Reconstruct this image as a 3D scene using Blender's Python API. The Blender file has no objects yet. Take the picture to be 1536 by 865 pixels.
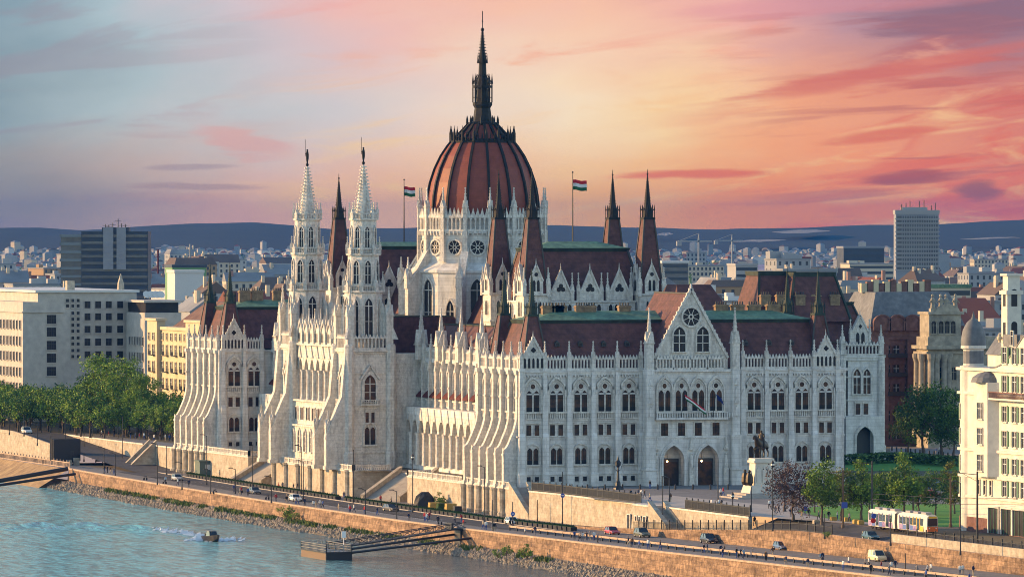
import bpy, bmesh, math, random
from mathutils import Vector, Matrix
rnd = random.Random(11)
S = bpy.context.scene
C = S.collection
PI = math.pi
FP = 9818.0                      # focal length of the photograph, pixels of a 1536 wide frame
CAMZ = 51.3
TH = math.atan2(79, 237)
ca, sa = math.cos(TH), math.sin(TH)

# ------------------------------------------------------------------ survey helpers (metres; x along south front, y along river front)
def W(R, F):
    """lateral / depth from the viewpoint -> world x, y"""
    r, d = R - 2.2, F - 1275.0
    return (r * ca + d * sa, -r * sa + d * ca)
ZQ, ZW = -5.6, -9.8
def zq(v):
    """level of the quay: flat in the north, rising gently southwards"""
    for (v0, z0), (v1, z1) in (((-470, -2.4), (-320, -3.0)), ((-320, -3.0), (-236, -3.8)), ((-236, -3.8), (-151, -4.7)), ((-151, -4.7), (-93, -5.2)), ((-93, -5.2), (-45, ZQ))):
        if v <= v1: return z0 + (z1 - z0) * (max(v, v0) - v0) / (v1 - v0)
    return ZQ
def G(x, y, z=0.0):
    if z == ZQ:
        for _ in range(6):
            F = FP * (CAMZ - z) / (y - 335.0); u, v = W((x - 768) / FP * F, F); z = zq(v)
        return u, v
    F = FP * (CAMZ - z) / (y - 335.0)
    return W((x - 768) / FP * F, F)
def atF(x, F):
    return W((x - 768) / FP * F, F)
def zof(y, F):
    return CAMZ - (y - 335.0) * F / FP
def onU(x, u):
    """v where the plane x=u is seen at column x"""
    k = (x - 768) / FP
    # 2.2+ca*u-sa*v = k*(1275+sa*u+ca*v)
    return (2.2 + ca * u - k * (1275 + sa * u)) / (sa + k * ca)
def onV(x, v):
    k = (x - 768) / FP
    return (k * (1275 + ca * v) - 2.2 + sa * v) / (ca - k * sa)
def depth(u, v):
    return 1275 + sa * u + ca * v
def col(u, v):
    return 768 + FP * (2.2 + ca * u - sa * v) / depth(u, v)

# ------------------------------------------------------------------ mesh builder
class MB:
    def __init__(s):
        s.v, s.f, s.m, s.sm = [], [], [], []
    def add(s, vs, fs, m=0, smooth=False):
        o = len(s.v)
        s.v.extend([tuple(p) for p in vs])
        for f in fs:
            s.f.append(tuple(i + o for i in f)); s.m.append(m); s.sm.append(smooth)
    def loft(s, rings, m=0, cap0=True, cap1=True, smooth=False, closed=True):
        n = len(rings[0]); vs = [p for r in rings for p in r]; fs = []
        k = n if closed else n - 1
        for a in range(len(rings) - 1):
            for i in range(k):
                j = (i + 1) % n
                fs.append((a * n + i, a * n + j, (a + 1) * n + j, (a + 1) * n + i))
        s.add(vs, fs, m, smooth)
        if closed and cap0: s.add(rings[0], [tuple(range(n))[::-1]], m)
        if closed and cap1: s.add(rings[-1], [tuple(range(n))], m)
    def box(s, x0, x1, y0, y1, z0, z1, m=0):
        s.loft([[(x0, y0, z0), (x1, y0, z0), (x1, y1, z0), (x0, y1, z0)],
                [(x0, y0, z1), (x1, y0, z1), (x1, y1, z1), (x0, y1, z1)]], m)
    def frus(s, a, b, z0, z1, m=0):
        """frustum between rectangle a and rectangle b, each (x0,x1,y0,y1)"""
        q = lambda r, z: [(r[0], r[2], z), (r[1], r[2], z), (r[1], r[3], z), (r[0], r[3], z)]
        s.loft([q(a, z0), q(b, z1)], m)
    def lathe(s, prof, n=8, cx=0, cy=0, ph=0.0, m=0, smooth=False):
        s.loft([[(cx + r * math.cos(ph + 2 * PI * i / n), cy + r * math.sin(ph + 2 * PI * i / n), z) for i in range(n)] for r, z in prof], m, smooth=smooth)
    def prism(s, out, y0, y1, m=0, ax='y'):
        """outline (a,b) extruded along an axis: ax y -> (a,y,b); ax x -> (x,a,b)"""
        f = (lambda p, y: (p[0], y, p[1])) if ax == 'y' else (lambda p, y: (y, p[0], p[1])) if ax == 'x' else (lambda p, y: (p[0], p[1], y))
        s.loft([[f(p, y0) for p in out], [f(p, y1) for p in out]], m)
    def ring(s, outer, inner, y0, y1, m=0, closed=False):
        """open band between two outlines (x,z), front at y1, standing on y0"""
        n = len(outer)
        for i in range(n if closed else n - 1):
            j = (i + 1) % n
            a, b, c, d = outer[i], outer[j], inner[j], inner[i]
            s.add([(a[0], y0, a[1]), (b[0], y0, b[1]), (c[0], y0, c[1]), (d[0], y0, d[1]),
                   (a[0], y1, a[1]), (b[0], y1, b[1]), (c[0], y1, c[1]), (d[0], y1, d[1])],
                  [(4, 5, 6, 7), (0, 1, 5, 4), (2, 3, 7, 6)] + ([(0, 4, 7, 3)] if i == 0 and not closed else []) + ([(1, 2, 6, 5)] if i == n - 2 and not closed else []), m)
    def face(s, out, y, m=0):
        s.add([(p[0], y, p[1]) for p in out], [tuple(range(len(out)))], m)
    def beam(s, p, q, w, h=None, m=0):
        p, q = Vector(p), Vector(q); d = (q - p); h = h or w
        if d.length < 1e-6: return
        d.normalize(); up = Vector((0, 0, 1)) if abs(d.z) < .95 else Vector((1, 0, 0))
        a = d.cross(up).normalized() * w / 2; b = a.cross(d).normalized() * h / 2
        s.loft([[p - a - b, p + a - b, p + a + b, p - a + b], [q - a - b, q + a - b, q + a + b, q - a + b]], m)
    def tube(s, pts, r, n=6, m=0, r1=None):
        pts = [Vector(p) for p in pts]; rings = []
        for k, p in enumerate(pts):
            d = (pts[min(k + 1, len(pts) - 1)] - pts[max(k - 1, 0)]).normalized()
            up = Vector((0, 0, 1)) if abs(d.z) < .9 else Vector((1, 0, 0))
            a = d.cross(up).normalized(); b = a.cross(d)
            rr = r if r1 is None else r + (r1 - r) * k / (len(pts) - 1)
            rings.append([p + (a * math.cos(2 * PI * i / n) + b * math.sin(2 * PI * i / n)) * rr for i in range(n)])
        s.loft(rings, m, smooth=True)
    def ball(s, c, r, m=0, n=8, k=5, sz=1.0):
        s.loft([[(c[0] + r * math.sin(PI * (j + .02) / (k + .04)) * math.cos(2 * PI * i / n), c[1] + r * math.sin(PI * (j + .02) / (k + .04)) * math.sin(2 * PI * i / n),
                  c[2] - r * sz * math.cos(PI * (j + .02) / (k + .04))) for i in range(n)] for j in range(k + 1)], m, smooth=True)
    def archwall(s, x0, x1, z0, z1, ol, y0, y1, m=0):
        """slab x0..x1, z0..z1 with an opening whose outline ol runs from its left foot over the top to its right foot (feet at z0)"""
        P = lambda p, y: (p[0], y, p[1])
        for y, fl in ((y0, 0), (y1, 1)):
            s.add([P((x0, z0), y), P(ol[0], y), P((ol[0][0], z1), y), P((x0, z1), y)], [(0, 1, 2, 3)], m)
            s.add([P(ol[-1], y), P((x1, z0), y), P((x1, z1), y), P((ol[-1][0], z1), y)], [(0, 1, 2, 3)], m)
            for a, b in zip(ol, ol[1:]):
                if abs(a[0] - b[0]) > 1e-6:
                    s.add([P(a, y), P(b, y), P((b[0], z1), y), P((a[0], z1), y)], [(0, 1, 2, 3)], m)
        for a, b in zip(ol, ol[1:]):
            s.add([P(a, y0), P(b, y0), P(b, y1), P(a, y1)], [(0, 1, 2, 3)], m)
        s.add([P((x0, z1), y0), P((x1, z1), y0), P((x1, z1), y1), P((x0, z1), y1)], [(0, 1, 2, 3)], m)
        s.add([P((x0, z0), y0), P((x0, z1), y0), P((x0, z1), y1), P((x0, z0), y1)], [(0, 1, 2, 3)], m)
        s.add([P((x1, z0), y0), P((x1, z1), y0), P((x1, z1), y1), P((x1, z0), y1)], [(0, 1, 2, 3)], m)
    def mesh(s, name, mats):
        me = bpy.data.meshes.new(name)
        me.from_pydata(s.v, [], s.f)
        for mm in (mats if isinstance(mats, (list, tuple)) else [mats]): me.materials.append(mm)
        me.polygons.foreach_set('material_index', s.m)
        me.polygons.foreach_set('use_smooth', s.sm)
        bm = bmesh.new(); bm.from_mesh(me); bmesh.ops.recalc_face_normals(bm, faces=bm.faces); bm.to_mesh(me); bm.free()
        me.update()
        return me
    def build(s, name, mats, parent=None, loc=(0, 0, 0), rz=0.0):
        return put(s.mesh(name, mats), name, parent, loc, rz)

def put(me, name, parent=None, loc=(0, 0, 0), rz=0.0, sc=None):
    o = bpy.data.objects.new(name, me); C.objects.link(o)
    o.location = loc; o.rotation_euler = (0, 0, rz)
    if sc is not None: o.scale = sc if isinstance(sc, (tuple, list)) else (sc, sc, sc)
    if parent is not None: o.parent = parent
    return o
def tag(o, label, cat, group=None, kind=None):
    o['label'] = label; o['category'] = cat
    if group: o['group'] = group
    if kind: o['kind'] = kind
    return o
def struct(o, kind='structure'):
    o['kind'] = kind; return o
def empty(name, loc=(0, 0, 0), rz=0.0, label=None, cat=None, group=None):
    o = bpy.data.objects.new(name, None); C.objects.link(o)
    o.location = loc; o.rotation_euler = (0, 0, rz); o.empty_display_size = .5
    if label: tag(o, label, cat, group)
    return o
def kids(o):
    return [c for c in bpy.data.objects if c.parent == o]
def copy_tree(o, parent=None):
    c = o.copy(); C.objects.link(c); c.parent = parent
    for ch in list(o.children): copy_tree(ch, c)
    return c
def parch(cx, w, z0, zs, za, n=5):
    """pointed arch outline from left foot to right foot"""
    h = w / 2; pts = [(cx - h, z0)]
    k = (za - zs) / (w * math.sin(PI / 3))
    for i in range(n + 1):
        a = PI - PI / 3 * i / n
        pts.append((cx + h + w * math.cos(a), zs + w * math.sin(a) * k))
    return pts + [(2 * cx - p[0], p[1]) for p in pts[:-1]][::-1]
def rarch(cx, w, z0, zs, n=5):
    h = w / 2; pts = [(cx - h, z0)]
    for i in range(2 * n + 1):
        a = PI - PI * i / (2 * n); pts.append((cx + h * math.cos(a), zs + h * math.sin(a)))
    pts.append((cx + h, z0)); return pts
def circ(cx, cz, r, n=12):
    return [(cx + r * math.cos(2 * PI * i / n), cz + r * math.sin(2 * PI * i / n)) for i in range(n)]

# ------------------------------------------------------------------ materials
def lin(c):
    f = lambda x: ((x / 255 + .055) / 1.055) ** 2.4 if x / 255 > .04045 else x / 255 / 12.92
    return tuple(f(x) for x in c)
MATS = {}
def mat(name, c, rough=.8, c2=None, scale=.5, detail=4.0, contrast=(.35, .65), metal=0.0, bump=0.0, bscale=4.0, stretch=(1, 1, 1), spec=.3, blocks=None, fine=None):
    """c base colour, c2 second colour mixed in by noise in object space; blocks=(width,height,mortar colour) stone courses"""
    m = bpy.data.materials.new(name); m.use_nodes = True
    nt = m.node_tree; b = nt.nodes['Principled BSDF']
    b.inputs['Roughness'].default_value = rough; b.inputs['Metallic'].default_value = metal
    b.inputs['Specular IOR Level'].default_value = spec
    L = nt.links.new; N = nt.nodes.new
    col_out = None
    if c2 is None:
        b.inputs['Base Color'].default_value = (*c, 1)
    geo = N('ShaderNodeNewGeometry')
    vec = geo.outputs['Position']
    if c2 is not None:
        mp = N('ShaderNodeMapping'); mp.inputs['Scale'].default_value = stretch; L(vec, mp.inputs['Vector'])
        no = N('ShaderNodeTexNoise'); no.inputs['Scale'].default_value = scale; no.inputs['Detail'].default_value = detail; no.inputs['Roughness'].default_value = .65
        L(mp.outputs[0], no.inputs['Vector'])
        mr = N('ShaderNodeMapRange'); mr.inputs['From Min'].default_value = contrast[0]; mr.inputs['From Max'].default_value = contrast[1]
        L(no.outputs['Fac'], mr.inputs['Value'])
        mx = N('ShaderNodeMix'); mx.data_type = 'RGBA'; mx.inputs['A'].default_value = (*c, 1); mx.inputs['B'].default_value = (*c2, 1)
        L(mr.outputs[0], mx.inputs['Factor']); col_out = mx.outputs['Result']
    if blocks:
        bw, bh, mc, var = blocks
        sx = N('ShaderNodeSeparateXYZ'); L(vec, sx.inputs[0])
        ad = N('ShaderNodeMath'); ad.operation = 'ADD'; L(sx.outputs['X'], ad.inputs[0]); L(sx.outputs['Y'], ad.inputs[1])
        cm = N('ShaderNodeCombineXYZ'); L(ad.outputs[0], cm.inputs['X']); L(sx.outputs['Z'], cm.inputs['Y'])
        br = N('ShaderNodeTexBrick'); br.inputs['Scale'].default_value = 1; br.inputs['Brick Width'].default_value = bw; br.inputs['Row Height'].default_value = bh
        br.inputs['Mortar Size'].default_value = .03; br.inputs['Mortar Smooth'].default_value = .3
        br.inputs['Color1'].default_value = (1, 1, 1, 1); br.inputs['Color2'].default_value = (var, var, var, 1); br.inputs['Mortar'].default_value = (mc, mc, mc, 1)
        L(cm.outputs[0], br.inputs['Vector'])
        mu = N('ShaderNodeMix'); mu.data_type = 'RGBA'; mu.blend_type = 'MULTIPLY'; mu.inputs['Factor'].default_value = 1
        if col_out: L(col_out, mu.inputs['A'])
        else: mu.inputs['A'].default_value = (*c, 1)
        L(br.outputs['Color'], mu.inputs['B']); col_out = mu.outputs['Result']
    if fine:
        no = N('ShaderNodeTexNoise'); no.inputs['Scale'].default_value = fine[0]; no.inputs['Detail'].default_value = 3; L(vec, no.inputs['Vector'])
        mr = N('ShaderNodeMapRange'); mr.inputs['From Min'].default_value = .3; mr.inputs['From Max'].default_value = .7; mr.inputs['To Min'].default_value = 1 - fine[1]; mr.inputs['To Max'].default_value = 1 + fine[1] * .5
        L(no.outputs['Fac'], mr.inputs['Value'])
        mu = N('ShaderNodeMix'); mu.data_type = 'RGBA'; mu.blend_type = 'MULTIPLY'; mu.inputs['Factor'].default_value = 1
        if col_out: L(col_out, mu.inputs['A'])
        else: mu.inputs['A'].default_value = (*c, 1)
        L(mr.outputs[0], mu.inputs['B']); col_out = mu.outputs['Result']
    if col_out: L(col_out, b.inputs['Base Color'])
    if bump:
        no = N('ShaderNodeTexNoise'); no.inputs['Scale'].default_value = bscale; no.inputs['Detail'].default_value = 3; L(vec, no.inputs['Vector'])
        bp = N('ShaderNodeBump'); bp.inputs['Strength'].default_value = bump; bp.inputs['Distance'].default_value = .3
        L(no.outputs['Fac'], bp.inputs['Height']); L(bp.outputs[0], b.inputs['Normal'])
    MATS[name] = m
    return m
def glow(name, c, s):
    m = bpy.data.materials.new(name); m.use_nodes = True; b = m.node_tree.nodes['Principled BSDF']
    b.inputs['Base Color'].default_value = (*c, 1); b.inputs['Emission Color'].default_value = (*c, 1); b.inputs['Emission Strength'].default_value = s
    MATS[name] = m; return m
M = MATS
mat('limestone', (.72, .70, .66), .85, (.44, .41, .365), .8, 5, (.47, .78), bump=.35, bscale=2.5, stretch=(1, 1, .14), blocks=(2.2, .75, .66, .88), fine=(.7, .15))
mat('carved_limestone', (.70, .665, .60), .85, (.38, .34, .29), 1.3, 5, (.47, .78), bump=.6, bscale=3.5, stretch=(1, 1, .2), fine=(1.8, .2), blocks=(2.2, .75, .74, .9))
mat('roof_tile', (.105, .046, .042), .7, (.155, .062, .05), .3, 6, (.35, .7), bump=.3, bscale=2.5, blocks=(1.8, .9, .60, .80), fine=(.9, .3))
mat('dome_tile', (.26, .064, .036), .55, (.21, .052, .032), .25, 4, (.3, .7), fine=(.9, .15), blocks=(1.2, .5, .86, .92))
mat('copper_green', (.17, .28, .165), .7, (.07, .13, .085), .35, 4, (.35, .7), fine=(1.2, .3))
mat('dark_metal', (.014, .014, .013), .7, (.028, .026, .022), .8, 3, spec=.2)
mat('dark_copper', (.020, .028, .022), .7, (.035, .055, .038), .5, 3)
mat('ridge_lead', (.06, .055, .05), .6, (.05, .05, .045), .5)
mat('brown_glass', (.022, .013, .009), .35, (.09, .038, .016), .55, 2, (.44, .62), spec=.25)
mat('dark_glass', (.008, .008, .010), .4, (.022, .020, .022), .3, 2, spec=.25)
mat('chimney_ochre', (.30, .21, .12), .85, (.20, .14, .085), .8, fine=(1.5, .3))
mat('pale_stone', (.50, .45, .36), .85, (.37, .31, .23), .5, 5, blocks=(1.1, .5, .8, .86), bump=.3, bscale=3, fine=(1.2, .25))
mat('quay_stone', (.36, .235, .145), .9, (.10, .06, .04), .9, 8, (.46, .74), bump=1.0, bscale=1.6, stretch=(.22, .22, 1), blocks=(5.2, .85, .40, .62), fine=(1.1, .45))
mat('quay_base', (.40, .28, .14), .9, (.26, .17, .085), .3, 5, fine=(1., .3))
mat('coping', (.48, .36, .27), .9, (.38, .28, .2), .6, fine=(1.5, .2))
mat('asphalt', (.05, .05, .053), .9, (.075, .074, .075), .12, 5, fine=(.8, .25))
mat('paving', (.15, .145, .14), .9, (.20, .19, .18), .18, 5, fine=(.9, .2))
mat('plaza_paving', (.17, .17, .172), .9, (.23, .225, .22), .12, 5, blocks=(1.8, 1.8, .85, .93), fine=(.5, .15))
mat('pale_paving', (.40, .37, .33), .9, (.33, .3, .27), .3, 4, fine=(.8, .15))
mat('white_paint', (.8, .8, .78), .7)
mat('lawn', (.10, .28, .03), .95, (.07, .20, .025), .25, 5, fine=(1.5, .25))
mat('hedge_green', (.03, .06, .015), .95, (.05, .09, .02), .8, fine=(2., .4))
mat('black_iron', (.02, .02, .022), .5, spec=.4)
mat('bronze', (.035, .027, .018), .45, (.06, .045, .028), 1.2, metal=.4)
mat('earth', (.12, .10, .07), .95, (.09, .085, .05), .05, 5)
# ------------------------------------------------------------------ camera
cam_d = bpy.data.cameras.new('camera'); cam = bpy.data.objects.new('camera', cam_d); C.objects.link(cam)
cx, cy = W(0, 0)
cam.location = (cx, cy, CAMZ)
cam.rotation_euler = (PI / 2, 0, -TH)       # forward = (sin TH, cos TH)
cam_d.sensor_width = 36; cam_d.lens = FP / 1536 * 36
cam_d.shift_y = -97.5 / 1536
cam_d.clip_start = 5; cam_d.clip_end = 60000
S.camera = cam
S.cycles.filter_width = 1.0
S.view_settings.view_transform = 'Standard'; S.view_settings.look = 'None'
S.view_settings.exposure = 1.14; S.view_settings.gamma = 1

# ------------------------------------------------------------------ sun and sky
SUN_AZ = -14.0      # degrees of the light's travel, from "to the right" towards "away"
SUN_EL = 13.0
a = math.radians(SUN_AZ)
tr = Vector((math.cos(a) * ca + math.sin(a) * sa, -math.cos(a) * sa + math.sin(a) * ca, 0)) * math.cos(math.radians(SUN_EL)) + Vector((0, 0, -math.sin(math.radians(SUN_EL))))
sd = bpy.data.lights.new('sun', 'SUN'); so = bpy.data.objects.new('sun', sd); C.objects.link(so)
so.rotation_euler = tr.to_track_quat('-Z', 'Y').to_euler()
so.location = (-300, 0, 300)
sd.energy = 3.7; sd.angle = math.radians(.5); sd.color = (1.0, .58, .23)
w = bpy.data.worlds.new('World'); S.world = w; w.use_nodes = True
nt = w.node_tree; N = nt.nodes.new; L = nt.links.new
bg = nt.nodes['Background']; bg.inputs['Strength'].default_value = .15
sky = N('ShaderNodeTexSky'); sky.sky_type = 'NISHITA'; sky.sun_disc = False
sky.sun_elevation = math.radians(SUN_EL)
sdir = -tr
sky.sun_rotation = math.atan2(sdir.x, sdir.y)
sky.air_density = 1.0; sky.dust_density = .2; sky.ozone_density = 1.2
tc = N('ShaderNodeTexCoord')
def dot(v):
    d = N('ShaderNodeVectorMath'); d.operation = 'DOT_PRODUCT'; d.inputs[1].default_value = v; L(tc.outputs['Generated'], d.inputs[0]); return d.outputs['Value']
def mth(op, a_, b_=None, clamp=False):
    n = N('ShaderNodeMath'); n.operation = op; n.use_clamp = clamp
    for i, x in enumerate((a_, b_)):
        if x is None: continue
        if isinstance(x, (int, float)): n.inputs[i].default_value = x
        else: L(x, n.inputs[i])
    return n.outputs[0]
def mixc(f, A, B, mode='MIX'):
    n = N('ShaderNodeMix'); n.data_type = 'RGBA'; n.blend_type = mode
    for k, x in (('Factor', f), ('A', A), ('B', B)):
        if isinstance(x, (int, float)): n.inputs[k].default_value = x
        elif isinstance(x, tuple): n.inputs[k].default_value = (*x, 1)
        else: L(x, n.inputs[k])
    return n.outputs['Result']
def rng(x, a0, a1, b0=0., b1=1., smooth=True):
    n = N('ShaderNodeMapRange'); n.interpolation_type = 'SMOOTHSTEP' if smooth else 'LINEAR'
    n.inputs['From Min'].default_value = a0; n.inputs['From Max'].default_value = a1; n.inputs['To Min'].default_value = b0; n.inputs['To Max'].default_value = b1
    L(x, n.inputs['Value']); return n.outputs[0]
def ramp(x, stops):
    n = N('ShaderNodeValToRGB'); L(x, n.inputs[0]); e = n.color_ramp.elements
    while len(e) < len(stops): e.new(.5)
    for q, (p, c) in zip(e, stops):
        q.position = p; q.color = (*lin(c), 1)
    return n.outputs[0]
# azimuth and elevation of the direction, as the sunset sky over the city to the north-north-east (0..1 spans 9 degrees of azimuth, 2 of elevation)
dF = dot((sa, ca, 0)); dR = dot((ca, -sa, 0)); dZ = dot((0, 0, 1))
AZ = mth('ARCTAN2', dR, dF)
X = mth('ADD', mth('MULTIPLY', AZ, 1 / .15645), .5)
Y = mth('DIVIDE', mth('ARCSINE', dZ), .0341)
def clouds(sx, sy, scale, detail, off, rough=.55, shear=0., dist=0.):
    cm = N('ShaderNodeCombineXYZ')
    L(mth('MULTIPLY', X, sx), cm.inputs[0]); L(mth('ADD', mth('MULTIPLY', Y, sy), mth('MULTIPLY', X, shear)), cm.inputs[1]); cm.inputs[2].default_value = off
    no = N('ShaderNodeTexNoise'); no.inputs['Scale'].default_value = scale; no.inputs['Detail'].default_value = detail; no.inputs['Roughness'].default_value = rough; no.inputs['Distortion'].default_value = dist
    L(cm.outputs[0], no.inputs['Vector']); return no.outputs['Fac']
warp = clouds(1.0, .6, 2.6, 4, 3.1, shear=-.2)
Xw = mth('ADD', X, mth('MULTIPLY', mth('SUBTRACT', warp, .5), .38))
Yw = mth('ADD', Y, mth('MULTIPLY', mth('SUBTRACT', clouds(1.2, .8, 3, 4, 7.7, shear=-.3), .5), .5))
low = ramp(Xw, [(0, (164, 150, 146)), (.12, (204, 172, 158)), (.27, (238, 184, 162)), (.42, (255, 196, 146)), (.56, (255, 184, 108)), (.70, (255, 160, 92)), (.85, (255, 142, 90)), (1, (246, 130, 92))])
mid = ramp(Xw, [(0, (142, 162, 172)), (.14, (178, 194, 200)), (.30, (212, 206, 208)), (.42, (238, 216, 204)), (.55, (252, 228, 196)), (.66, (254, 218, 168)), (.80, (246, 172, 132)), (1, (222, 134, 118))])
top = ramp(Xw, [(0, (138, 162, 176)), (.13, (174, 194, 204)), (.24, (212, 198, 206)), (.40, (240, 188, 182)), (.54, (248, 196, 170)), (.70, (238, 176, 170)), (.84, (190, 148, 160)), (1, (146, 120, 142))])
sun_c = mixc(rng(Yw, .05, .5), low, mid)
sun_c = mixc(rng(Yw, .5, 1.0), sun_c, top)
# cloud streaks: rose and mauve on the right, faint grey-rose at left
st = clouds(2.2, 3.6, 1.7, 6, 1.3, .58, -1.9, .6)
right = rng(X, .55, 1.0); left = rng(X, .34, .05)
m1 = mth('MULTIPLY', rng(st, .50, .61), mth('ADD', mth('MULTIPLY', right, .85), mth('MULTIPLY', left, .35)), True)
ccol = mixc(rng(Y, .3, 1.0), lin((232, 112, 92)), lin((168, 112, 122)))
ccol = mixc(left, ccol, lin((160, 140, 155)))
sun_c = mixc(m1, sun_c, ccol)
st2 = clouds(2.4, 3.0, 2.1, 7, 5.9, .6, -1.2, .8)
m2 = mth('MULTIPLY', rng(st2, .52, .72), mth('MULTIPLY', rng(X, .16, .4), .75), True)
sun_c = mixc(m2, sun_c, mixc(rng(Y, .3, 1.0), lin((255, 214, 150)), lin((240, 158, 150))))
st3 = clouds(2.0, 5.5, 2.3, 6, 9.2, .55, -1.4, .4)
m3 = mth('MULTIPLY', mth('MULTIPLY', rng(st3, .55, .66), rng(X, .6, .9)), .62, True)
sun_c = mixc(m3, sun_c, lin((190, 112, 108)))
def cloud(cx_, cy_, rx, ry, slope, c, amt, off_):
    wv_ = mth('MULTIPLY', mth('SUBTRACT', clouds(3.0, 5.0, 3.2, 5, off_, .6, -1.0), .5), 1.0)
    dx = mth('ADD', mth('SUBTRACT', X, cx_), mth('MULTIPLY', wv_, rx * 1.3))
    dy = mth('ADD', mth('SUBTRACT', mth('SUBTRACT', Y, cy_), mth('MULTIPLY', dx, slope)), mth('MULTIPLY', wv_, ry * 2.2))
    d_ = mth('ADD', mth('POWER', mth('ABSOLUTE', mth('DIVIDE', dx, rx)), 2.0), mth('POWER', mth('ABSOLUTE', mth('DIVIDE', dy, ry)), 2.0))
    return mixc(mth('MULTIPLY', rng(d_, 1.25, .15), amt), sun_c, lin(c))
for q in ((.875, .68, .17, .05, .84, (214, 116, 108), .75, 1.1), (.68, .22, .09, .025, .12, (232, 112, 88), .8, 2.2), (.89, .205, .052, .036, .25, (172, 92, 94), .8, 3.3), (.955, .145, .03, .045, .1, (156, 98, 104), .8, 4.4),
          (.86, .39, .065, .035, .6, (222, 108, 94), .75, 5.5), (.24, .37, .055, .08, -.7, (226, 166, 160), .6, 6.6), (.96, .93, .13, .09, .1, (146, 108, 126), .7, 7.7), (.18, .25, .05, .016, .1, (170, 150, 158), .6, 8.8), (.19, .165, .07, .02, -.1, (176, 146, 148), .6, 9.9), (.80, .97, .16, .05, .2, (222, 150, 160), .5, 2.9)):
    sun_c = cloud(*q)
mask = mth('MULTIPLY', mth('MULTIPLY', rng(AZ, .75, .2), rng(AZ, -.75, -.2)), rng(dZ, .35, .08))
ten = mixc(1.0, sun_c, (3.15, 3.1, 3.0), 'MULTIPLY')
final = mixc(mask, sky.outputs[0], ten)
L(final, bg.inputs['Color'])

# ------------------------------------------------------------------ air: haze box around the whole place
hz = MB(); hz.box(-9000, 12000, -3200, 14200, -16, 102)
hm = bpy.data.materials.new('haze'); hm.use_nodes = True
hnt = hm.node_tree; hnt.nodes.remove(hnt.nodes['Principled BSDF'])
pv = hnt.nodes.new('ShaderNodeVolumePrincipled'); pv.inputs['Density'].default_value = 4.0e-5
pv.inputs['Color'].default_value = (.006, .14, .50, 1); pv.inputs['Anisotropy'].default_value = 0
hnt.links.new(pv.outputs[0], hnt.nodes['Material Output'].inputs['Volume'])
struct(hz.build('haze', hm), 'stuff')
# ------------------------------------------------------------------ ground, river, quay, hills
def sheet(name, pts, z, m, kind='structure'):
    b = MB(); b.add([(p[0], p[1], z if len(p) < 3 else p[2]) for p in pts], [tuple(range(len(pts)))])
    return struct(b.build(name, m), kind)
QW = [(-29, -470), (-30, -320), (-30.1, -236), (-29.8, -151), (-29.3, -93), (-29.2, -54), (-30.2, -16), (-30.0, 34.7), (-29.8, 69.6), (-27.8, 155.6), (-24.5, 240), (-23.2, 262)]
# water
wm = bpy.data.materials.new('river_water'); wm.use_nodes = True
nt = wm.node_tree; b_ = nt.nodes['Principled BSDF']; N = nt.nodes.new; L = nt.links.new
b_.inputs['Roughness'].default_value = .12; b_.inputs['IOR'].default_value = 1.25
geo = N('ShaderNodeNewGeometry')
def wnoise(sc, scale, det, rot=0):
    mp = N('ShaderNodeMapping'); mp.inputs['Scale'].default_value = sc; mp.inputs['Rotation'].default_value = (0, 0, rot); L(geo.outputs['Position'], mp.inputs['Vector'])
    no = N('ShaderNodeTexNoise'); no.inputs['Scale'].default_value = scale; no.inputs['Detail'].default_value = det; no.inputs['Roughness'].default_value = .6
    L(mp.outputs[0], no.inputs['Vector']); return no.outputs['Fac']
wr = -(PI / 2 - TH)
n1 = wnoise((1, .22, 1), .75, 6, TH); n2 = wnoise((1, .22, 1), .055, 3, TH); n3 = wnoise((1, 1, 1), .012, 3)
def wm_(op, a_, b2):
    n = N('ShaderNodeMath'); n.operation = op
    for i, x in enumerate((a_, b2)):
        if isinstance(x, (int, float)): n.inputs[i].default_value = x
        else: L(x, n.inputs[i])
    return n.outputs[0]
hgt = wm_('ADD', wm_('MULTIPLY', n1, .75), wm_('MULTIPLY', n2, 1.0))
bp = N('ShaderNodeBump'); bp.inputs['Strength'].default_value = 1.0; bp.inputs['Distance'].default_value = 2.6
L(hgt, bp.inputs['Height']); L(bp.outputs[0], b_.inputs['Normal'])
# teal body colour out in the stream, blending to dark brown close to the bank
sx = N('ShaderNodeSeparateXYZ'); L(geo.outputs['Position'], sx.inputs[0])
edge = wm_('ADD', sx.outputs['X'], wm_('MULTIPLY', n3, 60)); edge = wm_('SUBTRACT', edge, wm_('MULTIPLY', sx.outputs['Y'], .17))
mr = N('ShaderNodeMapRange'); mr.interpolation_type = 'SMOOTHSTEP'; mr.inputs['From Min'].default_value = -45; mr.inputs['From Max'].default_value = 12
L(edge, mr.inputs['Value'])
mx = N('ShaderNodeMix'); mx.data_type = 'RGBA'; mx.inputs['A'].default_value = (.10, .34, .39, 1); mx.inputs['B'].default_value = (.06, .055, .036, 1)
L(mr.outputs[0], mx.inputs['Factor'])
rp = N('ShaderNodeMapRange'); rp.inputs['From Min'].default_value = .36; rp.inputs['From Max'].default_value = .62; rp.inputs['To Min'].default_value = .45; rp.inputs['To Max'].default_value = 1.6  # light and dark of the ripples painted into the base colour
L(n1, rp.inputs['Value'])
mu = N('ShaderNodeMix'); mu.data_type = 'RGBA'; mu.blend_type = 'MULTIPLY'; mu.inputs['Factor'].default_value = 1
L(mx.outputs['Result'], mu.inputs['A']); L(rp.outputs[0], mu.inputs['B']); L(mu.outputs['Result'], b_.inputs['Base Color'])
sheet('river_water', [(-8900, -3100), (-12, -3100), (-12, 14000), (-8900, 14000)], ZW, wm)
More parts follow.
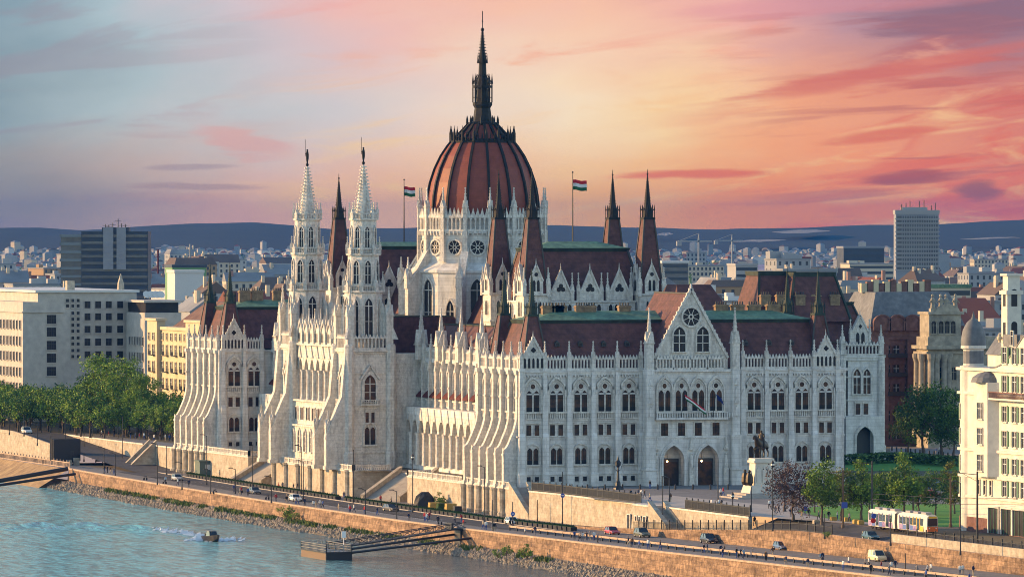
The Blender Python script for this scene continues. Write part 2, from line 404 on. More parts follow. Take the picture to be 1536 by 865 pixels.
# land: one sheet out to the hills
sheet('ground', [(3, -3100), (11900, -3100), (11900, 14100), (-12, 14100), (-14, 600), (-16, 345), (3, 345)], -.02, M['earth'])
# the quay with its stone wall
sheet('quay_pavement', [p for p in QW if p[1] > -55] + [(-21, 300), (-20.5, 600), (-15.9, 600), (-15.9, 300), (2.9, 300), (2.9, -54)], ZQ, M['paving'])
def off(line, d):
    """line shifted sideways (positive = away from the river)"""
    r = []
    for i, p in enumerate(line):
        a_, b2 = Vector(line[max(i - 1, 0)]), Vector(line[min(i + 1, len(line) - 1)]); t = (b2 - a_).normalized()
        r.append((p[0] + t.y * d, p[1] - t.x * d))
    return r
def strip(name, l0, l1, z, m, kind='structure'):
    b = MB()
    zz = z if callable(z) else (lambda p: z)
    for i in range(len(l0) - 1):
        q = [l0[i], l0[i + 1], l1[i + 1], l1[i]]
        b.add([(p[0], p[1], zz(p)) for p in q], [(0, 1, 2, 3)])
    return struct(b.build(name, m), kind)
def along(line, step, s0=0, s1=None):
    """points every step metres along a line with unit directions"""
    out = []; s = s0; acc = 0
    for p, q in zip(line, line[1:]):
        p, q = Vector(p), Vector(q); l = (q - p).length; t = (q - p) / l
        while s <= acc + l and (s1 is None or s <= s1):
            out.append((p + t * (s - acc), t)); s += step
        acc += l
    return out
def clipline(line, v0, v1):
    """part of a line (ordered by v) between v0 and v1"""
    def at(v):
        for p, q in zip(line, line[1:]):
            if p[1] <= v <= q[1]:
                k = (v - p[1]) / (q[1] - p[1]); return (p[0] + (q[0] - p[0]) * k, v)
        return line[0] if v < line[0][1] else line[-1]
    return [at(v0)] + [p for p in line if v0 < p[1] < v1] + [at(v1)]
wall = MB()
o1, o2, o3 = off(QW, -.35), off(QW, .7), off(QW, -1.3)
for i in range(len(QW) - 1):
    P = lambda l, z, i=i: [(l[i][0], l[i][1], z + (zq(QW[i][1]) - ZQ) * (z > -7)), (l[i + 1][0], l[i + 1][1], z + (zq(QW[i + 1][1]) - ZQ) * (z > -7))]
    a0, a1 = P(QW, ZQ + .02); b0, b1 = P(o1, -8.3); c0, c1 = P(o1, -8.3); d0, d1 = P(o3, ZW - .3)
    wall.add([a0, a1, b1, b0], [(0, 1, 2, 3)], 0)
    wall.add([c0, c1, d1, d0], [(0, 1, 2, 3)], 1)
    q = [P(off(QW, -.12), ZQ + .02), P(off(QW, -.12), ZQ + .32), P(o2, ZQ + .32), P(o2, ZQ + .02)]
    for k in range(4):
        e, f_ = q[k], q[(k + 1) % 4]; wall.add([e[0], e[1], f_[1], f_[0]], [(0, 1, 2, 3)], 2)
tag(wall.build('quay_wall', [M['quay_stone'], M['quay_base'], M['coping']]), 'long sunlit orange stone quay wall above the riverside rocks', 'wall', kind='thing')
# road on the quay, kerb and markings
R0 = clipline(QW, -420, 246)
road_w, road_e = off(R0, 7.5), off(R0, 15.5)
strip('quay_pavement', [p for p in QW if p[1] < -53], [(-3.0, p[1]) for p in QW if p[1] < -53], lambda p: zq(p[1]), M['paving'])
strip('quay_road', road_w, road_e, lambda p: zq(p[1]) + .012, M['asphalt'])
kb = MB()
for ln in (road_e,):
    l2 = off(ln, .45)
    for i in range(len(ln) - 1):
        kb.loft([[(ln[i][0], ln[i][1], ZQ), (l2[i][0], l2[i][1], ZQ), (l2[i][0], l2[i][1], ZQ + .15), (ln[i][0], ln[i][1], ZQ + .15)],
                 [(ln[i + 1][0], ln[i + 1][1], ZQ), (l2[i + 1][0], l2[i + 1][1], ZQ), (l2[i + 1][0], l2[i + 1][1], ZQ + .15), (ln[i + 1][0], ln[i + 1][1], ZQ + .15)]])
struct(kb.build('kerb', M['pale_paving']))
mk = MB()
for p, t in along(off(clipline(QW, -40, 200), 11.4), 5.0):
    n = Vector((t.y, -t.x)); q = [p - n * .09, p + n * .09, p + n * .09 + t * 2.4, p - n * .09 + t * 2.4]
    mk.add([(x.x, x.y, ZQ + .012) for x in q], [(0, 1, 2, 3)])
for p, t in along(off(clipline(QW, -30, 62), 6.7), 1.35):      # slanting bay lines beside the promenade
    n = Vector((t.y, -t.x)); dgn = (n * 2.6 + t * 1.2)
    q = [p - t * .14, p + t * .14, p + t * .14 + dgn, p - t * .14 + dgn]
    mk.add([(x.x, x.y, ZQ + .012) for x in q], [(0, 1, 2, 3)])
for k in range(7):
    p, t = along(off(clipline(QW, 205, 215), 8 + k * 1.15), 50)[0]; n = Vector((t.y, -t.x))
    q = [p, p + n * .55, p + n * .55 + t * 5, p + t * 5]; mk.add([(x.x, x.y, ZQ + .012) for x in q], [(0, 1, 2, 3)])
for ln in (off(clipline(QW, -330, 246), 7.7),):
    l2 = off(ln, .14)
    for i in range(len(ln) - 1): mk.add([(p[0], p[1], ZQ + .012) for p in (ln[i], ln[i + 1], l2[i + 1], l2[i])], [(0, 1, 2, 3)])
struct(mk.build('road_markings', M['white_paint']))
# upper road climbing south from the quay, with its retaining wall
UW = [(-5.0, -420), (-5.8, -330), (-6.8, -271), (-6.8, -215), (-6.3, -165), (-6.6, -117), (-7.0, -65), (-7.2, -46)]
def zup(v):
    pr = [(-420, -1.25), (-167, -1.25), (-140, -2.3), (-101, -4.0), (-65, -5.2), (-46, ZQ)]
    for (a0, z0), (a1, z1) in zip(pr, pr[1:]):
        if a0 <= v <= a1: return z0 + (z1 - z0) * (v - a0) / (a1 - a0) + .008
    return ZQ + .008
UF = [p for k in range(len(UW) - 1) for p in [(UW[k][0] + (UW[k + 1][0] - UW[k][0]) * j / 6, UW[k][1] + (UW[k + 1][1] - UW[k][1]) * j / 6) for j in range(6)]] + [UW[-1]]
strip('upper_road', off(UF, .4), [(-3.6 if p[1] < -134 else -2.9, p[1]) for p in UF], lambda p: zup(p[1]), M['asphalt'])
strip('tram_street', [(-3.6, v) for v in (-420, -220, -204, -203, -181, -150, -134)], [(3.0, v) for v in (-420, -220, -204, -203, -181, -150, -134)], lambda p: -.03 if p[0] > 0 else -.3 if p[1] < -203.5 else zup(p[1]) + .004, M['asphalt'])
def GA(x, y):
    """where the line of sight meets the square, the tram street or the upper road"""
    z = .02
    for _ in range(12):
        u, v = G(x, y, z)
        if v < -134: z = .02 if u >= 3 else zup(v) if u < -3.6 else (-.3 if v < -203.5 else zup(v)) + (u + 3.6) / 6.6 * (-.03 - (-.3 if v < -203.5 else zup(v)))
        else: z = .02 if u > -2.9 else zup(v)
    return u, v, z
uw = MB(); l2 = off(UF, .55)
for i in range(len(UF) - 1):
    for (pa, pb, za, zb) in (((UF[i], UF[i + 1], ZQ - .1, None),)):
        z0, z1 = zup(UF[i][1]) + .3, zup(UF[i + 1][1]) + .3
        A = [(*UF[i], ZQ - .2), (*UF[i + 1], ZQ - .2), (*UF[i + 1], z1), (*UF[i], z0)]; uw.add(A, [(0, 1, 2, 3)], 0)
        uw.add([(*UF[i], z0), (*UF[i + 1], z1), (*l2[i + 1], z1), (*l2[i], z0)], [(0, 1, 2, 3)], 1)
        uw.add([(*l2[i], z0), (*l2[i + 1], z1), (*l2[i + 1], z1 - .9), (*l2[i], z0 - .9)], [(0, 1, 2, 3)], 0)
tag(uw.build('retaining_wall', [M['quay_stone'], M['coping']]), 'orange stone retaining wall between the parked cars and the tram street', 'wall', kind='thing')
# rails of the tram
tr_ = MB()
for uu in (-3.2, -1.76, 1.38, 2.82):
    for i in range(12):
        v0, v1 = -420 + i * 24, -396 + i * 24
        tr_.box(uu, uu + .08, v0, v1, -.4, -.03 - (3 - uu) / 6.6 * .27 + .05) if v1 < -180 else None
struct(tr_.build('tram_tracks', M['dark_metal']))
# terrace pavings
sheet('terrace_paving', [(3.02, -134), (-3.2, -134), (-3, -76), (-3, -30), (-4, -14), (-.3, -14), (-.3, -3), (-3.7, -3), (-3.7, 64), (3.02, 64)], 0, M['plaza_paving'])
sheet('terrace_paving', [(3.02, 64.1), (1.5, 64.1), (1.5, 88), (-6.6, 92), (-6.6, 152), (1.5, 154), (1.5, 178), (-3.7, 180), (-3.7, 345), (3.02, 345.1)], .004, M['plaza_paving'])
sheet('plaza', [(3.0, -133), (3.0, -3), (130, -3), (130, 112), (230, 112), (230, -260), (30, -260), (30, -133)], .008, M['plaza_paving'])
sheet('sunlit_path', [G(880, 746), G(1000, 742), G(1100, 752), G(1190, 760), G(1200, 772), G(1330, 784), G(1330, 788), G(1180, 778), G(1110, 771)], .012, M['pale_paving'])  # paved walk, its sunlit look put into the pale colour
sheet('lawn', [G(1195, 766), G(1215, 760), G(1290, 756.5), G(1450, 755), G(1470, 790), G(1390, 789), G(1330, 785), G(1240, 777)], .016, M['lawn'])
sheet('lawn', [G(1338, 667.5), G(1342, 661), G(1440, 663), G(1440, 668)], .016, M['lawn'])
sheet('lawn', [G(1268, 706), G(1268, 690), G(1440, 690), G(1440, 706)], .016, M['lawn'])
sheet('square_road', [G(1335, 690), G(1335, 669), G(1450, 670), G(1450, 690)], .012, M['paving'])
# embankment slope and ramp north of the screen
SL = [(-23.2, 262), (-22, 300), (-21, 420), (-20.5, 600)]
eb = MB(); wl = [(-33, 240), (-31, 262), (-30.5, 300), (-27, 420), (-22, 600)]
eb.loft([[(p[0], p[1], -5.58) for p in SL], [(p[0], p[1], ZW - .3) for p in wl[1:]]], closed=False)
struct(eb.build('embankment_slope', M['quay_base']))
def zramp(v): return ZQ + 5.6 * min(1, max(0, (v - 232) / 110)) ** 1.15
RP = [232 + k * 11 for k in range(11)] + [346]
rb_ = MB(); rb_.loft([[(-15.2 if v > 290 else -14.0, v, zramp(v) + .012) for v in RP], [(-3.4, v, zramp(v) + .012) for v in RP]], closed=False); struct(rb_.build('ramp_road', M['asphalt']))
sheet('ramp_road', [(-15, 345), (-5, 345), (2, 600), (-12, 600)], .01, M['asphalt'])
wa = MB(); VA = [288, 300, 315, 330, 345, 380, 450, 600]
ua = lambda v: -15.9 + max(0, v - 345) * .012
wa.loft([[(ua(v), v, ZQ - .1) for v in VA], [(ua(v), v, zramp(v) + .75) for v in VA]], 0, closed=False); wa.loft([[(ua(v), v, zramp(v) + .75) for v in VA], [(ua(v) + .5, v, zramp(v) + .75) for v in VA]], 1, closed=False); wa.loft([[(ua(v) + .5, v, zramp(v) + .75) for v in VA], [(ua(v) + .5, v, zramp(v) - .3) for v in VA]], 0, closed=False)
tag(wa.build('retaining_wall', [M['pale_stone'], M['coping']]), 'pale sunlit retaining wall of the ramp above the railing, at far left', 'wall', kind='thing')
# hills far behind the city
prof = [(-400, 341), (0, 342), (60, 341), (120, 345), (170, 343), (230, 338), (300, 335), (380, 334), (430, 337), (500, 344), (560, 343), (640, 341), (760, 339), (830, 338), (900, 340), (960, 341), (1080, 344), (1160, 342), (1240, 340), (1300, 337), (1380, 338), (1430, 335), (1536, 329), (1900, 336)]
def pr_(x):
    for (a0, y0), (a1, y1) in zip(prof, prof[1:]):
        if a0 <= x <= a1: return y0 + (y1 - y0) * (x - a0) / (a1 - a0)
    return prof[0][1] if x < prof[0][0] else prof[-1][1]
from mathutils import noise
hb = MB(); rows = []
FS = [7600, 8100, 8600, 9100, 9600, 10200, 10800, 11400, 11700, 11850]
for F in FS:
    k = min(1, (F - 7600) / 3800) ** 1.1; row = []
    for j in range(-70, 231):
        x = j * 1536 / 160.0; R = (x - 768) / FP * 11400
        zt = CAMZ - (pr_(x) - 335) * 11400 / FP
        u, v = W(R, F)
        z = (zt + 1) * k - 1
        if 0 < k < 1: z += (noise.noise((u / 700, v / 500, 2.2)) * 9 + noise.noise((u / 160, v / 160, 5)) * 3) * (k * (1.05 - k)) * 3
        else: z += noise.noise((u / 60, v / 60, 1)) * 1.2 * k
        if F > 11500: z *= .93
        row.append((u, v, z))
    rows.append(row)
hb.loft(rows, 0, smooth=True, closed=False)
mat('hill_forest', (.003, .010, .012), .95, (.008, .018, .018), .004, 6, (.4, .6))
hm2 = M['hill_forest']
struct(hb.build('hills', hm2))
fb = MB()   # pale quarry and field scars on the slopes
for (x0, x1, y, h) in ((1158, 1245, 348, 5), (985, 1010, 352, 4), (1100, 1180, 362, 3), (30, 90, 381, 6), (1440, 1530, 358, 2), (225, 290, 372, 2)):
    pts = []
    for k in range(9):
        x = x0 + (x1 - x0) * k / 8; pts.append((x, y - (x - x0) / (x1 - x0) * 2 + rnd.uniform(-.6, .6) - h * .5 * math.sin(PI * k / 8)))
    low_ = [(x, yy + h * math.sin(PI * k / 8) + .3) for k, (x, yy) in enumerate(pts)]
    def on(x, y):
        # walk down the line of sight to the slope
        for F in range(7700, 11400, 50):
            zt = CAMZ - (pr_(x) - 335) * 11400 / FP; k = min(1, (F - 7600) / 3800) ** 1.1
            if zof(y, F) <= (zt + 1) * k + 7: break
        u, v = atF(x, F - 60); return (u, v, zof(y, F - 60))
    fb.loft([[on(*p) for p in pts], [on(*p) for p in low_]], 0, closed=False)
mat('chalk', (.22, .21, .2), .95)
struct(fb.build('quarry_terrain', M['chalk']))
# ------------------------------------------------------------------ the parliament
PB = empty('parliament_building', (0, 0, 0), label='huge white neo-gothic riverside parliament with dark red dome and many spires', cat='parliament')
ST, CV, BG_, RT, DM, CU = M['limestone'], M['carved_limestone'], M['brown_glass'], M['roof_tile'], M['dark_metal'], M['copper_green']
OPN = M['dark_glass']
PROTO = {}
def proto(key, fn, mats):
    if key not in PROTO: PROTO[key] = fn().mesh(key, mats)
    return PROTO[key]
# --- window kinds: local x along the front, z up from the sill, outwards = -y
def w_main(gl=True):
    b = MB()
    b.ring(parch(0, 3.9, -.2, 4.1, 7.0), parch(0, 3.3, -.2, 4.1, 6.4), 0, -.42)
    b.ring(parch(0, 3.2, 0, 4.1, 6.25), parch(0, 2.85, 0, 4.1, 5.85), 0, -.2)
    for s in (-.75, .75):
        b.face(parch(s, 1.22, 0, 3.2, 4.15), -.03, 1)
        b.ring(parch(s, 1.45, 0, 3.2, 4.3), parch(s, 1.2, 0, 3.2, 4.12), 0, -.16)
        b.box(s - .04, s + .04, -.07, -.03, 0, 3.8, 2); b.box(s - .6, s + .6, -.07, -.03, 2.6, 2.72, 2)
        b.box(s - .6, s + .6, -.12, -.08, 0, .85, 2)
    b.face(circ(0, 4.92, .52), -.03, 1); b.ring(circ(0, 4.92, .72), circ(0, 4.92, .5), 0, -.18, closed=True)
    b.box(-2.05, 2.05, -.55, 0, -.32, 0); b.box(-2.05, 2.05, -.4, 0, -1.5, -1.3)
    for k in range(9): b.box(-1.95 + k * .46, -1.73 + k * .46, -.36, 0, -1.3, -.32)
    for s in (-1.75, 1.75): b.prism([(s - .15, 4.3), (s + .15, 4.3), (s, 5.4)], -.42, 0)
    return b
def w_ground():
    b = MB()
    b.ring(rarch(0, 3.1, 0, 2.5), rarch(0, 2.6, 0, 2.5), 0, -.34)
    for s in (-.63, .63):
        b.face(parch(s, 1.1, 0, 2.5, 3.2), -.03, 1); b.ring(parch(s, 1.3, 0, 2.5, 3.35), parch(s, 1.08, 0, 2.5, 3.18), 0, -.14)
        b.box(s - .04, s + .04, -.07, -.03, 0, 3, 2); b.box(s - .55, s + .55, -.08, -.04, 0, .8, 2)
    b.box(-1.75, 1.75, -.45, 0, -.3, 0)
    return b
def w_rect():
    b = MB()
    for s in (-.85, .85):
        b.add([(s - .5, -.03, 0), (s + .5, -.03, 0), (s + .5, -.03, 2.1), (s - .5, -.03, 2.1)], [(0, 1, 2, 3)], 1)
        b.ring([(s - .65, -.05), (s - .65, 2.25), (s + .65, 2.25), (s + .65, -.05)], [(s - .5, 0), (s - .5, 2.1), (s + .5, 2.1), (s + .5, 0)], 0, -.15)
        b.box(s - .5, s + .5, -.07, -.03, 1.35, 1.45, 2)
    b.box(-1.7, 1.7, -.3, 0, -.25, 0); b.box(-1.6, 1.6, -.35, 0, 2.35, 2.5)
    return b
def w_base():
    b = MB()
    for s in (-.85, .85):
        b.add([(s - .42, -.03, 0), (s + .42, -.03, 0), (s + .42, -.03, .95), (s - .42, -.03, .95)], [(0, 1, 2, 3)], 1)
        b.ring([(s - .55, -.1), (s - .55, 1.08), (s + .55, 1.08), (s + .55, -.1)], [(s - .42, 0), (s - .42, .95), (s + .42, .95), (s + .42, 0)], 0, -.14)
    return b
def w_lancet(wd, h, arch, mull=True, hood=.3, depth_=.3):
    def f():
        b = MB(); o = wd / 2
        b.ring(parch(0, wd + 2 * hood, 0, h - arch, h + hood * 1.3), parch(0, wd, 0, h - arch, h), 0, -depth_)
        b.face(parch(0, wd - .02, 0, h - arch, h - .02), -.03, 1)
        if mull:
            b.box(-.09, .09, -.14, -.03, 0, h - arch * .35)
            b.box(-o, o, -.12, -.03, h - arch - .1, h - arch + .08)
            b.box(-o, o, -.1, -.03, (h - arch) * .5, (h - arch) * .5 + .12)
        b.box(-o - hood - .1, o + hood + .1, -depth_ - .12, 0, -.25, 0)
        return b
    return f
def w_rose(r):
    def f():
        b = MB(); b.face(circ(0, 0, r, 20), -.03, 1); b.ring(circ(0, 0, r + .35, 20), circ(0, 0, r, 20), 0, -.35, closed=True)
        for k in range(8):
            a_ = PI / 8 + k * PI / 4
            b.beam((.3 * r * math.cos(a_), -.09, .3 * r * math.sin(a_)), (r * math.cos(a_), -.09, r * math.sin(a_)), .16, .12)
        b.ring(circ(0, 0, .32 * r, 10), circ(0, 0, .18 * r, 10), -.02, -.14, closed=True)
        return b
    return f
WK = {'main': ('arched_window', w_main), 'ground': ('round_window', w_ground), 'rect': ('square_window', w_rect), 'base': ('basement_window', w_base)}
def win(kind, parent, x, y, z, rz, sc=None):
    nm, fn = WK[kind]
    return put(proto(nm, fn, [CV, BG_ if kind != 'base' else OPN, DM]), nm, parent, (x, y, z), rz, sc)
def lancet(parent, x, y, z, rz, wd, h, arch=None, mull=True, nm='lancet_window', gl=None, hood=.3):
    arch = arch or wd * .9
    return put(proto(f'{nm}_{wd:.2f}_{h:.2f}_{mull}', w_lancet(wd, h, arch, mull, hood), [CV, gl or OPN]), nm, parent, (x, y, z), rz)
# --- pinnacles, parapets, buttresses
def f_pin(w_, h0, h1, crock=5):
    def f():
        b = MB(); o = w_ / 2
        b.box(-o, o, -o, o, 0, h0); b.box(-o * 1.25, o * 1.25, -o * 1.25, o * 1.25, h0 - .12, h0 + .06)
        for ax in 'xy':
            b.prism([(-o * 1.1, h0 + .06), (o * 1.1, h0 + .06), (0, h0 + w_ * 1.5)], -o * 1.1, o * 1.1, ax=ax)
        b.lathe([(o * .95, h0), (.05, h1)], 4, ph=PI / 4)
        for k in range(crock):
            t = (k + .8) / (crock + .8); z = h0 + (h1 - h0) * t; r = o * .95 * (1 - t) + .10
            b.box(-r, r, -.06, .06, z - .07, z + .07); b.box(-.06, .06, -r, r, z - .07, z + .07)
        b.box(-.14, .14, -.14, .14, h1 - .35, h1 - .12)
        return b
    return f
def pin(parent, x, y, z, w_=.8, h0=1.6, h1=5.0, rz=0, crock=5, m=None, nm='pinnacle'):
    return put(proto(f'pinnacle_{w_:.2f}_{h0:.2f}_{h1:.2f}_{m.name if m else ""}', f_pin(w_, h0, h1, crock), m or CV), nm, parent, (x, y, z), rz)
def f_par(wd, n, h=2.6):
    def f():
        b = MB(); x0 = -wd / 2; p = wd / n
        b.box(x0, -x0, -.3, .3, 0, .35); b.box(x0, -x0, -.3, .3, h - .65, h - .38)
        for k in range(n + 1): b.box(x0 + k * p - .14, x0 + k * p + .14, -.2, .2, .35, h - .65)
        for k in range(n):
            c = x0 + (k + .5) * p
            b.prism([(c - p * .42, h - .38), (c + p * .42, h - .38), (c, h + .3)], -.15, .15)
            b.box(c - p * .5, c - p * .24, -.16, .16, h - 1.0, h - .65); b.box(c + p * .24, c + p * .5, -.16, .16, h - 1.0, h - .65)
        return b
    return f
def par(parent, x, y, z, wd, rz, n=None, h=2.6, nm='parapet'):
    n = n or max(2, round(wd / .72))
    return put(proto(f'parapet_{wd:.2f}_{n}_{h:.1f}', f_par(wd, n, h), CV), nm, parent, (x, y, z), rz)
def f_but(ztop=22.7):
    def f():
        b = MB()
        b.box(-.75, .75, -1.35, .1, 0, 2.3); b.box(-.82, .82, -1.45, .1, 2.3, 2.55)
        b.box(-.62, .62, -1.1, .1, 2.55, 9.6); b.prism([(-.9, 9.6), (-.72, 9.6), (-.72, 9.9), (-.9, 9.9)], -.7, .7)
        b.loft([[(-.62, -1.1, 9.6), (.62, -1.1, 9.6), (.62, .1, 9.6), (-.62, .1, 9.6)], [(-.5, -.75, 10.5), (.5, -.75, 10.5), (.5, .1, 10.5), (-.5, .1, 10.5)]])
        b.box(-.5, .5, -.75, .1, 10.5, 17.5)
        b.prism([(-.5, 17.5), (.5, 17.5), (0, 18.8)], -.85, -.4)
        b.box(-.4, .4, -.6, .1, 17.5, ztop); b.box(-.55, .55, -.8, .1, ztop - .25, ztop + .35)
        return b
    return f
def but(parent, x, y, rz, z=0):
    return put(proto('buttress', f_but(), ST), 'buttress', parent, (x, y, z), rz)
def rot(x, y, rz):
    return (x * math.cos(rz) - y * math.sin(rz), x * math.sin(rz) + y * math.cos(rz))
RW, RS, RE, RN = -PI / 2, 0.0, PI / 2, PI
def courses(b, x0, x1, y0, y1, zs, d=.28, h=.35):
    for z in zs: b.box(x0 - d, x1 + d, y0 - d, y1 + d, z, z + h)
def bay(part, x, y, rz, pw=4.9, main=True, parapet=True, base=True):
    if main: win('main', part, x, y, 14.6, rz)
    win('rect', part, x, y, 9.95, rz); win('ground', part, x, y, 4.35, rz)
    if base: win('base', part, x, y, 1.0, rz)
    if parapet: par(part, x, y, 22.72, pw - .9, rz)
def slots(part, b):
    return b
def mansard(part, x0, x1, y0, y1, z0, z1, inx, iny, mats=None, capmat=None, cap=True, over=.35):
    """steep hip roof as its own mesh, with a dark gutter and green copper cap as pieces of their own"""
    b = MB(); b.frus((x0, x1, y0, y1), (x0 + inx, x1 - inx, y0 + iny, y1 - iny), z0, z1)
    t = (x0 + inx, x1 - inx, y0 + iny, y1 - iny)
    # lead ridges down the four hips and a dark batten row near the eave
    for (px, py, qx, qy) in ((x0, y0, t[0], t[2]), (x1, y0, t[1], t[2]), (x0, y1, t[0], t[3]), (x1, y1, t[1], t[3])):
        b.beam((px, py, z0), (qx, qy, z1), .45, .45, 1)
    k = .22
    e = (x0 + inx * k, x1 - inx * k, y0 + iny * k, y1 - iny * k); zk = z0 + (z1 - z0) * k
    b.frus((e[0] - .12, e[1] + .12, e[2] - .12, e[3] + .12), (e[0] - .1, e[1] + .1, e[2] - .1, e[3] + .1), zk, zk + .22, 1)
    o = b.build('roof', [RT, M['ridge_lead']], part)
    g = MB(); g.frus((t[0] - over, t[1] + over, t[2] - over, t[3] + over), (t[0] - over - .3, t[1] + over + .3, t[2] - over - .3, t[3] + over + .3), z1 - .75, z1 + .05)
    g.build('gutter', M['dark_copper'], part)
    if cap:
        c = MB(); w_ = min(t[1] - t[0], t[3] - t[2]) * .5
        c.frus((t[0] - over, t[1] + over, t[2] - over, t[3] + over), (t[0] + w_ * .98, t[1] - w_ * .98, t[2] + w_ * .98, t[3] - w_ * .98) if (t[1] - t[0]) < (t[3] - t[2]) or True else t, z1 + .05, z1 + w_ * .22 + .3)
        c.build('roof_cap', CU, part)
    return o
def chimney(part, x, y, z, w_=2.0, h=1.8, d=1.2):
    b = MB(); b.box(-w_ / 2, w_ / 2, -d / 2, d / 2, 0, h); b.box(-w_ / 2 - .15, w_ / 2 + .15, -d / 2 - .15, d / 2 + .15, h - .45, h - .2, 0)
    n = max(2, int(w_ / .5))
    for k in range(n): b.lathe([(.17, h), (.14, h + .6)], 6, cx=-w_ / 2 + (k + .5) * w_ / n, m=1)
    return b.build('chimney', [M['chimney_ochre'], M['ridge_lead']], part, (x, y, z))
def turret(part, x, y, z, w0, zs, tip, metal=None, tile=True):
    """corner roof turret: flared tiled base, railed lantern, needle spire; returns the base mesh, needle is its own piece"""
    b = MB(); o = w0 / 2; zb = zs - z
    b.frus((-o, o, -o, o), (-o * .8, o * .8, -o * .8, o * .8), 0, zb * .35); b.frus((-o * .8, o * .8, -o * .8, o * .8), (-o * .42, o * .42, -o * .42, o * .42), zb * .35, zb)
    for sx_ in (-1, 1):
        for sy_ in (-1, 1):
            b.beam((o * sx_, o * sy_, 0), (o * .8 * sx_, o * .8 * sy_, zb * .35), .3, .3, 1); b.beam((o * .8 * sx_, o * .8 * sy_, zb * .35), (o * .42 * sx_, o * .42 * sy_, zb), .3, .3, 1)
    t = b.build('turret', [RT, M['ridge_lead']], part, (x, y, z))
    m = metal or DM; s = MB(); r = o * .50; hl = (tip - zs) * .17
    s.box(-r, r, -r, r, zb - .1, zb + .35)
    s.lathe([(r * .95, zb + .35), (r * .8, zb + hl)], 8); 
    for k in range(8):
        a_ = PI / 8 + k * PI / 4; px, py = r * 1.15 * math.cos(a_), r * 1.15 * math.sin(a_)
        s.tube([(px, py, zb + .3), (px, py, zb + hl)], .09, 4); s.tube([(px, py, zb + hl), (px * .55, py * .55, zb + hl * 1.25)], .08, 4)
        s.lathe([(.16, zb + hl), (.02, zb + hl * 1.7)], 4, cx=px, cy=py)
    s.lathe([(r * .86, zb + hl), (r * .55, zb + hl * 1.7), (.10, zb + (tip - zs) * .88), (.05, tip - z)], 8)
    for k in range(10):
        q = k / 10; zz = zb + hl * 1.8 + ((tip - zs) * .85 - hl * 1.8) * q; rr = r * .55 * (1 - q) + .14
        s.box(-rr, rr, -.05, .05, zz, zz + .14); s.box(-.05, .05, -rr, rr, zz, zz + .14)
    s.ball((0, 0, zb + (tip - zs) * .9), .22, n=6, k=4)
    return s.build('spire', m, part, (x, y, z))
def gablet(part, x, y, z, wd, hh, rz, kind='quatrefoil'):
    """small pierced gable standing on the cornice"""
    b = MB(); o = wd / 2
    b.prism([(-o, 0), (o, 0), (o, 2.5), (0, hh), (-o, 2.5)], -.25, .3)
    b.beam((-o, -.3, 2.4), (0, -.3, hh), .3, .35); b.beam((o, -.3, 2.4), (0, -.3, hh), .3, .35)
    for k in range(6):
        t = (k + .5) / 6
        for s in (-1, 1): b.box(s * o * (1 - t) - .14, s * o * (1 - t) + .14, -.35, .1, 2.5 + (hh - 2.5) * t, 2.5 + (hh - 2.5) * t + .4)
    b.lathe([(.16, hh - .1), (.02, hh + 1.3)], 4)
    n = max(3, int(wd / .75))
    for k in range(n):
        c = -o + (k + .5) * wd / n; b.face(parch(c, wd / n * .55, .4, 1.9, 2.4), -.28, 1)
    for (dx, dz) in ((0, .28), (.28, 0), (0, -.28), (-.28, 0)): b.face(circ(dx, 3.9 + dz, .27, 8), -.28, 1)
    return b.build('gablet', [CV, OPN], part, (x, y, z), rz)

# ---------- south wing (the long shaded front)
SWg = MB()
SWg.box(0, 67, 0, 27, -.3, 22.7)
courses(SWg, 0, 67, 0, 27, (2.3, 9.35, 12.75, 17.9), .16, .28); SWg.box(-.55, 67.55, -.55, 27.55, 22.25, 22.72); SWg.box(-.35, 67.35, -.35, 27.35, 21.7, 22.25)
for k in range(110): SWg.box(.1 + k * .61, .38 + k * .61, -.42, -.1, 21.35, 21.7)
SWg.box(-.25, 67.25, -.25, 27.25, -.3, .9)
wing = SWg.build('wing', ST, PB)
bx = [onV(x, 0) for x in (799, 834.6, 871, 907, 943)] + [onV(x, 0) for x in (1131, 1166.6, 1202.5, 1238)]
pitch = 4.93
for i, u in enumerate(bx):
    edge_ = i in (0, 8)
    bay(wing, u, 0, RS, pitch, parapet=not edge_)
    if edge_: gablet(wing, u, -.2, 22.72, 4.4, 6.4, RS)
bl = sorted([u - pitch / 2 for u in bx] + [bx[4] + pitch / 2, bx[8] + pitch / 2])
for u in bl:
    but(wing, u, 0, RS); pin(wing, u, -.25, 23.0, .75, 2.1, 5.4)
# gabled centre of the south front
GC, GH = 34.0, 9.15
gp = MB(); v0 = -2.6
AR = [(onV(1010, v0), 4.3), (onV(1061.5, v0), 4.3)]
gp.box(GC - GH, GC + GH, v0 + .9, 0.2, 9.2, 22.7)
mid = (AR[0][0] + AR[1][0]) / 2
gp.archwall(GC - GH, mid, -.2, 9.2, parch(AR[0][0], AR[0][1], -.2, 4.9, 7.9, 6), v0 + 1.6, v0)
gp.archwall(mid, GC + GH, -.2, 9.2, parch(AR[1][0], AR[1][1], -.2, 4.9, 7.9, 6), v0 + 1.6, v0)
gp.box(GC - GH, GC + GH, v0, v0 + .9, 9.2, 22.7); gp.box(GC - GH, GC - GH + 1, v0 + 1.6, .2, -.2, 9.2); gp.box(GC + GH - 1, GC + GH, v0 + 1.6, .2, -.2, 9.2)
for u, w_ in AR:
    for q, (dw, dp) in enumerate(((1.5, .22), (.7, .4))):
        gp.ring(parch(u, w_ + dw, -.2, 4.9, 7.9 + dw * .6), parch(u, w_ + .05, -.2, 4.9, 7.9), v0, v0 - dp)
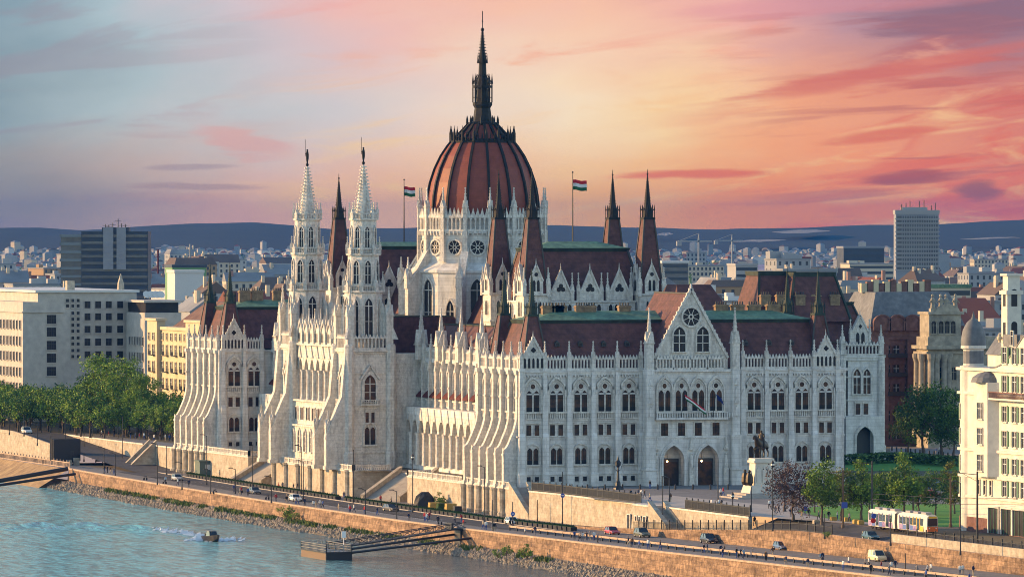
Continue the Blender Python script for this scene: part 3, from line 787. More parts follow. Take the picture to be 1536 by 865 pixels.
courses(gp, GC - GH, GC + GH, v0, 0, (9.3, 12.75), .16, .3); gp.box(GC - GH - .5, GC + GH + .5, v0 - .5, 0, 22.25, 22.72)
gp.box(AR[0][0] - 3.9, AR[1][0] + 3.9, v0 - 1.15, v0, 12.9, 13.3)       # balcony over the doors
for k in range(34): gp.box(AR[0][0] - 3.8 + k * .52, AR[0][0] - 3.58 + k * .52, v0 - 1.1, v0 - .92, 13.3, 14.2)
gp.box(AR[0][0] - 3.9, AR[1][0] + 3.9, v0 - 1.15, v0 - .85, 14.2, 14.42)
for k in range(4): gp.prism([(-.1, 12.9), (-1.0, 12.9), (-.1, 11.3)], onV((983, 1009, 1060, 1086)[k], v0) - .3, onV((983, 1009, 1060, 1086)[k], v0) + .3, ax='x') if False else None
pav = gp.build('porch', ST, PB)
for s in (-1, 1):
    x = GC + s * (GH - .2)
    b = MB(); b.box(-1.1, 1.1, -1.5, 1.2, -.2, 3); b.box(-1.25, 1.25, -1.65, 1.2, 3, 3.3); b.box(-.95, .95, -1.25, 1.2, 3.3, 9.5); b.box(-1.05, 1.05, -1.4, 1.2, 9.5, 9.9); b.box(-.8, .8, -1.0, 1.2, 9.9, 22.7)
    for zz in (15.2, 18.8): b.box(-.28, .28, -1.3, -1, zz - 1.6, zz + .2); b.ball((0, -1.15, zz + .4), .22, n=6, k=4); b.prism([(-.5, zz + .9), (.5, zz + .9), (0, zz + 2.2)], -1.4, -1.0)
    b.build('buttress', ST, pav, (x, v0, 0)); pin(pav, x, v0 - .1, 22.7, 1.5, 5.2, 12.2, crock=8)
for x in (996.5, 1022, 1047, 1073.6):
    u = onV(x, v0); win('main', pav, u, v0, 14.6, RS, (.92, 1, 1)); 
    b = MB(); b.add([(-.75, -.03, 0), (.75, -.03, 0), (.75, -.03, 2.5), (-.75, -.03, 2.5)], [(0, 1, 2, 3)], 1); b.ring([(-.95, -.1), (-.95, 2.7), (.95, 2.7), (.95, -.1)], [(-.75, 0), (-.75, 2.5), (.75, 2.5), (.75, 0)], 0, -.2)
    b.box(-.04, .04, -.08, -.03, 0, 2.5, 2); b.box(-.75, .75, -.08, -.03, 1.6, 1.72, 2)
    b.build('square_window', [CV, BG_, DM], pav, (u, v0, 9.75))
    par(pav, u, v0 - .1, 22.72, 3.3, RS, 5, 2.6)
for u, w_ in AR:
    b = MB()
    b.box(-1.9, 1.9, .3, .5, -.2, 5.2); b.box(-1.7, 1.7, .26, .3, 0, 4.6, 1)
    b.build('door', [M['ridge_lead'], M['brown_glass']], pav, (u, v0 + 1.85, 0))
for x in (984, 1036, 1088):
    b = MB(); b.box(-.45, .45, -.45, .2, 0, 3.4); b.lathe([(.38, 3.4), (.45, 4.2), (.3, 5.6), (.22, 6.0)], 8, cy=-.2); b.ball((0, -.2, 6.25), .26, n=8, k=5); b.box(-.5, .5, -.5, .1, 7.0, 7.3); b.lathe([(.5, 7.3), (.04, 9.9)], 4, cy=-.2, ph=PI / 4)
    b.build('statue', CV, pav, (onV(x, v0), v0 - .25, 0))
for u, w_ in AR:
    b = MB(); b.tube([(0, 0, 0), (0, 0, 1.4)], .04, 4, 0); b.ball((0, 0, -.2), .2, 1, 8, 6); b.lathe([(.3, .05), (.08, .3)], 6)
    b.build('lantern', [M['black_iron'], M.get('lamp_glow') or glow('lamp_glow', (1, .55, .2), 9)], pav, (u - .9, v0 + 1.05, 4.9))
# great gable
g = MB(); gz0, gz1, gw = 24.6, 38.4, 7.7
g.prism([(-gw, 22.7), (gw, 22.7), (gw, 24.9), (0, gz1), (-gw, 24.9)], 0, .8)
for s in (-1, 1):
    g.beam((s * gw, -.1, 24.9), (0, -.1, gz1 + .1), .5, .5)
    for k in range(15):
        t = (k + .5) / 15; x = s * gw * (1 - t); z = 24.9 + (gz1 - 24.9) * t; g.box(x - .17, x + .17, -.3, .3, z + .1, z + .65)
g.lathe([(.25, gz1), (.3, gz1 + .6), (.06, gz1 + 1.2)], 6)
gab = g.build('gable', CV, pav, (GC, v0 + .6, 0))
put(proto('rose_17', w_rose(1.75), [CV, OPN]), 'rose_window', pav, (GC, v0 + .6, 33.0))
for s in (-2.45, 2.45): lancet(pav, GC + s, v0 + .6, 26.2, RS, 2.5, 4.9, 1.7)
b = MB(); b.lathe([(.1, 0), (.35, .3), (.2, .9), (.32, 1.4), (.1, 2.0)], 6); b.ball((0, 0, 2.1), .18, n=6, k=4); b.beam((-.45, 0, 1.5), (.5, 0, 2.2), .12)
b.build('finial_figure', CU, pav, (GC, v0 + .9, gz1 + .8))
b = MB(); b.prism([(GC - gw + .3, 24.4), (GC + gw - .3, 24.4), (GC, 37.6)], v0 + 1.4, 19); b.beam((GC, v0 + 1.4, 37.6), (GC, 19, 37.6), .4, .3, 1)
for k in range(7):
    yy = v0 + 3 + k * 2.6
b.build('roof', [RT, M['ridge_lead']], pav)
# roof of the wing
mansard(wing, .9, 66.1, .9, 26, 23.0, 32.3, 3.6, 6.0)
for (x, y) in ((817, 471), (833, 466), (838, 466), (880, 469), (945, 470)):
    u, v = atF(x, 1292); chimney(wing, min(max(u, 6), 60), 13, 32.9, 2.4 if x != 880 else 4.2, 2.2)
for u in (40.6, 46, 49.5, 53, 57): chimney(wing, u, 13.5, 32.9, 2.6, 2.3)
for i, x in enumerate((836, 871, 906, 941, 1119, 1154, 1188)):
    b = MB(); b.prism([(-.45, 0), (.45, 0), (.45, .7), (0, 1.15), (-.45, .7)], -.6, .7); b.add([(-.3, -.62, .1), (.3, -.62, .1), (.3, -.62, .65), (-.3, -.62, .65)], [(0, 1, 2, 3)], 1)
    b.build('skylight', [M['ridge_lead'], OPN], wing, (onV(x, 3.3), 3.75, 27.2))
for (u, v) in ((3.4, 5), (3.4, 22.2), (63.4, 5), (63.4, 22.2)): turret(wing, u, v, 24.8, 4.6, 33.2, 42.5, M['dark_copper'])
# flared buttresses of the two river pavilions
def f_flare():
    b = MB()
    b.prism([(0, -.2), (-3.9, -.2), (-3.9, 6.4), (-3.6, 7.2), (-2.9, 8.3), (-1.75, 11.0), (-1.3, 12.6), (-1.15, 14), (-1.15, 22.6), (0, 22.6)], -.55, .55, ax='x')
    b.box(-.7, .7, -4.1, 0, -.2, .5); b.box(-.62, .62, -4.0, -3.6, 6.1, 6.5)
    b.prism([(-4.0, 5.4), (-3.85, 5.4), (-3.85, 7.6)], -.35, .35, ax='x')
    b.box(-.65, .65, -1.35, 0, 17.2, 17.5); b.box(-.66, .66, -1.4, 0, 21.9, 22.7)
    for z in (2.4, 4.6): b.box(-.6, .6, -4.0, 0, z, z + .16)
    return b
def f_pier():
    b = MB(); b.lathe([(.95, -5.7), (1.0, -5.0), (.72, -4.7), (.68, -.9), (.85, -.6), (.85, -.2)], 8, cy=-3.95, ph=PI / 8); b.box(-.6, .6, -3.95, -3.2, -5.6, -.2); return b
def pavilion(v0_, v1_, n, piers=True):
    for k in range(n):
        v = v0_ + 1.0 + (v1_ - v0_ - 2.0) * k / (n - 1)
        put(proto('flared_buttress', f_flare, CV), 'flared_buttress', wing_, (0, v, 0), RW)
        if piers: put(proto('terrace_pier', f_pier, M['pale_stone']), 'terrace_pier', wing_, (0, v, 0), RW)
        pin(wing_, -.5, v, 22.7, .8, 2.3, 5.6)
        if k < n - 1:
            vm = v + (v1_ - v0_ - 2.0) / (n - 1) / 2
            put(proto('arched_window', w_main, [CV, BG_, DM]), 'arched_window', wing_, (0, vm, 14.6), RW, (.8, 1, 1)); win('rect', wing_, 0, vm, 9.95, RW, (.8, 1, 1)); win('ground', wing_, 0, vm, 4.35, RW, (.8, 1, 1))
            par(wing_, -.3, vm, 22.72, (v1_ - v0_ - 2.0) / (n - 1) - .9, RW, 5)
    b = MB(); b.lathe([(.9, 0), (.9, 8), (.7, 9), (.55, 22.7)], 8); b.build('corner_shaft', CV, wing_, (-.2, v0_ - .1, 0))
wing_ = wing
pavilion(0, 26.5, 6)
# north river pavilion (the twin of the south wing's river end)
nb = MB(); nb.box(0, 34, 214.7, 241, -.3, 22.7); courses(nb, 0, 34, 214.7, 241, (2.3, 9.35, 12.75, 17.9), .16, .28); nb.box(-.55, 34.5, 214.2, 241.5, 22.25, 22.72); nb.box(-.25, 34.25, 214.45, 241.25, -.3, .9)
wing_ = nb.build('wing', ST, PB)
pavilion(214.7, 241, 6)
for i, x in enumerate((351, 381)):
    u = onV(x, 214.7)
    bay(wing_, u, 214.7, RS, 4.2, parapet=(i == 1))
gablet(wing_, onV(350, 214.7), 214.5, 22.72, 4.8, 7.0, RS)
for x in (334, 366, 392):
    u = onV(x, 214.7); but(wing_, u, 214.7, RS); pin(wing_, u, 214.4, 23, .75, 2.1, 5.4)
mansard(wing_, .9, 60, 215.6, 240, 23, 32.3, 3.6, 6)
for (u, v) in ((3.4, 219.5), (3.4, 236)): turret(wing_, u, v, 24.8, 4.6, 33.2, 42.5, M['dark_copper'])
for u in (9, 12, 17, 22): chimney(wing_, u, 227, 33.4, 2.6, 2.6)
# ---------- link wings with loggias (set back from the river)
def link(v0_, v1_, dorm):
    b = MB(); UX = 12.0
    b.box(UX, 30, v0_, v1_, -.3, 22.7); courses(b, UX, 30, v0_, v1_, (12.75, 17.9), .16, .28); b.box(UX - .5, 30, v0_, v1_, 22.25, 22.72)
    b.box(UX - 3.4, UX, v0_, v1_, 11.4, 12.9); b.box(UX - 3.4, UX, v0_, v1_, -.3, .9)
    lk = b.build('wing', ST, PB)
    n = round((v1_ - v0_) / 4.5); p = (v1_ - v0_) / n
    for k in range(n):
        vm = v0_ + (k + .5) * p
        a_ = MB(); a_.archwall(-p / 2, p / 2, .9, 11.4, parch(0, p - 1.1, .9, 7.6, 10.8, 5), .5, -.3)
        for s in (-1, 1):
            a_.lathe([(.5, .9), (.42, 1.5), (.36, 7.0), (.55, 7.7)], 8, cx=s * (p / 2 - .28), cy=-.35)
        a_.prism([(-.9, 10.2), (.9, 10.2), (0, 12.8)], -.5, -.3)
        a_.build('loggia_arch', CV, lk, (UX - 3.1, vm, 0), RW)
        win('main', lk, UX, vm, 14.6, RW, (.85, 1, 1)); lancet(lk, UX, vm, 2.5, RW, 1.6, 5.2, 1.4)
        b2 = MB(); b2.prism([(0, 16.9), (-1.2, 15.6), (-1.2, 15.3), (0, 15.3)], -p / 2 + .6, p / 2 - .6, ax='x'); b2.build('awning', M['awning_red'], lk, (UX, vm, -.4), RW)
        par(lk, UX - .2, vm, 22.72, p - .8, RW, 6, 2.4)
        b3 = MB(); b3.box(-.35, .35, -1.1, 0, 12.9, 22.7); b3.prism([(-.45, 20.5), (.45, 20.5), (0, 22)], -1.25, -.9); b3.box(-.45, .45, -1.25, 0, 17, 17.3); b3.build('buttress', CV, lk, (UX, vm - p / 2, 0), RW)
        pin(lk, UX - .5, vm - p / 2, 22.7, .8, 2.2, 5.6)
        if k % 3 == dorm:
            pin(lk, UX - .5, vm, 22.7, 2.1, 3.2, 11.0, crock=7)
        else:
            d = MB(); d.lathe([(1.7, 0), (1.45, 1.0), (.1, 6.6)], 4, ph=PI / 4); d.lathe([(.1, 6.4), (.02, 7.6)], 4, m=1); d.build('dormer', [RT, M['ridge_lead']], lk, (UX + 1.8, vm, 23.3))
    r = MB(); r.prism([(UX + .6, 23), (29.4, 23), (24.5, 30.0), (17.5, 30.0)], v0_, v1_); r.build('roof', [RT], lk)
    c = MB(); c.box(17.3, 24.7, v0_, v1_, 30.0, 30.25); c.build('roof_cap', M['dark_copper'], lk)
    return lk
mat('awning_red', (.09, .018, .014), .8)
lk = link(27, 104, 1)
for (u, v, w_) in ((21, 40, 3), (21, 52, 3), (21, 66, 2)): chimney(lk, u, v, 30.2, w_, 1.8)
lk = link(152, 214, 0)
# ---------- centre of the river front, between the towers
cb = MB()
cb.box(-.5, 30, 103.5, 152, -.3, 24.0); courses(cb, -.5, 30, 103.5, 152, (3.2, 12.6, 21.9), .2, .3)
cb.box(-4.6, -.5, 113, 144, -.3, 7.9); cb.box(-5.0, -.5, 112.6, 144.4, 7.9, 8.3)
cb.box(-4.0, -.5, 113, 144, 8.3, 13.2); cb.box(-4.5, -.5, 112.6, 144.4, 13.2, 13.6)
cb.box(-3.2, -.5, 112.5, 144.5, 23.0, 25.2); cb.box(-3.7, -.5, 112, 145, 25.2, 25.6)
front = cb.build('river_front', CV, PB)
nB = 7; p = 30.0 / nB
for k in range(nB):
    vm = 113.5 + (k + .5) * p
    a_ = MB(); a_.archwall(-p / 2, p / 2, 13.6, 23.0, parch(0, p - 1.3, 13.6, 19.6, 22.4, 5), .55, -.15)
    for s in (-1, 1): a_.lathe([(.55, 13.6), (.42, 14.3), (.38, 19.4), (.6, 20)], 8, cx=s * (p / 2 - .1), cy=-.35)
    a_.prism([(-1.2, 22.6), (1.2, 22.6), (0, 25.2)], -.45, -.15)
    a_.build('arcade_arch', CV, front, (-3.0, vm, 0), RW)
    lancet(front, -.5, vm, 14.4, RW, 1.7, 6.4, 1.5, gl=BG_)
    b = MB(); b.add([(-1.1, -.03, 0), (1.1, -.03, 0), (1.1, -.03, 2.6), (-1.1, -.03, 2.6)], [(0, 1, 2, 3)], 1); b.ring([(-1.3, -.1), (-1.3, 2.8), (1.3, 2.8), (1.3, -.1)], [(-1.1, 0), (-1.1, 2.6), (1.1, 2.6), (1.1, 0)], 0, -.2); b.box(-.1, .1, -.12, -.03, 0, 2.6); b.build('square_window', [CV, BG_], front, (-4.0, vm, 9.3), RW)
    lancet(front, -4.6, vm, 2.6, RW, 1.5, 4.6, 1.4, gl=BG_)
    pin(front, -3.1, vm - p / 2, 25.6, 1.1, 2.6, 7.6, crock=6); gablet(front, -3.0, vm, 25.5, p - 1.2, 5.2, RW)
pin(front, -3.1, 113.5 + 30, 25.6, 1.1, 2.6, 7.6, crock=6)
b = MB(); b.prism([(.4, 24), (30, 24), (22, 31.5), (8, 31.5)], 112, 144); b.box(8, 22, 112, 144, 31.5, 31.75, 1); b.build('roof', [RT, M['dark_copper']], front)
# square piers with carriage arches under the towers' river sides
for vm in (107.3, 148.5):
    for dv in (-4.2, 4.2):
        b = MB(); b.prism([(0, -.2), (-5.6, -.2), (-5.6, 7), (-5.1, 8), (-3.4, 12.4), (-2.2, 15), (-1.4, 24), (0, 24)], -.8, .8, ax='x'); b.box(-.95, .95, -5.8, 0, -.2, .6); b.prism([(-5.75, 6.2), (-5.3, 6.2), (-5.3, 9.2)], -.5, .5, ax='x')
        b.build('flared_buttress', CV, front, (-3.6, vm + dv, 0), RW); pin(front, -8.6, vm + dv, 7.0, 1.1, 1.6, 5.2)
# ---------- twin white towers
def build_tower():
    t = MB(); q = 4.6
    t.box(-q, q, -q, q, -.3, 24.6); 
    for z in (3.2, 12.4, 13.2, 19.8, 24.0): t.box(-q - .2, q + .2, -q - .2, q + .2, z, z + .32)
    t.box(-q - .5, q + .5, -q - .5, q + .5, 24.4, 24.9)
    for sx_ in (-1, 1):
        for sy_ in (-1, 1):
            t.lathe([(1.25, -.3), (1.25, 3.2), (1.05, 3.6), (1.0, 25.6), (.85, 26)], 8, cx=q * sx_, cy=q * sy_, ph=PI / 8)
    # octagonal belfry stages
    def stage(r0, z0, z1, led=.35):
        t.lathe([(r0, z0), (r0, z1)], 8, ph=PI / 8); t.lathe([(r0 + led, z1 - .45), (r0 + led + .1, z1)], 8, ph=PI / 8)
    stage(4.0, 24.6, 37.2); stage(3.3, 37.2, 45.0); stage(2.75, 45.0, 52.4, .3)
    body = t.build('tower', CV, PB, (.5, 107.3, 0))
    for sx_ in (-1, 1):
        for sy_ in (-1, 1):
            pin(body, q * .93 * sx_, q * .93 * sy_, 25.8, 1.5, 6.2, 12.2, crock=6); 
            f = MB(); f.prism([(-.35, 27), (4.7, 27), (4.7, 27.01), (.6, 35.5), (.0, 36.5)], -.25, .25); f.build('flying_buttress', CV, body, (3.4 * sx_ * .72, 3.4 * sy_ * .72, 0), math.atan2(sy_, sx_))
    for k in range(8):
        a_ = k * PI / 4; rz = a_ + PI / 2
        for (r0, z, wd, h, g_) in ((4.0, 27.4, 1.7, 8.2, 1), (3.3, 38.6, 1.25, 4.9, 0), (2.75, 46.2, .95, 4.4, 0)):
            ap = r0 * math.cos(PI / 8)
            if math.cos(a_ - math.radians(-135)) > -.35: lancet(body, ap * math.cos(a_), ap * math.sin(a_), z, rz, wd, h, wd * .95, gl=OPN, hood=.22)
            if g_ == 0: pass
    for (r0, z, n, w_, h0, h1) in ((4.1, 37.2, 8, .8, 1.3, 4.4), (3.4, 45.0, 8, .7, 1.2, 3.9), (2.9, 52.4, 8, .6, 1.3, 3.7)):
        for k in range(n):
            a_ = PI / 8 + 2 * PI * k / n; pin(body, r0 * math.cos(a_), r0 * math.sin(a_), z - .3, w_, h0, h1, a_, crock=3)
        b = MB()
        for k in range(8):
            a0, a1 = PI / 8 + k * PI / 4, PI / 8 + (k + 1) * PI / 4
            p0, p1 = Vector((r0 * math.cos(a0), r0 * math.sin(a0), z)), Vector((r0 * math.cos(a1), r0 * math.sin(a1), z))
            b.beam(p0 + Vector((0, 0, .95)), p1 + Vector((0, 0, .95)), .2, .2)
            for j in range(6): b.beam(p0.lerp(p1, (j + .5) / 6), p0.lerp(p1, (j + .5) / 6) + Vector((0, 0, .95)), .16, .16)
        b.build('balustrade', CV, body)
    for rz, dx, dy in ((RS, 0, -q), (RW, -q, 0)):
        lancet(body, dx, dy, 14.0, rz, 2.5, 5.6, 1.9, gl=BG_, hood=.55); win('ground', body, dx, dy, 5.0, rz, (1, 1, 1.15)); win('rect', body, dx, dy, 9.6, rz, (.75, 1, 1))
        g2 = MB(); g2.beam((-2.1, -.3, 18.6), (0, -.3, 21.6), .3, .35); g2.beam((2.1, -.3, 18.6), (0, -.3, 21.6), .3, .35); g2.box(-2.2, 2.2, -.9, 0, 13.2, 13.5)
        for k in range(9): g2.box(-2.1 + k * .5, -1.9 + k * .5, -.85, -.7, 13.5, 14.2)
        g2.box(-2.2, 2.2, -.9, -.65, 14.2, 14.4); g2.build('balcony', CV, body, (dx, dy, 0), rz)
        par(body, dx, dy * 1.02, 24.9, 7.2, rz, 9, 2.9)
    s = MB(); s.lathe([(2.0, 52.2), (.14, 63.9)], 8, ph=PI / 8)
    for k in range(15):
        z = 53.0 + k * .72; r = 2.0 * (64.2 - z) / 12 + .30
        for j in range(8):
            a_ = PI / 8 + j * PI / 4; s.box(r * math.cos(a_) - .15, r * math.cos(a_) + .15, r * math.sin(a_) - .15, r * math.sin(a_) + .15, z, z + .26)
    s.build('spire', CV, body)
    f = MB(); f.lathe([(.2, 63.6), (.36, 64.0), (.15, 64.4), (.32, 65.3), (.34, 66.2), (.2, 66.9)], 8); f.ball((0, 0, 67.1), .22, n=8, k=5); f.beam((-.45, 0, 66.3), (.1, 0, 66.7), .12); f.tube([(-.45, 0, 65.8), (-.45, 0, 69.4)], .05, 4)
    f.build('statue', DM, body)
    return body
tower = build_tower()
tower2 = copy_tree(tower, PB); tower2.location = (.5, 148.5, 0)
# ---------- rotunda and dome
DX, DY = 33.0, 126.0
d = MB()
d.lathe([(15.4, 20), (15.4, 40.6), (15.8, 40.8), (15.8, 41.3), (13.3, 43.0), (13.3, 49.0), (13.8, 49.2), (13.8, 49.7), (12.2, 49.75), (12.2, 52.9), (12.0, 53.2)], 16, ph=PI / 16)
rot_ = d.build('rotunda', ST, PB, (DX, DY, 0))
for k in range(16):
    a_ = k * PI / 8; rz = a_ + PI / 2; c_, s_ = math.cos(a_), math.sin(a_)
    vis = math.cos(a_ - math.radians(-125)) > -.45
    if vis:
        ap = 13.3 * math.cos(PI / 16); put(proto('rose_14', w_rose(1.45), [CV, OPN]), 'rose_window', rot_, (ap * c_, ap * s_, 46.2), rz)
        ap = 15.4 * math.cos(PI / 16); lancet(rot_, ap * c_, ap * s_, 27.5, rz, 2.7 if k % 2 else 1.9, 12.0 if k % 2 else 7.5, 2.4)
    ap = 13.55 * math.cos(PI / 16)
    g2 = MB(); wd = 2 * 13.5 * math.tan(PI / 16) - .5
    n = 5; pp = wd / n
    g2.box(-wd / 2, wd / 2, -.25, .25, 0, .35); g2.box(-wd / 2, wd / 2, -.25, .25, 2.75, 3.3)
    for j in range(n + 1): g2.box(-wd / 2 + j * pp - .13, -wd / 2 + j * pp + .13, -.2, .2, .35, 2.75)
    for j in range(n):
        c = -wd / 2 + (j + .5) * pp; g2.prism([(c - pp * .45, 3.3), (c + pp * .45, 3.3), (c, 4.9)], -.18, .18); g2.box(c - pp * .5, c - pp * .25, -.16, .16, 2.35, 2.75); g2.box(c + pp * .25, c + pp * .5, -.16, .16, 2.35, 2.75)
        g2.box(c - .12, c + .12, -.5, -.2, -.9, 0)
    if k == 0: gal = g2.mesh('gallery', CV)
    put(gal, 'gallery', rot_, (ap * c_, ap * s_, 49.7), rz)
    a2 = a_ + PI / 16; c2, s2 = math.cos(a2), math.sin(a2)
    if k == 0:
        g3 = MB(); g3.box(-.55, .55, -.5, .6, -6.5, 0); g3.box(-.42, .42, -.4, .4, 0, 4); shaft = g3.mesh('pier', CV)
        g4 = MB(); g4.prism([(-1.2, 20), (-4.3, 20), (-4.3, 37.6), (-3.6, 38.2), (.9, 45.6), (1.2, 45.6), (1.2, 20)], -.7, .7, ax='x'); g4.beam((0, -4.3, 37.8), (0, .9, 46.0), 1.7, .4); bflange = g4.mesh('flying_buttress', CV)
    put(shaft, 'pier', rot_, (13.6 * c2, 13.6 * s2, 49.7), a2 + PI / 2)
    pin(rot_, 13.6 * c2, 13.6 * s2, 53.4, .95, 1.4, 5.6, a2, crock=5)
    if k % 2 == 0:
        put(bflange, 'flying_buttress', rot_, (14.3 * c2, 14.3 * s2, 0), a2 + PI / 2)
        pin(rot_, 18.2 * c2, 18.2 * s2, 37.4, 1.3, 2.4, 6.8, a2, crock=6)
prof_d = [(12.0, 52.9), (12.0, 54.5), (11.75, 57.2), (11.2, 60), (10.2, 63), (8.9, 65.7), (7.5, 67.8), (6.6, 68.9)]
dm = MB(); dm.lathe(prof_d, 16, ph=PI / 16); dm.lathe([(6.3, 68.9), (5.0, 70.3), (3.6, 71.9), (3.0, 72.6)], 16, ph=PI / 16)
dome = dm.build('dome', M['dome_tile'], PB, (DX, DY, 0))
rb = MB(); pts = [(r * 1.005 + .1, 0, z) for r, z in prof_d] + [(5.2, 0, 70.4), (3.7, 0, 72.0), (3.0, 0, 72.7)]
for i in range(len(pts) - 1): rb.beam(pts[i], pts[i + 1], .52, .5)
rib = rb.mesh('rib', DM)
for k in range(16): put(rib, 'rib', dome, (0, 0, 0), PI / 16 + k * PI / 8)
cr = MB(); cr.lathe([(6.9, 68.3), (7.0, 69.1), (6.4, 69.4)], 16, ph=PI / 16)
for k in range(16):
    a_ = PI / 16 + k * PI / 8; x, y = 6.9 * math.cos(a_), 6.9 * math.sin(a_)
    cr.lathe([(.32, 68.6), (.3, 70.6), (.08, 71.6), (.04, 72.2)], 6, cx=x, cy=y); cr.ball((x, y, 71.3), .17, n=6, k=4)
    for j in range(1, 3):
        a3 = a_ + PI / 8 * j / 3; cr.lathe([(.2, 69), (.16, 70.1), (.03, 70.8)], 5, cx=6.9 * math.cos(a3), cy=6.9 * math.sin(a3))
cr.build('crown_railing', DM, dome)
ln = MB(); ln.lathe([(3.2, 72.3), (3.2, 72.9), (2.1, 73.2), (1.7, 76.0), (2.1, 76.7), (2.1, 77.2), (1.5, 77.3), (1.15, 80.2), (1.2, 81.5), (.9, 82.6), (.78, 85.6), (.72, 86.0), (.14, 92.6)], 8, ph=PI / 8)
for k in range(8):
    a_ = PI / 8 + k * PI / 4; c_, s_ = math.cos(a_), math.sin(a_)
    ln.lathe([(.3, 72.6), (.25, 73.6), (.05, 74.4)], 5, cx=3.3 * c_, cy=3.3 * s_)
    ln.tube([(2.05 * c_, 2.05 * s_, 77.2), (2.05 * c_, 2.05 * s_, 81.4)], .16, 5); ln.lathe([(.26, 81.2), (.03, 83.4)], 4, cx=2.05 * c_, cy=2.05 * s_); ln.beam((2.05 * c_, 2.05 * s_, 81.3), (1.0 * c_, 1.0 * s_, 83.2), .15)
    ln.beam((2.05 * c_, 2.05 * s_, 78.3), (2.05 * math.cos(a_ + PI / 4), 2.05 * math.sin(a_ + PI / 4), 78.3), .12); ln.beam((2.05 * c_, 2.05 * s_, 80.6), (2.05 * math.cos(a_ + PI / 4), 2.05 * math.sin(a_ + PI / 4), 80.6), .3, .5)
    ln.lathe([(.18, 85.6), (.03, 87.6)], 4, cx=1.0 * c_, cy=1.0 * s_)
    for j in range(9):
        z = 87 + j * .62; r = .85 * (92.8 - z) / 6.3 + .12; ln.box(r * c_ - .09, r * c_ + .09, r * s_ - .09, r * s_ + .09, z, z + .25)
ln.tube([(0, 0, 92), (0, 0, 96.8)], .09, 6); ln.ball((0, 0, 92.8), .42, n=8, k=6); ln.ball((0, 0, 94.6), .2, n=6, k=4)
ln.build('lantern', DM, dome)
# ---------- the two assembly-hall blocks
def chamber(v0_, v1_, u0=20.5, u1=45.5):
    b = MB(); b.box(u0, u1, v0_, v1_, 20, 35.5); courses(b, u0, u1, v0_, v1_, (31.3, 35.1), .3, .4)
    o = b.build('assembly_hall', ST, PB)
    mansard(o, u0 + .6, u1 - .6, v0_ + .6, v1_ - .6, 35.5, 46.2, 1.9, 5.2)
    for (u, v) in ((u0, v0_), (u1, v0_), (u0, v1_), (u1, v1_)):
        c = MB(); q = 2.6
        c.box(-q, q, -q, q, 20, 37.0); c.box(-q - .25, q + .25, -q - .25, q + .25, 31, 31.4); c.box(-q - .3, q + .3, -q - .3, q + .3, 36.6, 37)
        cs = c.build('hall_turret', CV, o, (u, v, 0))
        for rz, dx, dy in ((RS, 0, -q), (RW, -q, 0)):
            gb = MB(); gb.prism([(-1.5, 0), (1.5, 0), (1.5, 2.6), (0, 6.0), (-1.5, 2.6)], -.1, .5)
            for s in (-.45, .45): gb.face(parch(s, .6, .5, 2.2, 2.8), -.14, 1)
            gb.face(circ(0, 3.9, .42, 8), -.14, 1); gb.lathe([(.15, 5.8), (.03, 7.2)], 4); gb.beam((-1.5, -.15, 2.6), (0, -.15, 6), .28); gb.beam((1.5, -.15, 2.6), (0, -.15, 6), .28)
            for s in (-.9, 0, .9): gb.face(parch(s, .5, -4.6, -2.2, -1.6), -.05, 1)
            gb.build('gablet', [CV, OPN], o, (u + dx, v + dy, 37), rz)
        for sx_ in (-1, 1):
            for sy_ in (-1, 1): pin(o, u + q * sx_, v + q * sy_, 36.4, .8, 2.4, 6.0)
        turret(o, u, v, 37.0, 5.0, 52.2, 62.4)
    n = 3; p = (u1 - u0 - 6) / n
    for k in range(n):
        u = u0 + 3 + (k + .5) * p
        for (uu, vv, rz) in ((u, v0_, RS),):
            gb = MB(); gb.prism([(-2.2, 0), (2.2, 0), (2.2, 1.4), (0, 6.2), (-2.2, 1.4)], -.2, .6); gb.beam((-2.2, -.25, 1.4), (0, -.25, 6.2), .32); gb.beam((2.2, -.25, 1.4), (0, -.25, 6.2), .32)
            for (dx, dz) in ((0, .5), (.45, -.2), (-.45, -.2)): gb.face(circ(dx, 2.4 + dz, .5, 8), -.24, 1)
            gb.lathe([(.18, 6), (.03, 7.6)], 4); gb.build('gablet', [CV, OPN], o, (uu, vv, 35.6), rz)
            for s in (-2.5, 2.5): pin(o, uu + s, vv, 35.3, .7, 2.2, 6)
        for s in (-1.9, -.65, .65, 1.9): lancet(o, u + s, v0_, 31.9, RS, .85, 2.9, .7, mull=False, nm='clerestory_window', hood=.12)
    for k in range(4):
        v = v0_ + 3 + (v1_ - v0_ - 6) * (k + .5) / 4
        lancet(o, u0, v, 31.9, RW, 1.2, 2.9, .9, mull=False, nm='clerestory_window', hood=.12); pin(o, u0, v - 1.9, 35.3, .7, 2.2, 6)
    return o
h1 = chamber(55.6, 77.2)
h2 = chamber(173, 190.8)
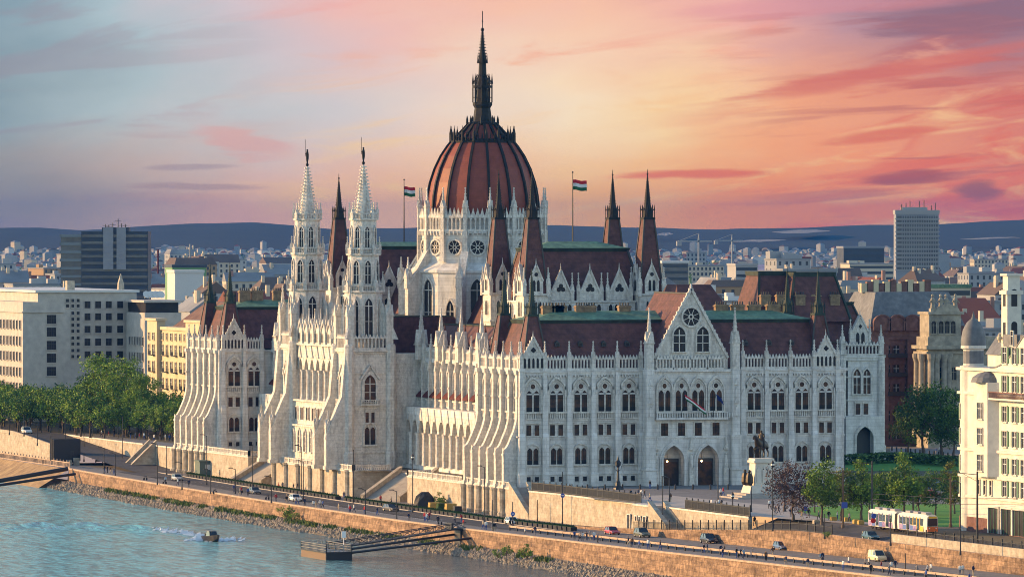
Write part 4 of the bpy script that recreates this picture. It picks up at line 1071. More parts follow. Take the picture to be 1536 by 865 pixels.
# joining blocks round the dome, and the far city-side front
for q in ((24, 42, 27, 55, 10, 25), (24, 42, 77.2, 112, 10, 27), (24, 42, 140, 173, 10, 27), (24, 42, 190.8, 214.7, 10, 25), (54, 67, 27, 113, -.3, 22.7), (45, 112, 113, 139, -.3, 24)):
    b = MB(); b.box(*q); jb = b.build('wing', ST, PB)
for (x0, x1, y0, y1, z0, z1, ix, iy) in ((23.5, 42.5, 77, 113, 26, 40.5, 6, .1), (23.5, 42.5, 139, 173, 26, 40.5, 6, .1), (24, 42, 26, 56, 24, 31, 6, .1), (46, 112, 114, 138, 24, 32, .1, 8), (54, 66.6, 27, 113, 22.7, 29.5, 4, .1)):
    r = MB(); r.frus((x0, x1, y0, y1), (x0 + ix, x1 - ix, y0 + iy, y1 - iy), z0, z1); r.box(x0 + ix - .2, x1 - ix + .2, y0 + iy - .1, y1 - iy + .1, z1, z1 + .25, 1); r.build('roof', [RT, M['dark_copper']], jb)
r = MB(); r.frus((onV(985, 40), onV(1097, 40), 27, 54), (onV(1008, 40), onV(1058, 40), 37, 43), 27, 38.9); r.build('roof', RT, jb)
for (u, v) in ((36, 60), (58, 60), (58, 40), (60, 80)): chimney(jb, u, v, 29.7 if u > 50 else 31, 3.2, 2.2)
# city-side corner pavilion, seen beyond the south front
eb = MB(); E0, E1, EV = 96.5, onV(1324, 113), 113.0
eb.box(E0, E1, EV, 141, -.3, 22.7); courses(eb, E0, E1, EV, 141, (9.35, 12.9, 17.9), .16, .3); eb.box(E0 - .5, E1 + .5, EV - .5, 141.5, 22.25, 22.75); eb.box(E0 - .3, E1 + .3, EV - .3, 141.3, 21.6, 22.25)
ep = eb.build('pavilion', ST, PB)
ec = onV(1292.5, EV)
b = MB(); w_ = 2 * (E1 - ec)
b.archwall(ec - 4.4, ec + 4.4, -.2, 9.3, parch(ec, 3.9, -.2, 4.8, 7.4, 6), EV - 1.4, EV - 1.9); b.box(ec - 4.4, ec - 3.4, EV - 1.4, EV, -.2, 9.3); b.box(ec + 3.4, ec + 4.4, EV - 1.4, EV, -.2, 9.3); b.box(ec - 4.4, ec + 4.4, EV - 1.9, EV, 9.3, 9.6)
b.ring(parch(ec, 5.0, -.2, 4.8, 8.3), parch(ec, 3.95, -.2, 4.8, 7.4), EV - 1.9, EV - 2.15)
b.box(ec - 1.9, ec + 1.9, EV - .1, EV - .02, -.2, 8.3, 1); b.build('porch', [ST, M['ridge_lead']], ep)
for s in (-1.15, 1.15):
    lancet(ep, ec + s, EV, 14.4, RS, 1.7, 5.4, 1.5, gl=BG_, hood=.35)
win('rect', ep, ec, EV, 9.95, RS, (1.1, 1, 1.1))
for s in (-4.5, 4.5):
    c = MB(); c.lathe([(1.15, -.2), (1.15, 3), (.9, 3.4), (.9, 22.7), (1.15, 22.9)], 8); c.build('corner_shaft', CV, ep, (ec + s, EV, 0)); pin(ep, ec + s, EV, 22.8, 1.0, 2.6, 6.6)
par(ep, ec, EV - .2, 22.75, 8.0, RS, 10, 2.7)
gb = MB(); gb.prism([(-1.9, 0), (1.9, 0), (1.9, 3.2), (0, 6.8), (-1.9, 3.2)], -.2, 1.2)
for s in (-.6, .6): gb.face(parch(s, .8, .5, 2.4, 3.1), -.24, 1)
gb.face(circ(0, 4.4, .45, 4), -.24, 1); gb.beam((-1.9, -.25, 3.2), (0, -.25, 6.8), .3); gb.beam((1.9, -.25, 3.2), (0, -.25, 6.8), .3); gb.lathe([(.16, 6.6), (.03, 8)], 4)
gb.build('gablet', [CV, OPN], ep, (ec, EV + 1.0, 24.6))
for s in (-2.2, 2.2): pin(ep, ec + s, EV + 1.0, 24.6, .6, 3, 6)
mansard(ep, E0 - 3, E1 - .9, EV + .9, 140, 23, 34.2, 4.0, 5.5, cap=False)
for (xa, xb, ta, tb, va, vb, zt) in ((1138, 1212, 1150, 1202, 121, 138, 40.6), (1184, 1277, 1203, 1262, 116, 137, 40.4)):
    r = MB(); r.frus((onV(xa, va), onV(xb, va), va, vb), (onV(ta, va), onV(tb, va), va + 4.5, vb - 5), 30, zt); r.frus((onV(ta, va) - .3, onV(tb, va) + .3, va + 4.2, vb - 4.7), (onV(ta, va) - .4, onV(tb, va) + .4, va + 4.1, vb - 4.6), zt - .7, zt + .3, 1)
    for q in (0, 1): r.beam((onV((xa, xb)[q], va), va, 30), (onV((ta, tb)[q], va), va + 4.5, zt), .5, .5, 1)
    r.build('roof', [RT, M['dark_copper']], ep)
for k in range(5): chimney(ep, onV(1150 + k * 26, 117), 118 + k % 2, 33.5, 2.2, 2.4)
# ------------------------------------------------------------------ terrace walls, stairs, fences on the river side
def twall(line, z0, z1, label, bal=True, m='pale_stone', th=.6, group=None, zf=None):
    b = MB(); l2 = off(line, th); zf = zf or (lambda p: z0)
    for i in range(len(line) - 1):
        p, q, r, s = line[i], line[i + 1], l2[i + 1], l2[i]
        b.loft([[(*p, zf(p) - .15), (*q, zf(q) - .15), (*r, zf(r) - .15), (*s, zf(s) - .15)], [(*p, z1), (*q, z1), (*r, z1), (*s, z1)]], 0)
        o = off(line, -.14)
        b.loft([[(*o[i], z1 - .32), (*o[i + 1], z1 - .32), (*r, z1 - .32), (*s, z1 - .32)], [(*o[i], z1 - .02), (*o[i + 1], z1 - .02), (*r, z1 - .02), (*s, z1 - .02)]], 1)
    w_ = tag(b.build('terrace_wall', [M[m], M['carved_limestone']]), label, 'wall', group, 'thing')
    if bal:
        c = MB(); l3 = off(line, .22)
        for i in range(len(line) - 1):
            p, q = Vector((*l3[i], z1)), Vector((*l3[i + 1], z1)); L_ = (q - p).length; n = max(1, int(L_ / 3.2))
            c.beam(p + Vector((0, 0, 1.0)), q + Vector((0, 0, 1.0)), .36, .2); c.beam(p + Vector((0, 0, .1)), q + Vector((0, 0, .1)), .34, .2)
            for k in range(n + 1):
                x = p.lerp(q, k / n); c.box(x.x - .24, x.x + .24, x.y - .24, x.y + .24, z1, z1 + 1.2)
            m_ = int(L_ / .42)
            for k in range(m_):
                x = p.lerp(q, (k + .5) / m_); c.beam(x + Vector((0, 0, .2)), x + Vector((0, 0, .92)), .17)
        c.build('balustrade', M['carved_limestone'], w_)
    return w_
def stairs(name, label, p0, p1, wid, z0, z1, n, pm='pale_stone', par_=True, side=1):
    """flight from p0 (z0, top) to p1 (z1, foot); wid is measured to the left of the way down"""
    b = MB(); d = Vector((p1[0] - p0[0], p1[1] - p0[1])); L_ = d.length; d.normalize(); nrm = Vector((-d.y, d.x)) * side
    for k in range(n):
        a0 = Vector(p0) + d * L_ * k / n; a1 = Vector(p0) + d * L_ * (k + 1) / n; zt = z0 + (z1 - z0) * (k + 1) / n + abs(z1 - z0) / n
        b.loft([[(*a0, z1 - .1), (*a1, z1 - .1), (*(a1 + nrm * wid), z1 - .1), (*(a0 + nrm * wid), z1 - .1)], [(*a0, zt), (*a1, zt), (*(a1 + nrm * wid), zt), (*(a0 + nrm * wid), zt)]])
    s = tag(b.build(name, M['pale_paving']), label, 'stairs')
    for w0 in ((-.7, wid) if par_ else ()):
        c = MB(); A = Vector(p0) + nrm * w0; B = Vector(p1) + nrm * w0; A2, B2 = A + nrm * .7, B + nrm * .7
        c.loft([[(*A, z1 - .12), (*B, z1 - .12), (*B, z1 + 1.0), (*A, z0 + 1.05)], [(*A2, z1 - .12), (*B2, z1 - .12), (*B2, z1 + 1.0), (*A2, z0 + 1.05)]])
        c.beam((*(A + nrm * .35), z0 + 1.12), (*(B + nrm * .35), z1 + 1.07), .95, .2)
        c.build('parapet', M[pm], s)
    return s
twall([(-3.7, -3), (-3.7, 27)], ZQ, 0, 'sunlit terrace wall under the flared buttresses of the near river pavilion')
twall([(-3.7, 27), (-3.7, 63.3), (1.0, 63.3)], ZQ, 0, 'blank sunlit terrace wall beside the stone stairs, left of the near river pavilion')
twall([(1.5, 63.3), (1.5, 92.6)], ZQ, -.1, 'low wall behind the broad ramped stairs, under the loggia', False)
twall([(1.5, 92), (-6.6, 92), (-6.6, 152), (1.5, 152.6)], ZQ, 0, 'big sunlit bastion wall with balustrade below the twin white towers')
twall([(1.5, 152), (1.5, 180.6)], ZQ, -.1, 'low wall behind the far stairs between bastion and distant pavilion', False)
twall([(1.5, 180), (-3.7, 180), (-3.7, 241)], ZQ, 0, 'sunlit terrace wall under the far river pavilion with spires')
twall([(-3.7, 241), (-3.7, 262.0)], ZQ, 0, 'short stretch of pale wall between far pavilion and narrow stairs', False, zf=lambda p: ZQ)
twall([(-3.7, 268.3), (-3.7, 345)], ZQ, 0, 'long pale sunlit wall below the trees, beside the rising ramp', False, zf=lambda p: zramp(p[1]))
b = MB()
for k, v in enumerate((10.5, 34, 47)): pass
for vv in (95, 104, 113, 122, 131, 140, 149):
    b2 = MB(); b2.lathe([(.85, -5.7), (.9, -5.2), (.62, -4.9), (.58, -.7), (.75, -.4), (.75, 0)], 8, ph=PI / 8); put(proto('wall_shaft', lambda: b2, M['pale_stone']), 'wall_shaft', bpy.data.objects['terrace_wall.003'], (-6.8, vv, 0))
stairs('stone_stairs', 'broad pale stone stairs running down to the quay beside the bastion', (1.4, 83), (-9.2, 76), 9, -.1, ZQ, 26, side=-1 if False else 1)
stairs('stone_stairs', 'far stone stairs running down past the green kiosk', (1.4, 176), (-10.2, 170), 8.5, -.1, ZQ, 26)
stairs('stone_stairs', 'narrow brown stone steps beside the corner of the near pavilion', (-.4, -3.2), (-.4, -15.0), 2.9, 0, ZQ, 26, side=-1)
stairs('stone_stairs', 'narrow steps in the pale wall beneath the trees at far left', (-3.5, 262.6), (-9.5, 262.6), 5.0, 0, ZQ, 22, side=1)
UZ = lambda p: zup(p[1])
twall([(-.3, -15.4), (-.3, -3)], ZQ, 0, 'short wall behind the narrow brown steps', False)
twall([(-3, -74.5), (-3, -30), (-4, -15.4), (-.4, -15.4)], ZQ, 0, 'long sunlit pale wall under the black iron fence', False, zf=UZ)
twall([(-3.2, -134), (-3.0, -99.5)], ZQ, 0, 'sunlit pale wall right of the gatehouse stairs, below the monument', False, zf=UZ)
twall([(-3.0, -99.5), (-3.0, -74.5)], ZQ, 0, 'pale wall behind the small gatehouse', False, zf=UZ)
# gatehouse built against the wall
g = MB(); zg = zup(-82) - .2
g.loft([[(-5.6, -89, zg), (-3.1, -89, zg), (-3.1, -75, zg), (-5.6, -75, zg)], [(-5.3, -89, -.2), (-3.1, -89, -.2), (-3.1, -79, -.2), (-5.3, -79, -.2)]])
g.box(-5.5, -3.1, -89.1, -78.8, -.2, .1, 1)
gh = tag(g.build('gatehouse', [M['pale_stone'], M['carved_limestone']]), 'small pale stone gatehouse with two dark doors built into the terrace wall', 'gatehouse', kind='thing')
for v, h, wd, z in ((-77.8, 2.6, 1.3, 0), (-81.5, .8, .9, 1.7), (-83.5, .8, .9, 1.7), (-86.5, 2.6, 1.3, 0)):
    d = MB(); d.box(-wd / 2, wd / 2, -.06, .5, 0, h, 1); d.ring([(-wd / 2 - .2, 0), (-wd / 2 - .2, h + .2), (wd / 2 + .2, h + .2), (wd / 2 + .2, 0)], [(-wd / 2, 0), (-wd / 2, h), (wd / 2, h), (wd / 2, 0)], 0, -.18)
    d.build('door' if h > 2 else 'window', [M['carved_limestone'], M['dark_glass']], gh, (-5.62 + .06 * z, v, zg + .2 + z), RW)
stairs('stone_stairs', 'stone steps beside the small gatehouse, dropping from the square', (-5.5, -89.8), (-5.5, -99.2), 2.2, -.2, zup(-100), 18, side=1)
# iron fences
def fence(name, label, line, zf, h=1.15, gap=.32, post=3.0, m='black_iron', rail=.07, bar=.05, cat='fence'):
    b = MB()
    for i in range(len(line) - 1):
        p, q = Vector((*line[i], zf(line[i]))), Vector((*line[i + 1], zf(line[i + 1]))); n = int((q - p).length / gap)
        for z in (.15, h): b.beam(p + Vector((0, 0, z)), q + Vector((0, 0, z)), rail)
        for k in range(n):
            x = p.lerp(q, k / n); b.beam(x, x + Vector((0, 0, h + .12)), bar)
    f = tag(b.build(name, M[m]), label, cat, kind='thing')
    for p, t in along(line, post):
        c = MB(); z = zf((p.x, p.y)); c.box(-.09, .09, -.09, .09, 0, h + .35); c.ball((0, 0, h + .42), .13, n=6, k=4); c.build('post', M[m], f, (p.x, p.y, z))
    return f
z0_ = lambda p: .01
fence('iron_fence', 'long black iron fence on top of the sunlit terrace wall', [(-2.7, -76), (-2.7, -30), (-3.6, -16)], z0_, 1.5, .22, bar=.10, rail=.12)
fence('iron_fence', 'black iron fence curving along the square edge below the monument', [(-3.0, -134), (-2.8, -100)], z0_, 1.5, .22, bar=.10, rail=.12)
fence('iron_fence', 'dark railing along the tram street above the orange wall', [(p[0] + .3, p[1]) for p in UF if -186 < p[1] < -74], lambda p: zup(p[1]) + .3, 1.2, .45, 4)
fence('iron_fence', 'dark railing before the tram tracks at the white corner building', [(-3.0, -300), (-3.0, -208)], lambda p: -.3, 1.1, .5, 4)
fence('iron_fence', 'row of pale railing posts along the sloping embankment, at far left', [(-21.4, 268), (-20.6, 420)], lambda p: ZQ, 1.3, 1.1, 3, 'coping', .2, .2)
pw = MB(); pw.loft([[(-3.9, -330, -1.4), (-3.4, -330, -1.4), (-3.4, -203, -1.4), (-3.9, -203, -1.4)], [(-3.9, -330, .3), (-3.4, -330, .3), (-3.4, -203, .1), (-3.9, -203, .1)]])
tag(pw.build('parapet_wall', M['pale_stone']), 'low yellow stone parapet between the upper road and tram tracks', 'wall', kind='thing')
# guard rail beside the promenade
GR = off(clipline(QW, -340, -58), 7.0)
gr = MB()
for i in range(len(GR) - 1): gr.beam((*GR[i], zq(GR[i][1]) + .75), (*GR[i + 1], zq(GR[i + 1][1]) + .75), .16, .36)
grr = tag(gr.build('guard_rail', M['coping']), 'pale guard rail between the riverside promenade and the parked cars', 'guard rail')
for p, t in along(GR, 4.4):
    c = MB(); c.box(-.12, .12, -.12, .12, 0, .75); put(proto('rail_post', lambda: c, M['black_iron']), 'post', grr, (p.x, p.y, zq(p.y)))
# planters
pl = MB(); pl.frus((-.55, .55, -.95, .95), (-.65, .65, -1.05, 1.05), 0, .75); pl.box(-.55, .55, -.95, .95, .75, .8, 1)
rr = random.Random(3)
for k in range(14):
    x, y, z = rr.uniform(-.45, .45), rr.uniform(-.85, .85), rr.uniform(.8, 1.05); pl.add([(x - .2, y - .1, z - .15), (x + .2, y, z - .1), (x, y + .15, z + .2)], [(0, 1, 2)], 1)
pm = pl.mesh('planter', [M['black_iron'], M['hedge_green']])
for i, (p, t) in enumerate(along(off(clipline(QW, -66, 212), 16.6), 2.75)):
    if abs(p.y - 78) < 3: continue
    o = put(pm, 'planter', None, (p.x, p.y, zq(p.y)), math.atan2(-t.x, t.y)); tag(o, 'dark box planter in the long row along the kerb of the quay road', 'planter', 'dark planters along the quay road')
# riprap, bank grass
rk = MB(); rr = random.Random(5)
RKL = [p for p in QW if p[1] > -330]
for p, t in along(clipline(QW, -260, 262), .42):
    n = Vector((-t.y, t.x)); u0 = 1.0 if p.y < 250 else 1.5
    for q in range(4):
        d = rr.uniform(.9, 5.2 + 1.2 * noise.noise((p.y / 15, 0, 0))); z = -8.25 - (d - .9) * .36
        if rr.random() < (.1 if d < 1.8 else .0): continue
        c = p + n * d; r = rr.uniform(.22, .58)
        vs = [(c.x + r * math.cos(k * PI / 2.5 + d) * rr.uniform(.7, 1.2), c.y + r * math.sin(k * PI / 2.5 + d) * rr.uniform(.7, 1.2), z - .15) for k in range(5)] + [(c.x + rr.uniform(-.3, .3) * r, c.y + rr.uniform(-.3, .3) * r, z + r * rr.uniform(.5, 1.0))]
        rk.add(vs, [(k, (k + 1) % 5, 5) for k in range(5)], rr.choice((0, 0, 1)))
mat('rock_pale', (.34, .29, .22), .95, (.2, .17, .13), .8); mat('rock_dark', (.19, .16, .12), .95, (.27, .23, .18), .8)
struct(rk.build('riverbank_rocks', [M['rock_pale'], M['rock_dark']]), 'stuff')
sp = MB(); q = clipline(QW, -330, 262)
sp.loft([[(x[0], x[1], -8.2) for x in off(q, -.3)], [(x[0], x[1], -10.2) for x in off(q, -5.8)]], closed=False); struct(sp.build('riverbank', M['rock_dark']))
gs = MB()
for p, t in along(clipline(QW, -110, 215), .16):
    k = noise.noise((p.y / 11, 3, 0)) + .55 * noise.noise((p.y / 3, 8, 0))
    if k < -.12 + (.2 if p.y < -10 else 0): continue
    n = Vector((-t.y, t.x))
    for j in range(3):
        d = rr.uniform(1.2, 2.3 + 1.2 * max(0, k)); c = p + n * d; z = -8.35 - (d - .9) * .3; h = rr.uniform(.35, .95)
        a_ = rr.uniform(0, PI); w0 = rr.uniform(.12, .3)
        gs.add([(c.x - w0 * math.cos(a_), c.y - w0 * math.sin(a_), z), (c.x + w0 * math.cos(a_), c.y + w0 * math.sin(a_), z), (c.x + rr.uniform(-.3, .3), c.y + rr.uniform(-.3, .3), z + h)], [(0, 1, 2)], rr.choice((0, 0, 1)))
mat('bank_grass', (.06, .11, .02), .9); mat('bank_grass_dry', (.14, .15, .04), .9)
struct(gs.build('bank_grass', [M['bank_grass'], M['bank_grass_dry']]), 'stuff')
# ------------------------------------------------------------------ neighbouring buildings
mat('office_stone', (.50, .455, .40), .85, (.41, .375, .335), .35, 5, fine=(.6, .12)); mat('cream_render', (.62, .52, .34), .85, (.5, .41, .27), .4, fine=(.8, .12))
mat('white_render', (.66, .62, .54), .85, (.56, .52, .45), .3, 5, fine=(.8, .1)); mat('brick_red', (.15, .075, .06), .9, (.20, .11, .09), .5, fine=(1, .2))
mat('slate', (.13, .135, .14), .7, (.18, .185, .19), .3, fine=(1, .25)); mat('shutter_green', (.08, .17, .10), .7); mat('roof_white', (.55, .55, .53), .8)
mat('sooty_stone', (.27, .24, .19), .9, (.42, .37, .28), .4, 5, fine=(1, .25)); mat('brown_tile', (.14, .07, .05), .85, (.2, .12, .08), .4, fine=(1, .25))
WHT = M['white_paint']
def pane_win(wd, h, fr=.12, bars=1, shut=False, arch=False):
    def f():
        b = MB(); o = wd / 2
        ol = rarch(0, wd, 0, h - o) if arch else [(-o, 0), (-o, h), (o, h), (o, 0)]
        ou = rarch(0, wd + 2 * fr, -fr, h - o) if arch else [(-o - fr, -fr), (-o - fr, h + fr), (o + fr, h + fr), (o + fr, -fr)]
        b.face(ol, -.03, 1); b.ring(ou, ol, 0, -.2, 0)
        for k in range(bars): b.box(-o + (k + 1) * wd / (bars + 1) - .04, -o + (k + 1) * wd / (bars + 1) + .04, -.1, -.03, 0, h - (o if arch else 0), 2)
        b.box(-o, o, -.1, -.03, h * .62, h * .62 + .08, 2); b.box(-o - fr - .08, o + fr + .08, -.3, 0, -fr - .14, -fr, 0)
        if shut:
            for s in (-1, 1): b.box(s * (o + fr + .3) - .28, s * (o + fr + .3) + .28, -.12, -.02, 0, h, 3)
        return b
    return f
def pw_(key, parent, x, y, z, rz, wd, h, mats, nm='window', **k):
    return put(proto(f'{key}_{wd}_{h}', pane_win(wd, h, **k), mats), nm, parent, (x, y, z), rz)
# --- modern stone office block, far left
o_u, o_v = 10.0, 437.0
ob = MB(); uR = onV(205, o_v); ob.box(o_u, uR, o_v, 520, 0, 31.0); ob.box(o_u - .4, uR * .52, o_v - .4, 520.4, 28.2, 28.5); ob.box(o_u + 4, uR, o_v + .02, 519, 31, 33.4); ob.box(o_u + 3.2, uR + .6, o_v - .6, 519.6, 33.4, 34.0, 1)
office = tag(ob.build('office_block', [M['office_stone'], M['roof_white']]), 'pale modern stone office block with flat white roof and square windows behind trees', 'office building', kind='thing')
om = [M['office_stone'], M['dark_glass'], M['ridge_lead']]
for x in (131, 147, 163, 180, 196):
    for y in (457, 475, 494, 513, 532): pw_('office', office, onV(x, o_v), o_v, zof(y, depth(20, o_v)) - .9, RS, 1.6, 1.8, om)
for x in (101, 109, 117):
    for y in (453, 461, 472, 481, 490, 499, 509, 518, 528, 537): 
        if x > 101 or y < 465: pw_('small', office, onV(x, o_v), o_v, zof(y, depth(15, o_v)), RS, .8, .8, om, nm='small_window')
for y in (478, 497, 517, 536, 556): pw_('grid', office, onV(77, o_v), o_v, zof(y, depth(12, o_v)) - 1.3, RS, 2.5, 2.3, om, bars=3, nm='wide_window')
for k in range(14):
    for z in (9, 13, 17, 21, 25.2): 
        if k < 14: pw_('slit', office, o_u, o_v + 2.5 + k * 3.4, z - 1.2, RW, 1.5, 2.2, om, nm='slit_window')
b = MB(); b.box(0, uR * .5 - o_u, -.3, .5, 0, 2.1); b.build('window_band', M['dark_glass'], office, (o_u + 1, o_v - .2, 28.6 - 2.6), 0) if False else None
for (x, y, w_, h) in ((105, 432, 2, 2.4), (181, 436, 1.6, 4.2)):
    b = MB(); b.lathe([(w_ * .7, 0), (w_ * .6, h * .4), (.1, h)], 4, ph=PI / 4) if h > 3 else b.box(-w_ / 2, w_ / 2, -1, 1, 0, h); b.build('roof_vent', M['pale_stone'], office, (onV(x, o_v + 6), o_v + 6, 34))
# annex
a_v = 418.0; aL, aR = onV(217, a_v), onV(272, a_v); zt = zof(450, depth(50, a_v))
ab = MB(); ab.box(aL, aR, a_v, 436, 0, zt - 3.2); ab.box(aL - .3, aR + .4, a_v - .5, 436, zt - .6, zt); ab.box(aL + .5, aR - .5, a_v + 1, 436, zt - 3.2, zt - .6, 1)
annex = tag(ab.build('office_block', [M['office_stone'], M['dark_glass']]), 'smaller grey office block with overhanging roof slab between white roof and cream house', 'office building', kind='thing')
for k in range(6):
    for z in (4, 8, 12, 16, 20): pw_('slit', annex, aL, a_v + 1.5 + k * 2.6, z, RW, 1.2, 2.0, om, nm='slit_window')
for z in (15, 19.5): pw_('grid', annex, onV(247, a_v), a_v, z, RS, 2.5, 2.3, om, bars=3, nm='wide_window')
for k, x in enumerate((219, 226, 233, 240)):
    b = MB(); b.lathe([(0.05, 0), (.8, .25), (1.1, .7)], 10); b.lathe([(.1, -1), (.1, 0)], 6)
    o = b.build('satellite_dish', M['roof_white'], annex, (onV(x, a_v + 4), a_v + 4, zt + 1.1)); o.rotation_euler = (1.0, .2, 0)
# --- cream apartment house
cu = 25.0; cv0, cv1 = 316.0, 365.5
cbm = MB(); cbm.box(cu, cu + 24, cv0, cv1, 0, 25.0); cbm.box(cu - .5, cu + 24.4, cv0 - .4, cv1 + .4, 25.0, 25.8)
for (p0, p1) in ((cv1 - 9, cv1), (cv0, cv0 + 14)): cbm.box(cu - 1.2, cu + 1, p0, p1, 0, 27.2); cbm.box(cu - 1.6, cu + 1.4, p0 - .4, p1 + .4, 27.2, 27.8)
cream = tag(cbm.build('apartment_house', M['cream_render']), 'sunlit cream apartment house with iron balconies behind the far pavilion', 'apartment house', kind='thing')
cm_ = [M['cream_render'], M['dark_glass'], WHT]
for k in range(12):
    v = cv0 + 2.4 + k * 4.1; ux = cu - 1.2 if (v > cv1 - 9 or v < cv0 + 14) else cu
    for j, z in enumerate((2.5, 6.6, 10.7, 14.8, 18.9, 22.6)):
        pw_('flat', cream, ux, v, z, RW, 1.5, 2.4 if j < 5 else 1.6, cm_, bars=1)
        if j in (1, 2, 3, 4) and k % 2 == 0:
            b = MB(); b.box(-1.1, 1.1, -1.1, 0, -.2, 0)
            for q in range(9): b.box(-1.1 + q * .26, -1.02 + q * .26, -1.1, -1.04, 0, .95)
            b.box(-1.1, 1.1, -1.12, -1.02, .9, 1.0); put(proto('iron_balcony', lambda: b, M['black_iron']), 'balcony', cream, (ux, v, z - .1), RW)
r = MB(); r.prism([(cu + 2, 25.8), (cu + 22, 25.8), (cu + 13, 32.0), (cu + 11, 32.0)], cv0 + 1, cv1 - 12); r.build('roof', M['brown_tile'], cream)
# --- white corner building, right edge
wu = 13.0; V0, V1 = onU(1440, wu), -264.0
wb = MB(); wb.box(wu, 34, V1, V0, -.05, 27.3)
for z, d_ in ((5.6, .25), (9.0, .3), (13.4, .35), (22.8, .4), (26.8, .55)): wb.box(wu - d_, 34, V1, V0 + d_, z, z + .45)
wb.box(wu - .12, 34, V1, V0 + .12, -.05, 2.4, 1)
white = tag(wb.build('corner_building', [M['white_render'], M['brick_red']]), 'tall white art nouveau corner building with green shutters and slate cupola', 'building', kind='thing')
wmt = [M['white_render'], M['dark_glass'], WHT, M['shutter_green']]
rowz = [zof(y, 1092) for y in (632, 672 - 2, 709, 748)]
for x in (1443.5, 1478, 1508, 1522.5, 1536, 1549, 1565, 1583, 1602, 1622):
    v = onU(x, wu)
    for j, z in enumerate((18.7, 14.6, 10.1, 6.4)):
        if x == 1478 and j == 3:
            for s in (-2.6, 0, 2.6): pw_('narrow', white, wu, v + s, z, RW, .9, 2.3, wmt, bars=0, nm='narrow_window')
        else: pw_('shut' if x != 1443.5 else 'plain', white, wu, v, z, RW, 1.7 if x != 1443.5 else 1.2, 2.5, wmt, shut=True, arch=(j == 0 and x in (1508, 1522.5)))
    if x > 1500: pw_('shut', white, wu, v, 23.6, RW, 1.7, 2.6, wmt, shut=True)
    if x > 1500: pw_('shut', white, wu, v, 29.2 - .9, RW, 1.7, 2.6, wmt, shut=True)
for v, w_ in ((onU(1492, wu), 4.2), (onU(1512, wu), 4.6), (onU(1530, wu), 5.5)):
    b = MB(); b.add([(-w_ / 2, -.14, 0), (w_ / 2, -.14, 0), (w_ / 2, -.14, 4.2), (-w_ / 2, -.14, 4.2)], [(0, 1, 2, 3)], 1); b.ring([(-w_ / 2 - .3, 0), (-w_ / 2 - .3, 4.5), (w_ / 2 + .3, 4.5), (w_ / 2 + .3, 0)], [(-w_ / 2, 0), (-w_ / 2, 4.2), (w_ / 2, 4.2), (w_ / 2, 0)], -.1, -.35)
    for k in range(3): b.box(-w_ / 2 + (k + .5) * w_ / 3 - .05, -w_ / 2 + (k + .5) * w_ / 3 + .05, -.22, -.14, 0, 4.2, 2)
    b.build('shop_window', [M['white_render'], M['dark_glass'], M['shutter_green']], white, (wu, v, .1), RW)
# oriel with its little roof, balcony, curved gable, slate roof, cupola
b = MB(); ov = onU(1484, wu); b.prism([(-4.2, 0), (4.2, 0), (3.0, -1.6), (-3.0, -1.6)], 9.4, 25.0, ax='z'); b.prism([(-3.0, -1.64), (3.0, -1.64), (0, -1.64)], 0, 0.01) if False else None
orl = b.build('oriel', M['white_render'], white, (wu, ov, 0), RW)
b = MB(); b.lathe([(3.1, 25), (2.8, 25.8), (1.8, 26.5), (.3, 26.8)], 16); b.build('oriel_roof', M['slate'], orl)
for z in (19, 14.8, 10.4): pw_('orielw', orl, 0, -1.6, z, 0, 2.2, 2.6, wmt, bars=2)
b = MB(); b.box(-8, 8, -1.5, 0, 22.2, 22.5)
for k in range(36): b.box(-8 + k * .45, -7.9 + k * .45, -1.45, -1.35, 22.5, 23.5, 1)
b.box(-8, 8, -1.5, -1.3, 23.4, 23.55, 1); b.build('balcony', [M['white_render'], M['brick_red']], white, (wu, onU(1522, wu), 0), RW)
for k in range(3):
    for z in (6.4, 10.1, 14.6, 18.7, 23.6): pw_('shut', white, wu + 4 + k * 6, V0, z, RS, 1.7, 2.5, wmt, shut=True, arch=False)
gl = onU(1486, wu); gr_ = V1
def gz(t):
    return 27.3 + 7.4 * (0 if t < 0 else (t / .42) ** 2 * .5 if t < .42 else .5 + .5 * (1 - (1 - min(1, (t - .42) / .4)) ** 2))
pts = []
for k in range(21):
    t = k / 20; v = gl + (gr_ - gl) * t * .45; pts.append((v, gz(t)))
pts2 = [(gl - 40 * .0 + (pts[-1][0] - 8 - (p[0] - pts[-1][0])), p[1]) for p in pts[::-1]]
out = pts + [(p[0], p[1]) for p in pts2]
b = MB(); b.prism([(gl, 27.3)] + out[1:-1] + [(out[-1][0], 27.3)], wu, wu + .8, ax='x'); b.build('gable', M['white_render'], white)
b = MB()
for i in range(len(out) - 1): b.beam((wu + .4, out[i][0], out[i][1] + .1), (wu + .4, out[i + 1][0], out[i + 1][1] + .1), 1.0, .22)
b.build('gable_coping', M['slate'], white)
b = MB(); b.prism([(wu + .8, 27.3), (33, 27.3), (28, 33), (wu + .8, 33)], out[-1][0], gl - 3.5); b.build('roof', M['slate'], white)
b = MB(); pw_('gablew', white, wu, onU(1519, wu), 31.4, RW, 1.0, 2.2, wmt, bars=0)
ct = MB(); ct.lathe([(2.1, -.05), (2.1, 26.8), (2.25, 27), (2.25, 27.5), (1.7, 27.6), (1.7, 30.2), (2.1, 30.4), (2.1, 30.9)], 16)
tw = ct.build('turret', M['white_render'], white, (wu + 1.6, V0 - 2.0, 0))
ct = MB(); ct.lathe([(2.1, 30.9), (2.1, 31.8), (1.8, 33.4), (1.15, 34.7), (.35, 35.4), (.2, 35.9), (.03, 36.6)], 16, smooth=True); ct.lathe([(1.73, 27.9), (1.73, 30.0)], 16); ct.build('cupola', M['slate'], tw)
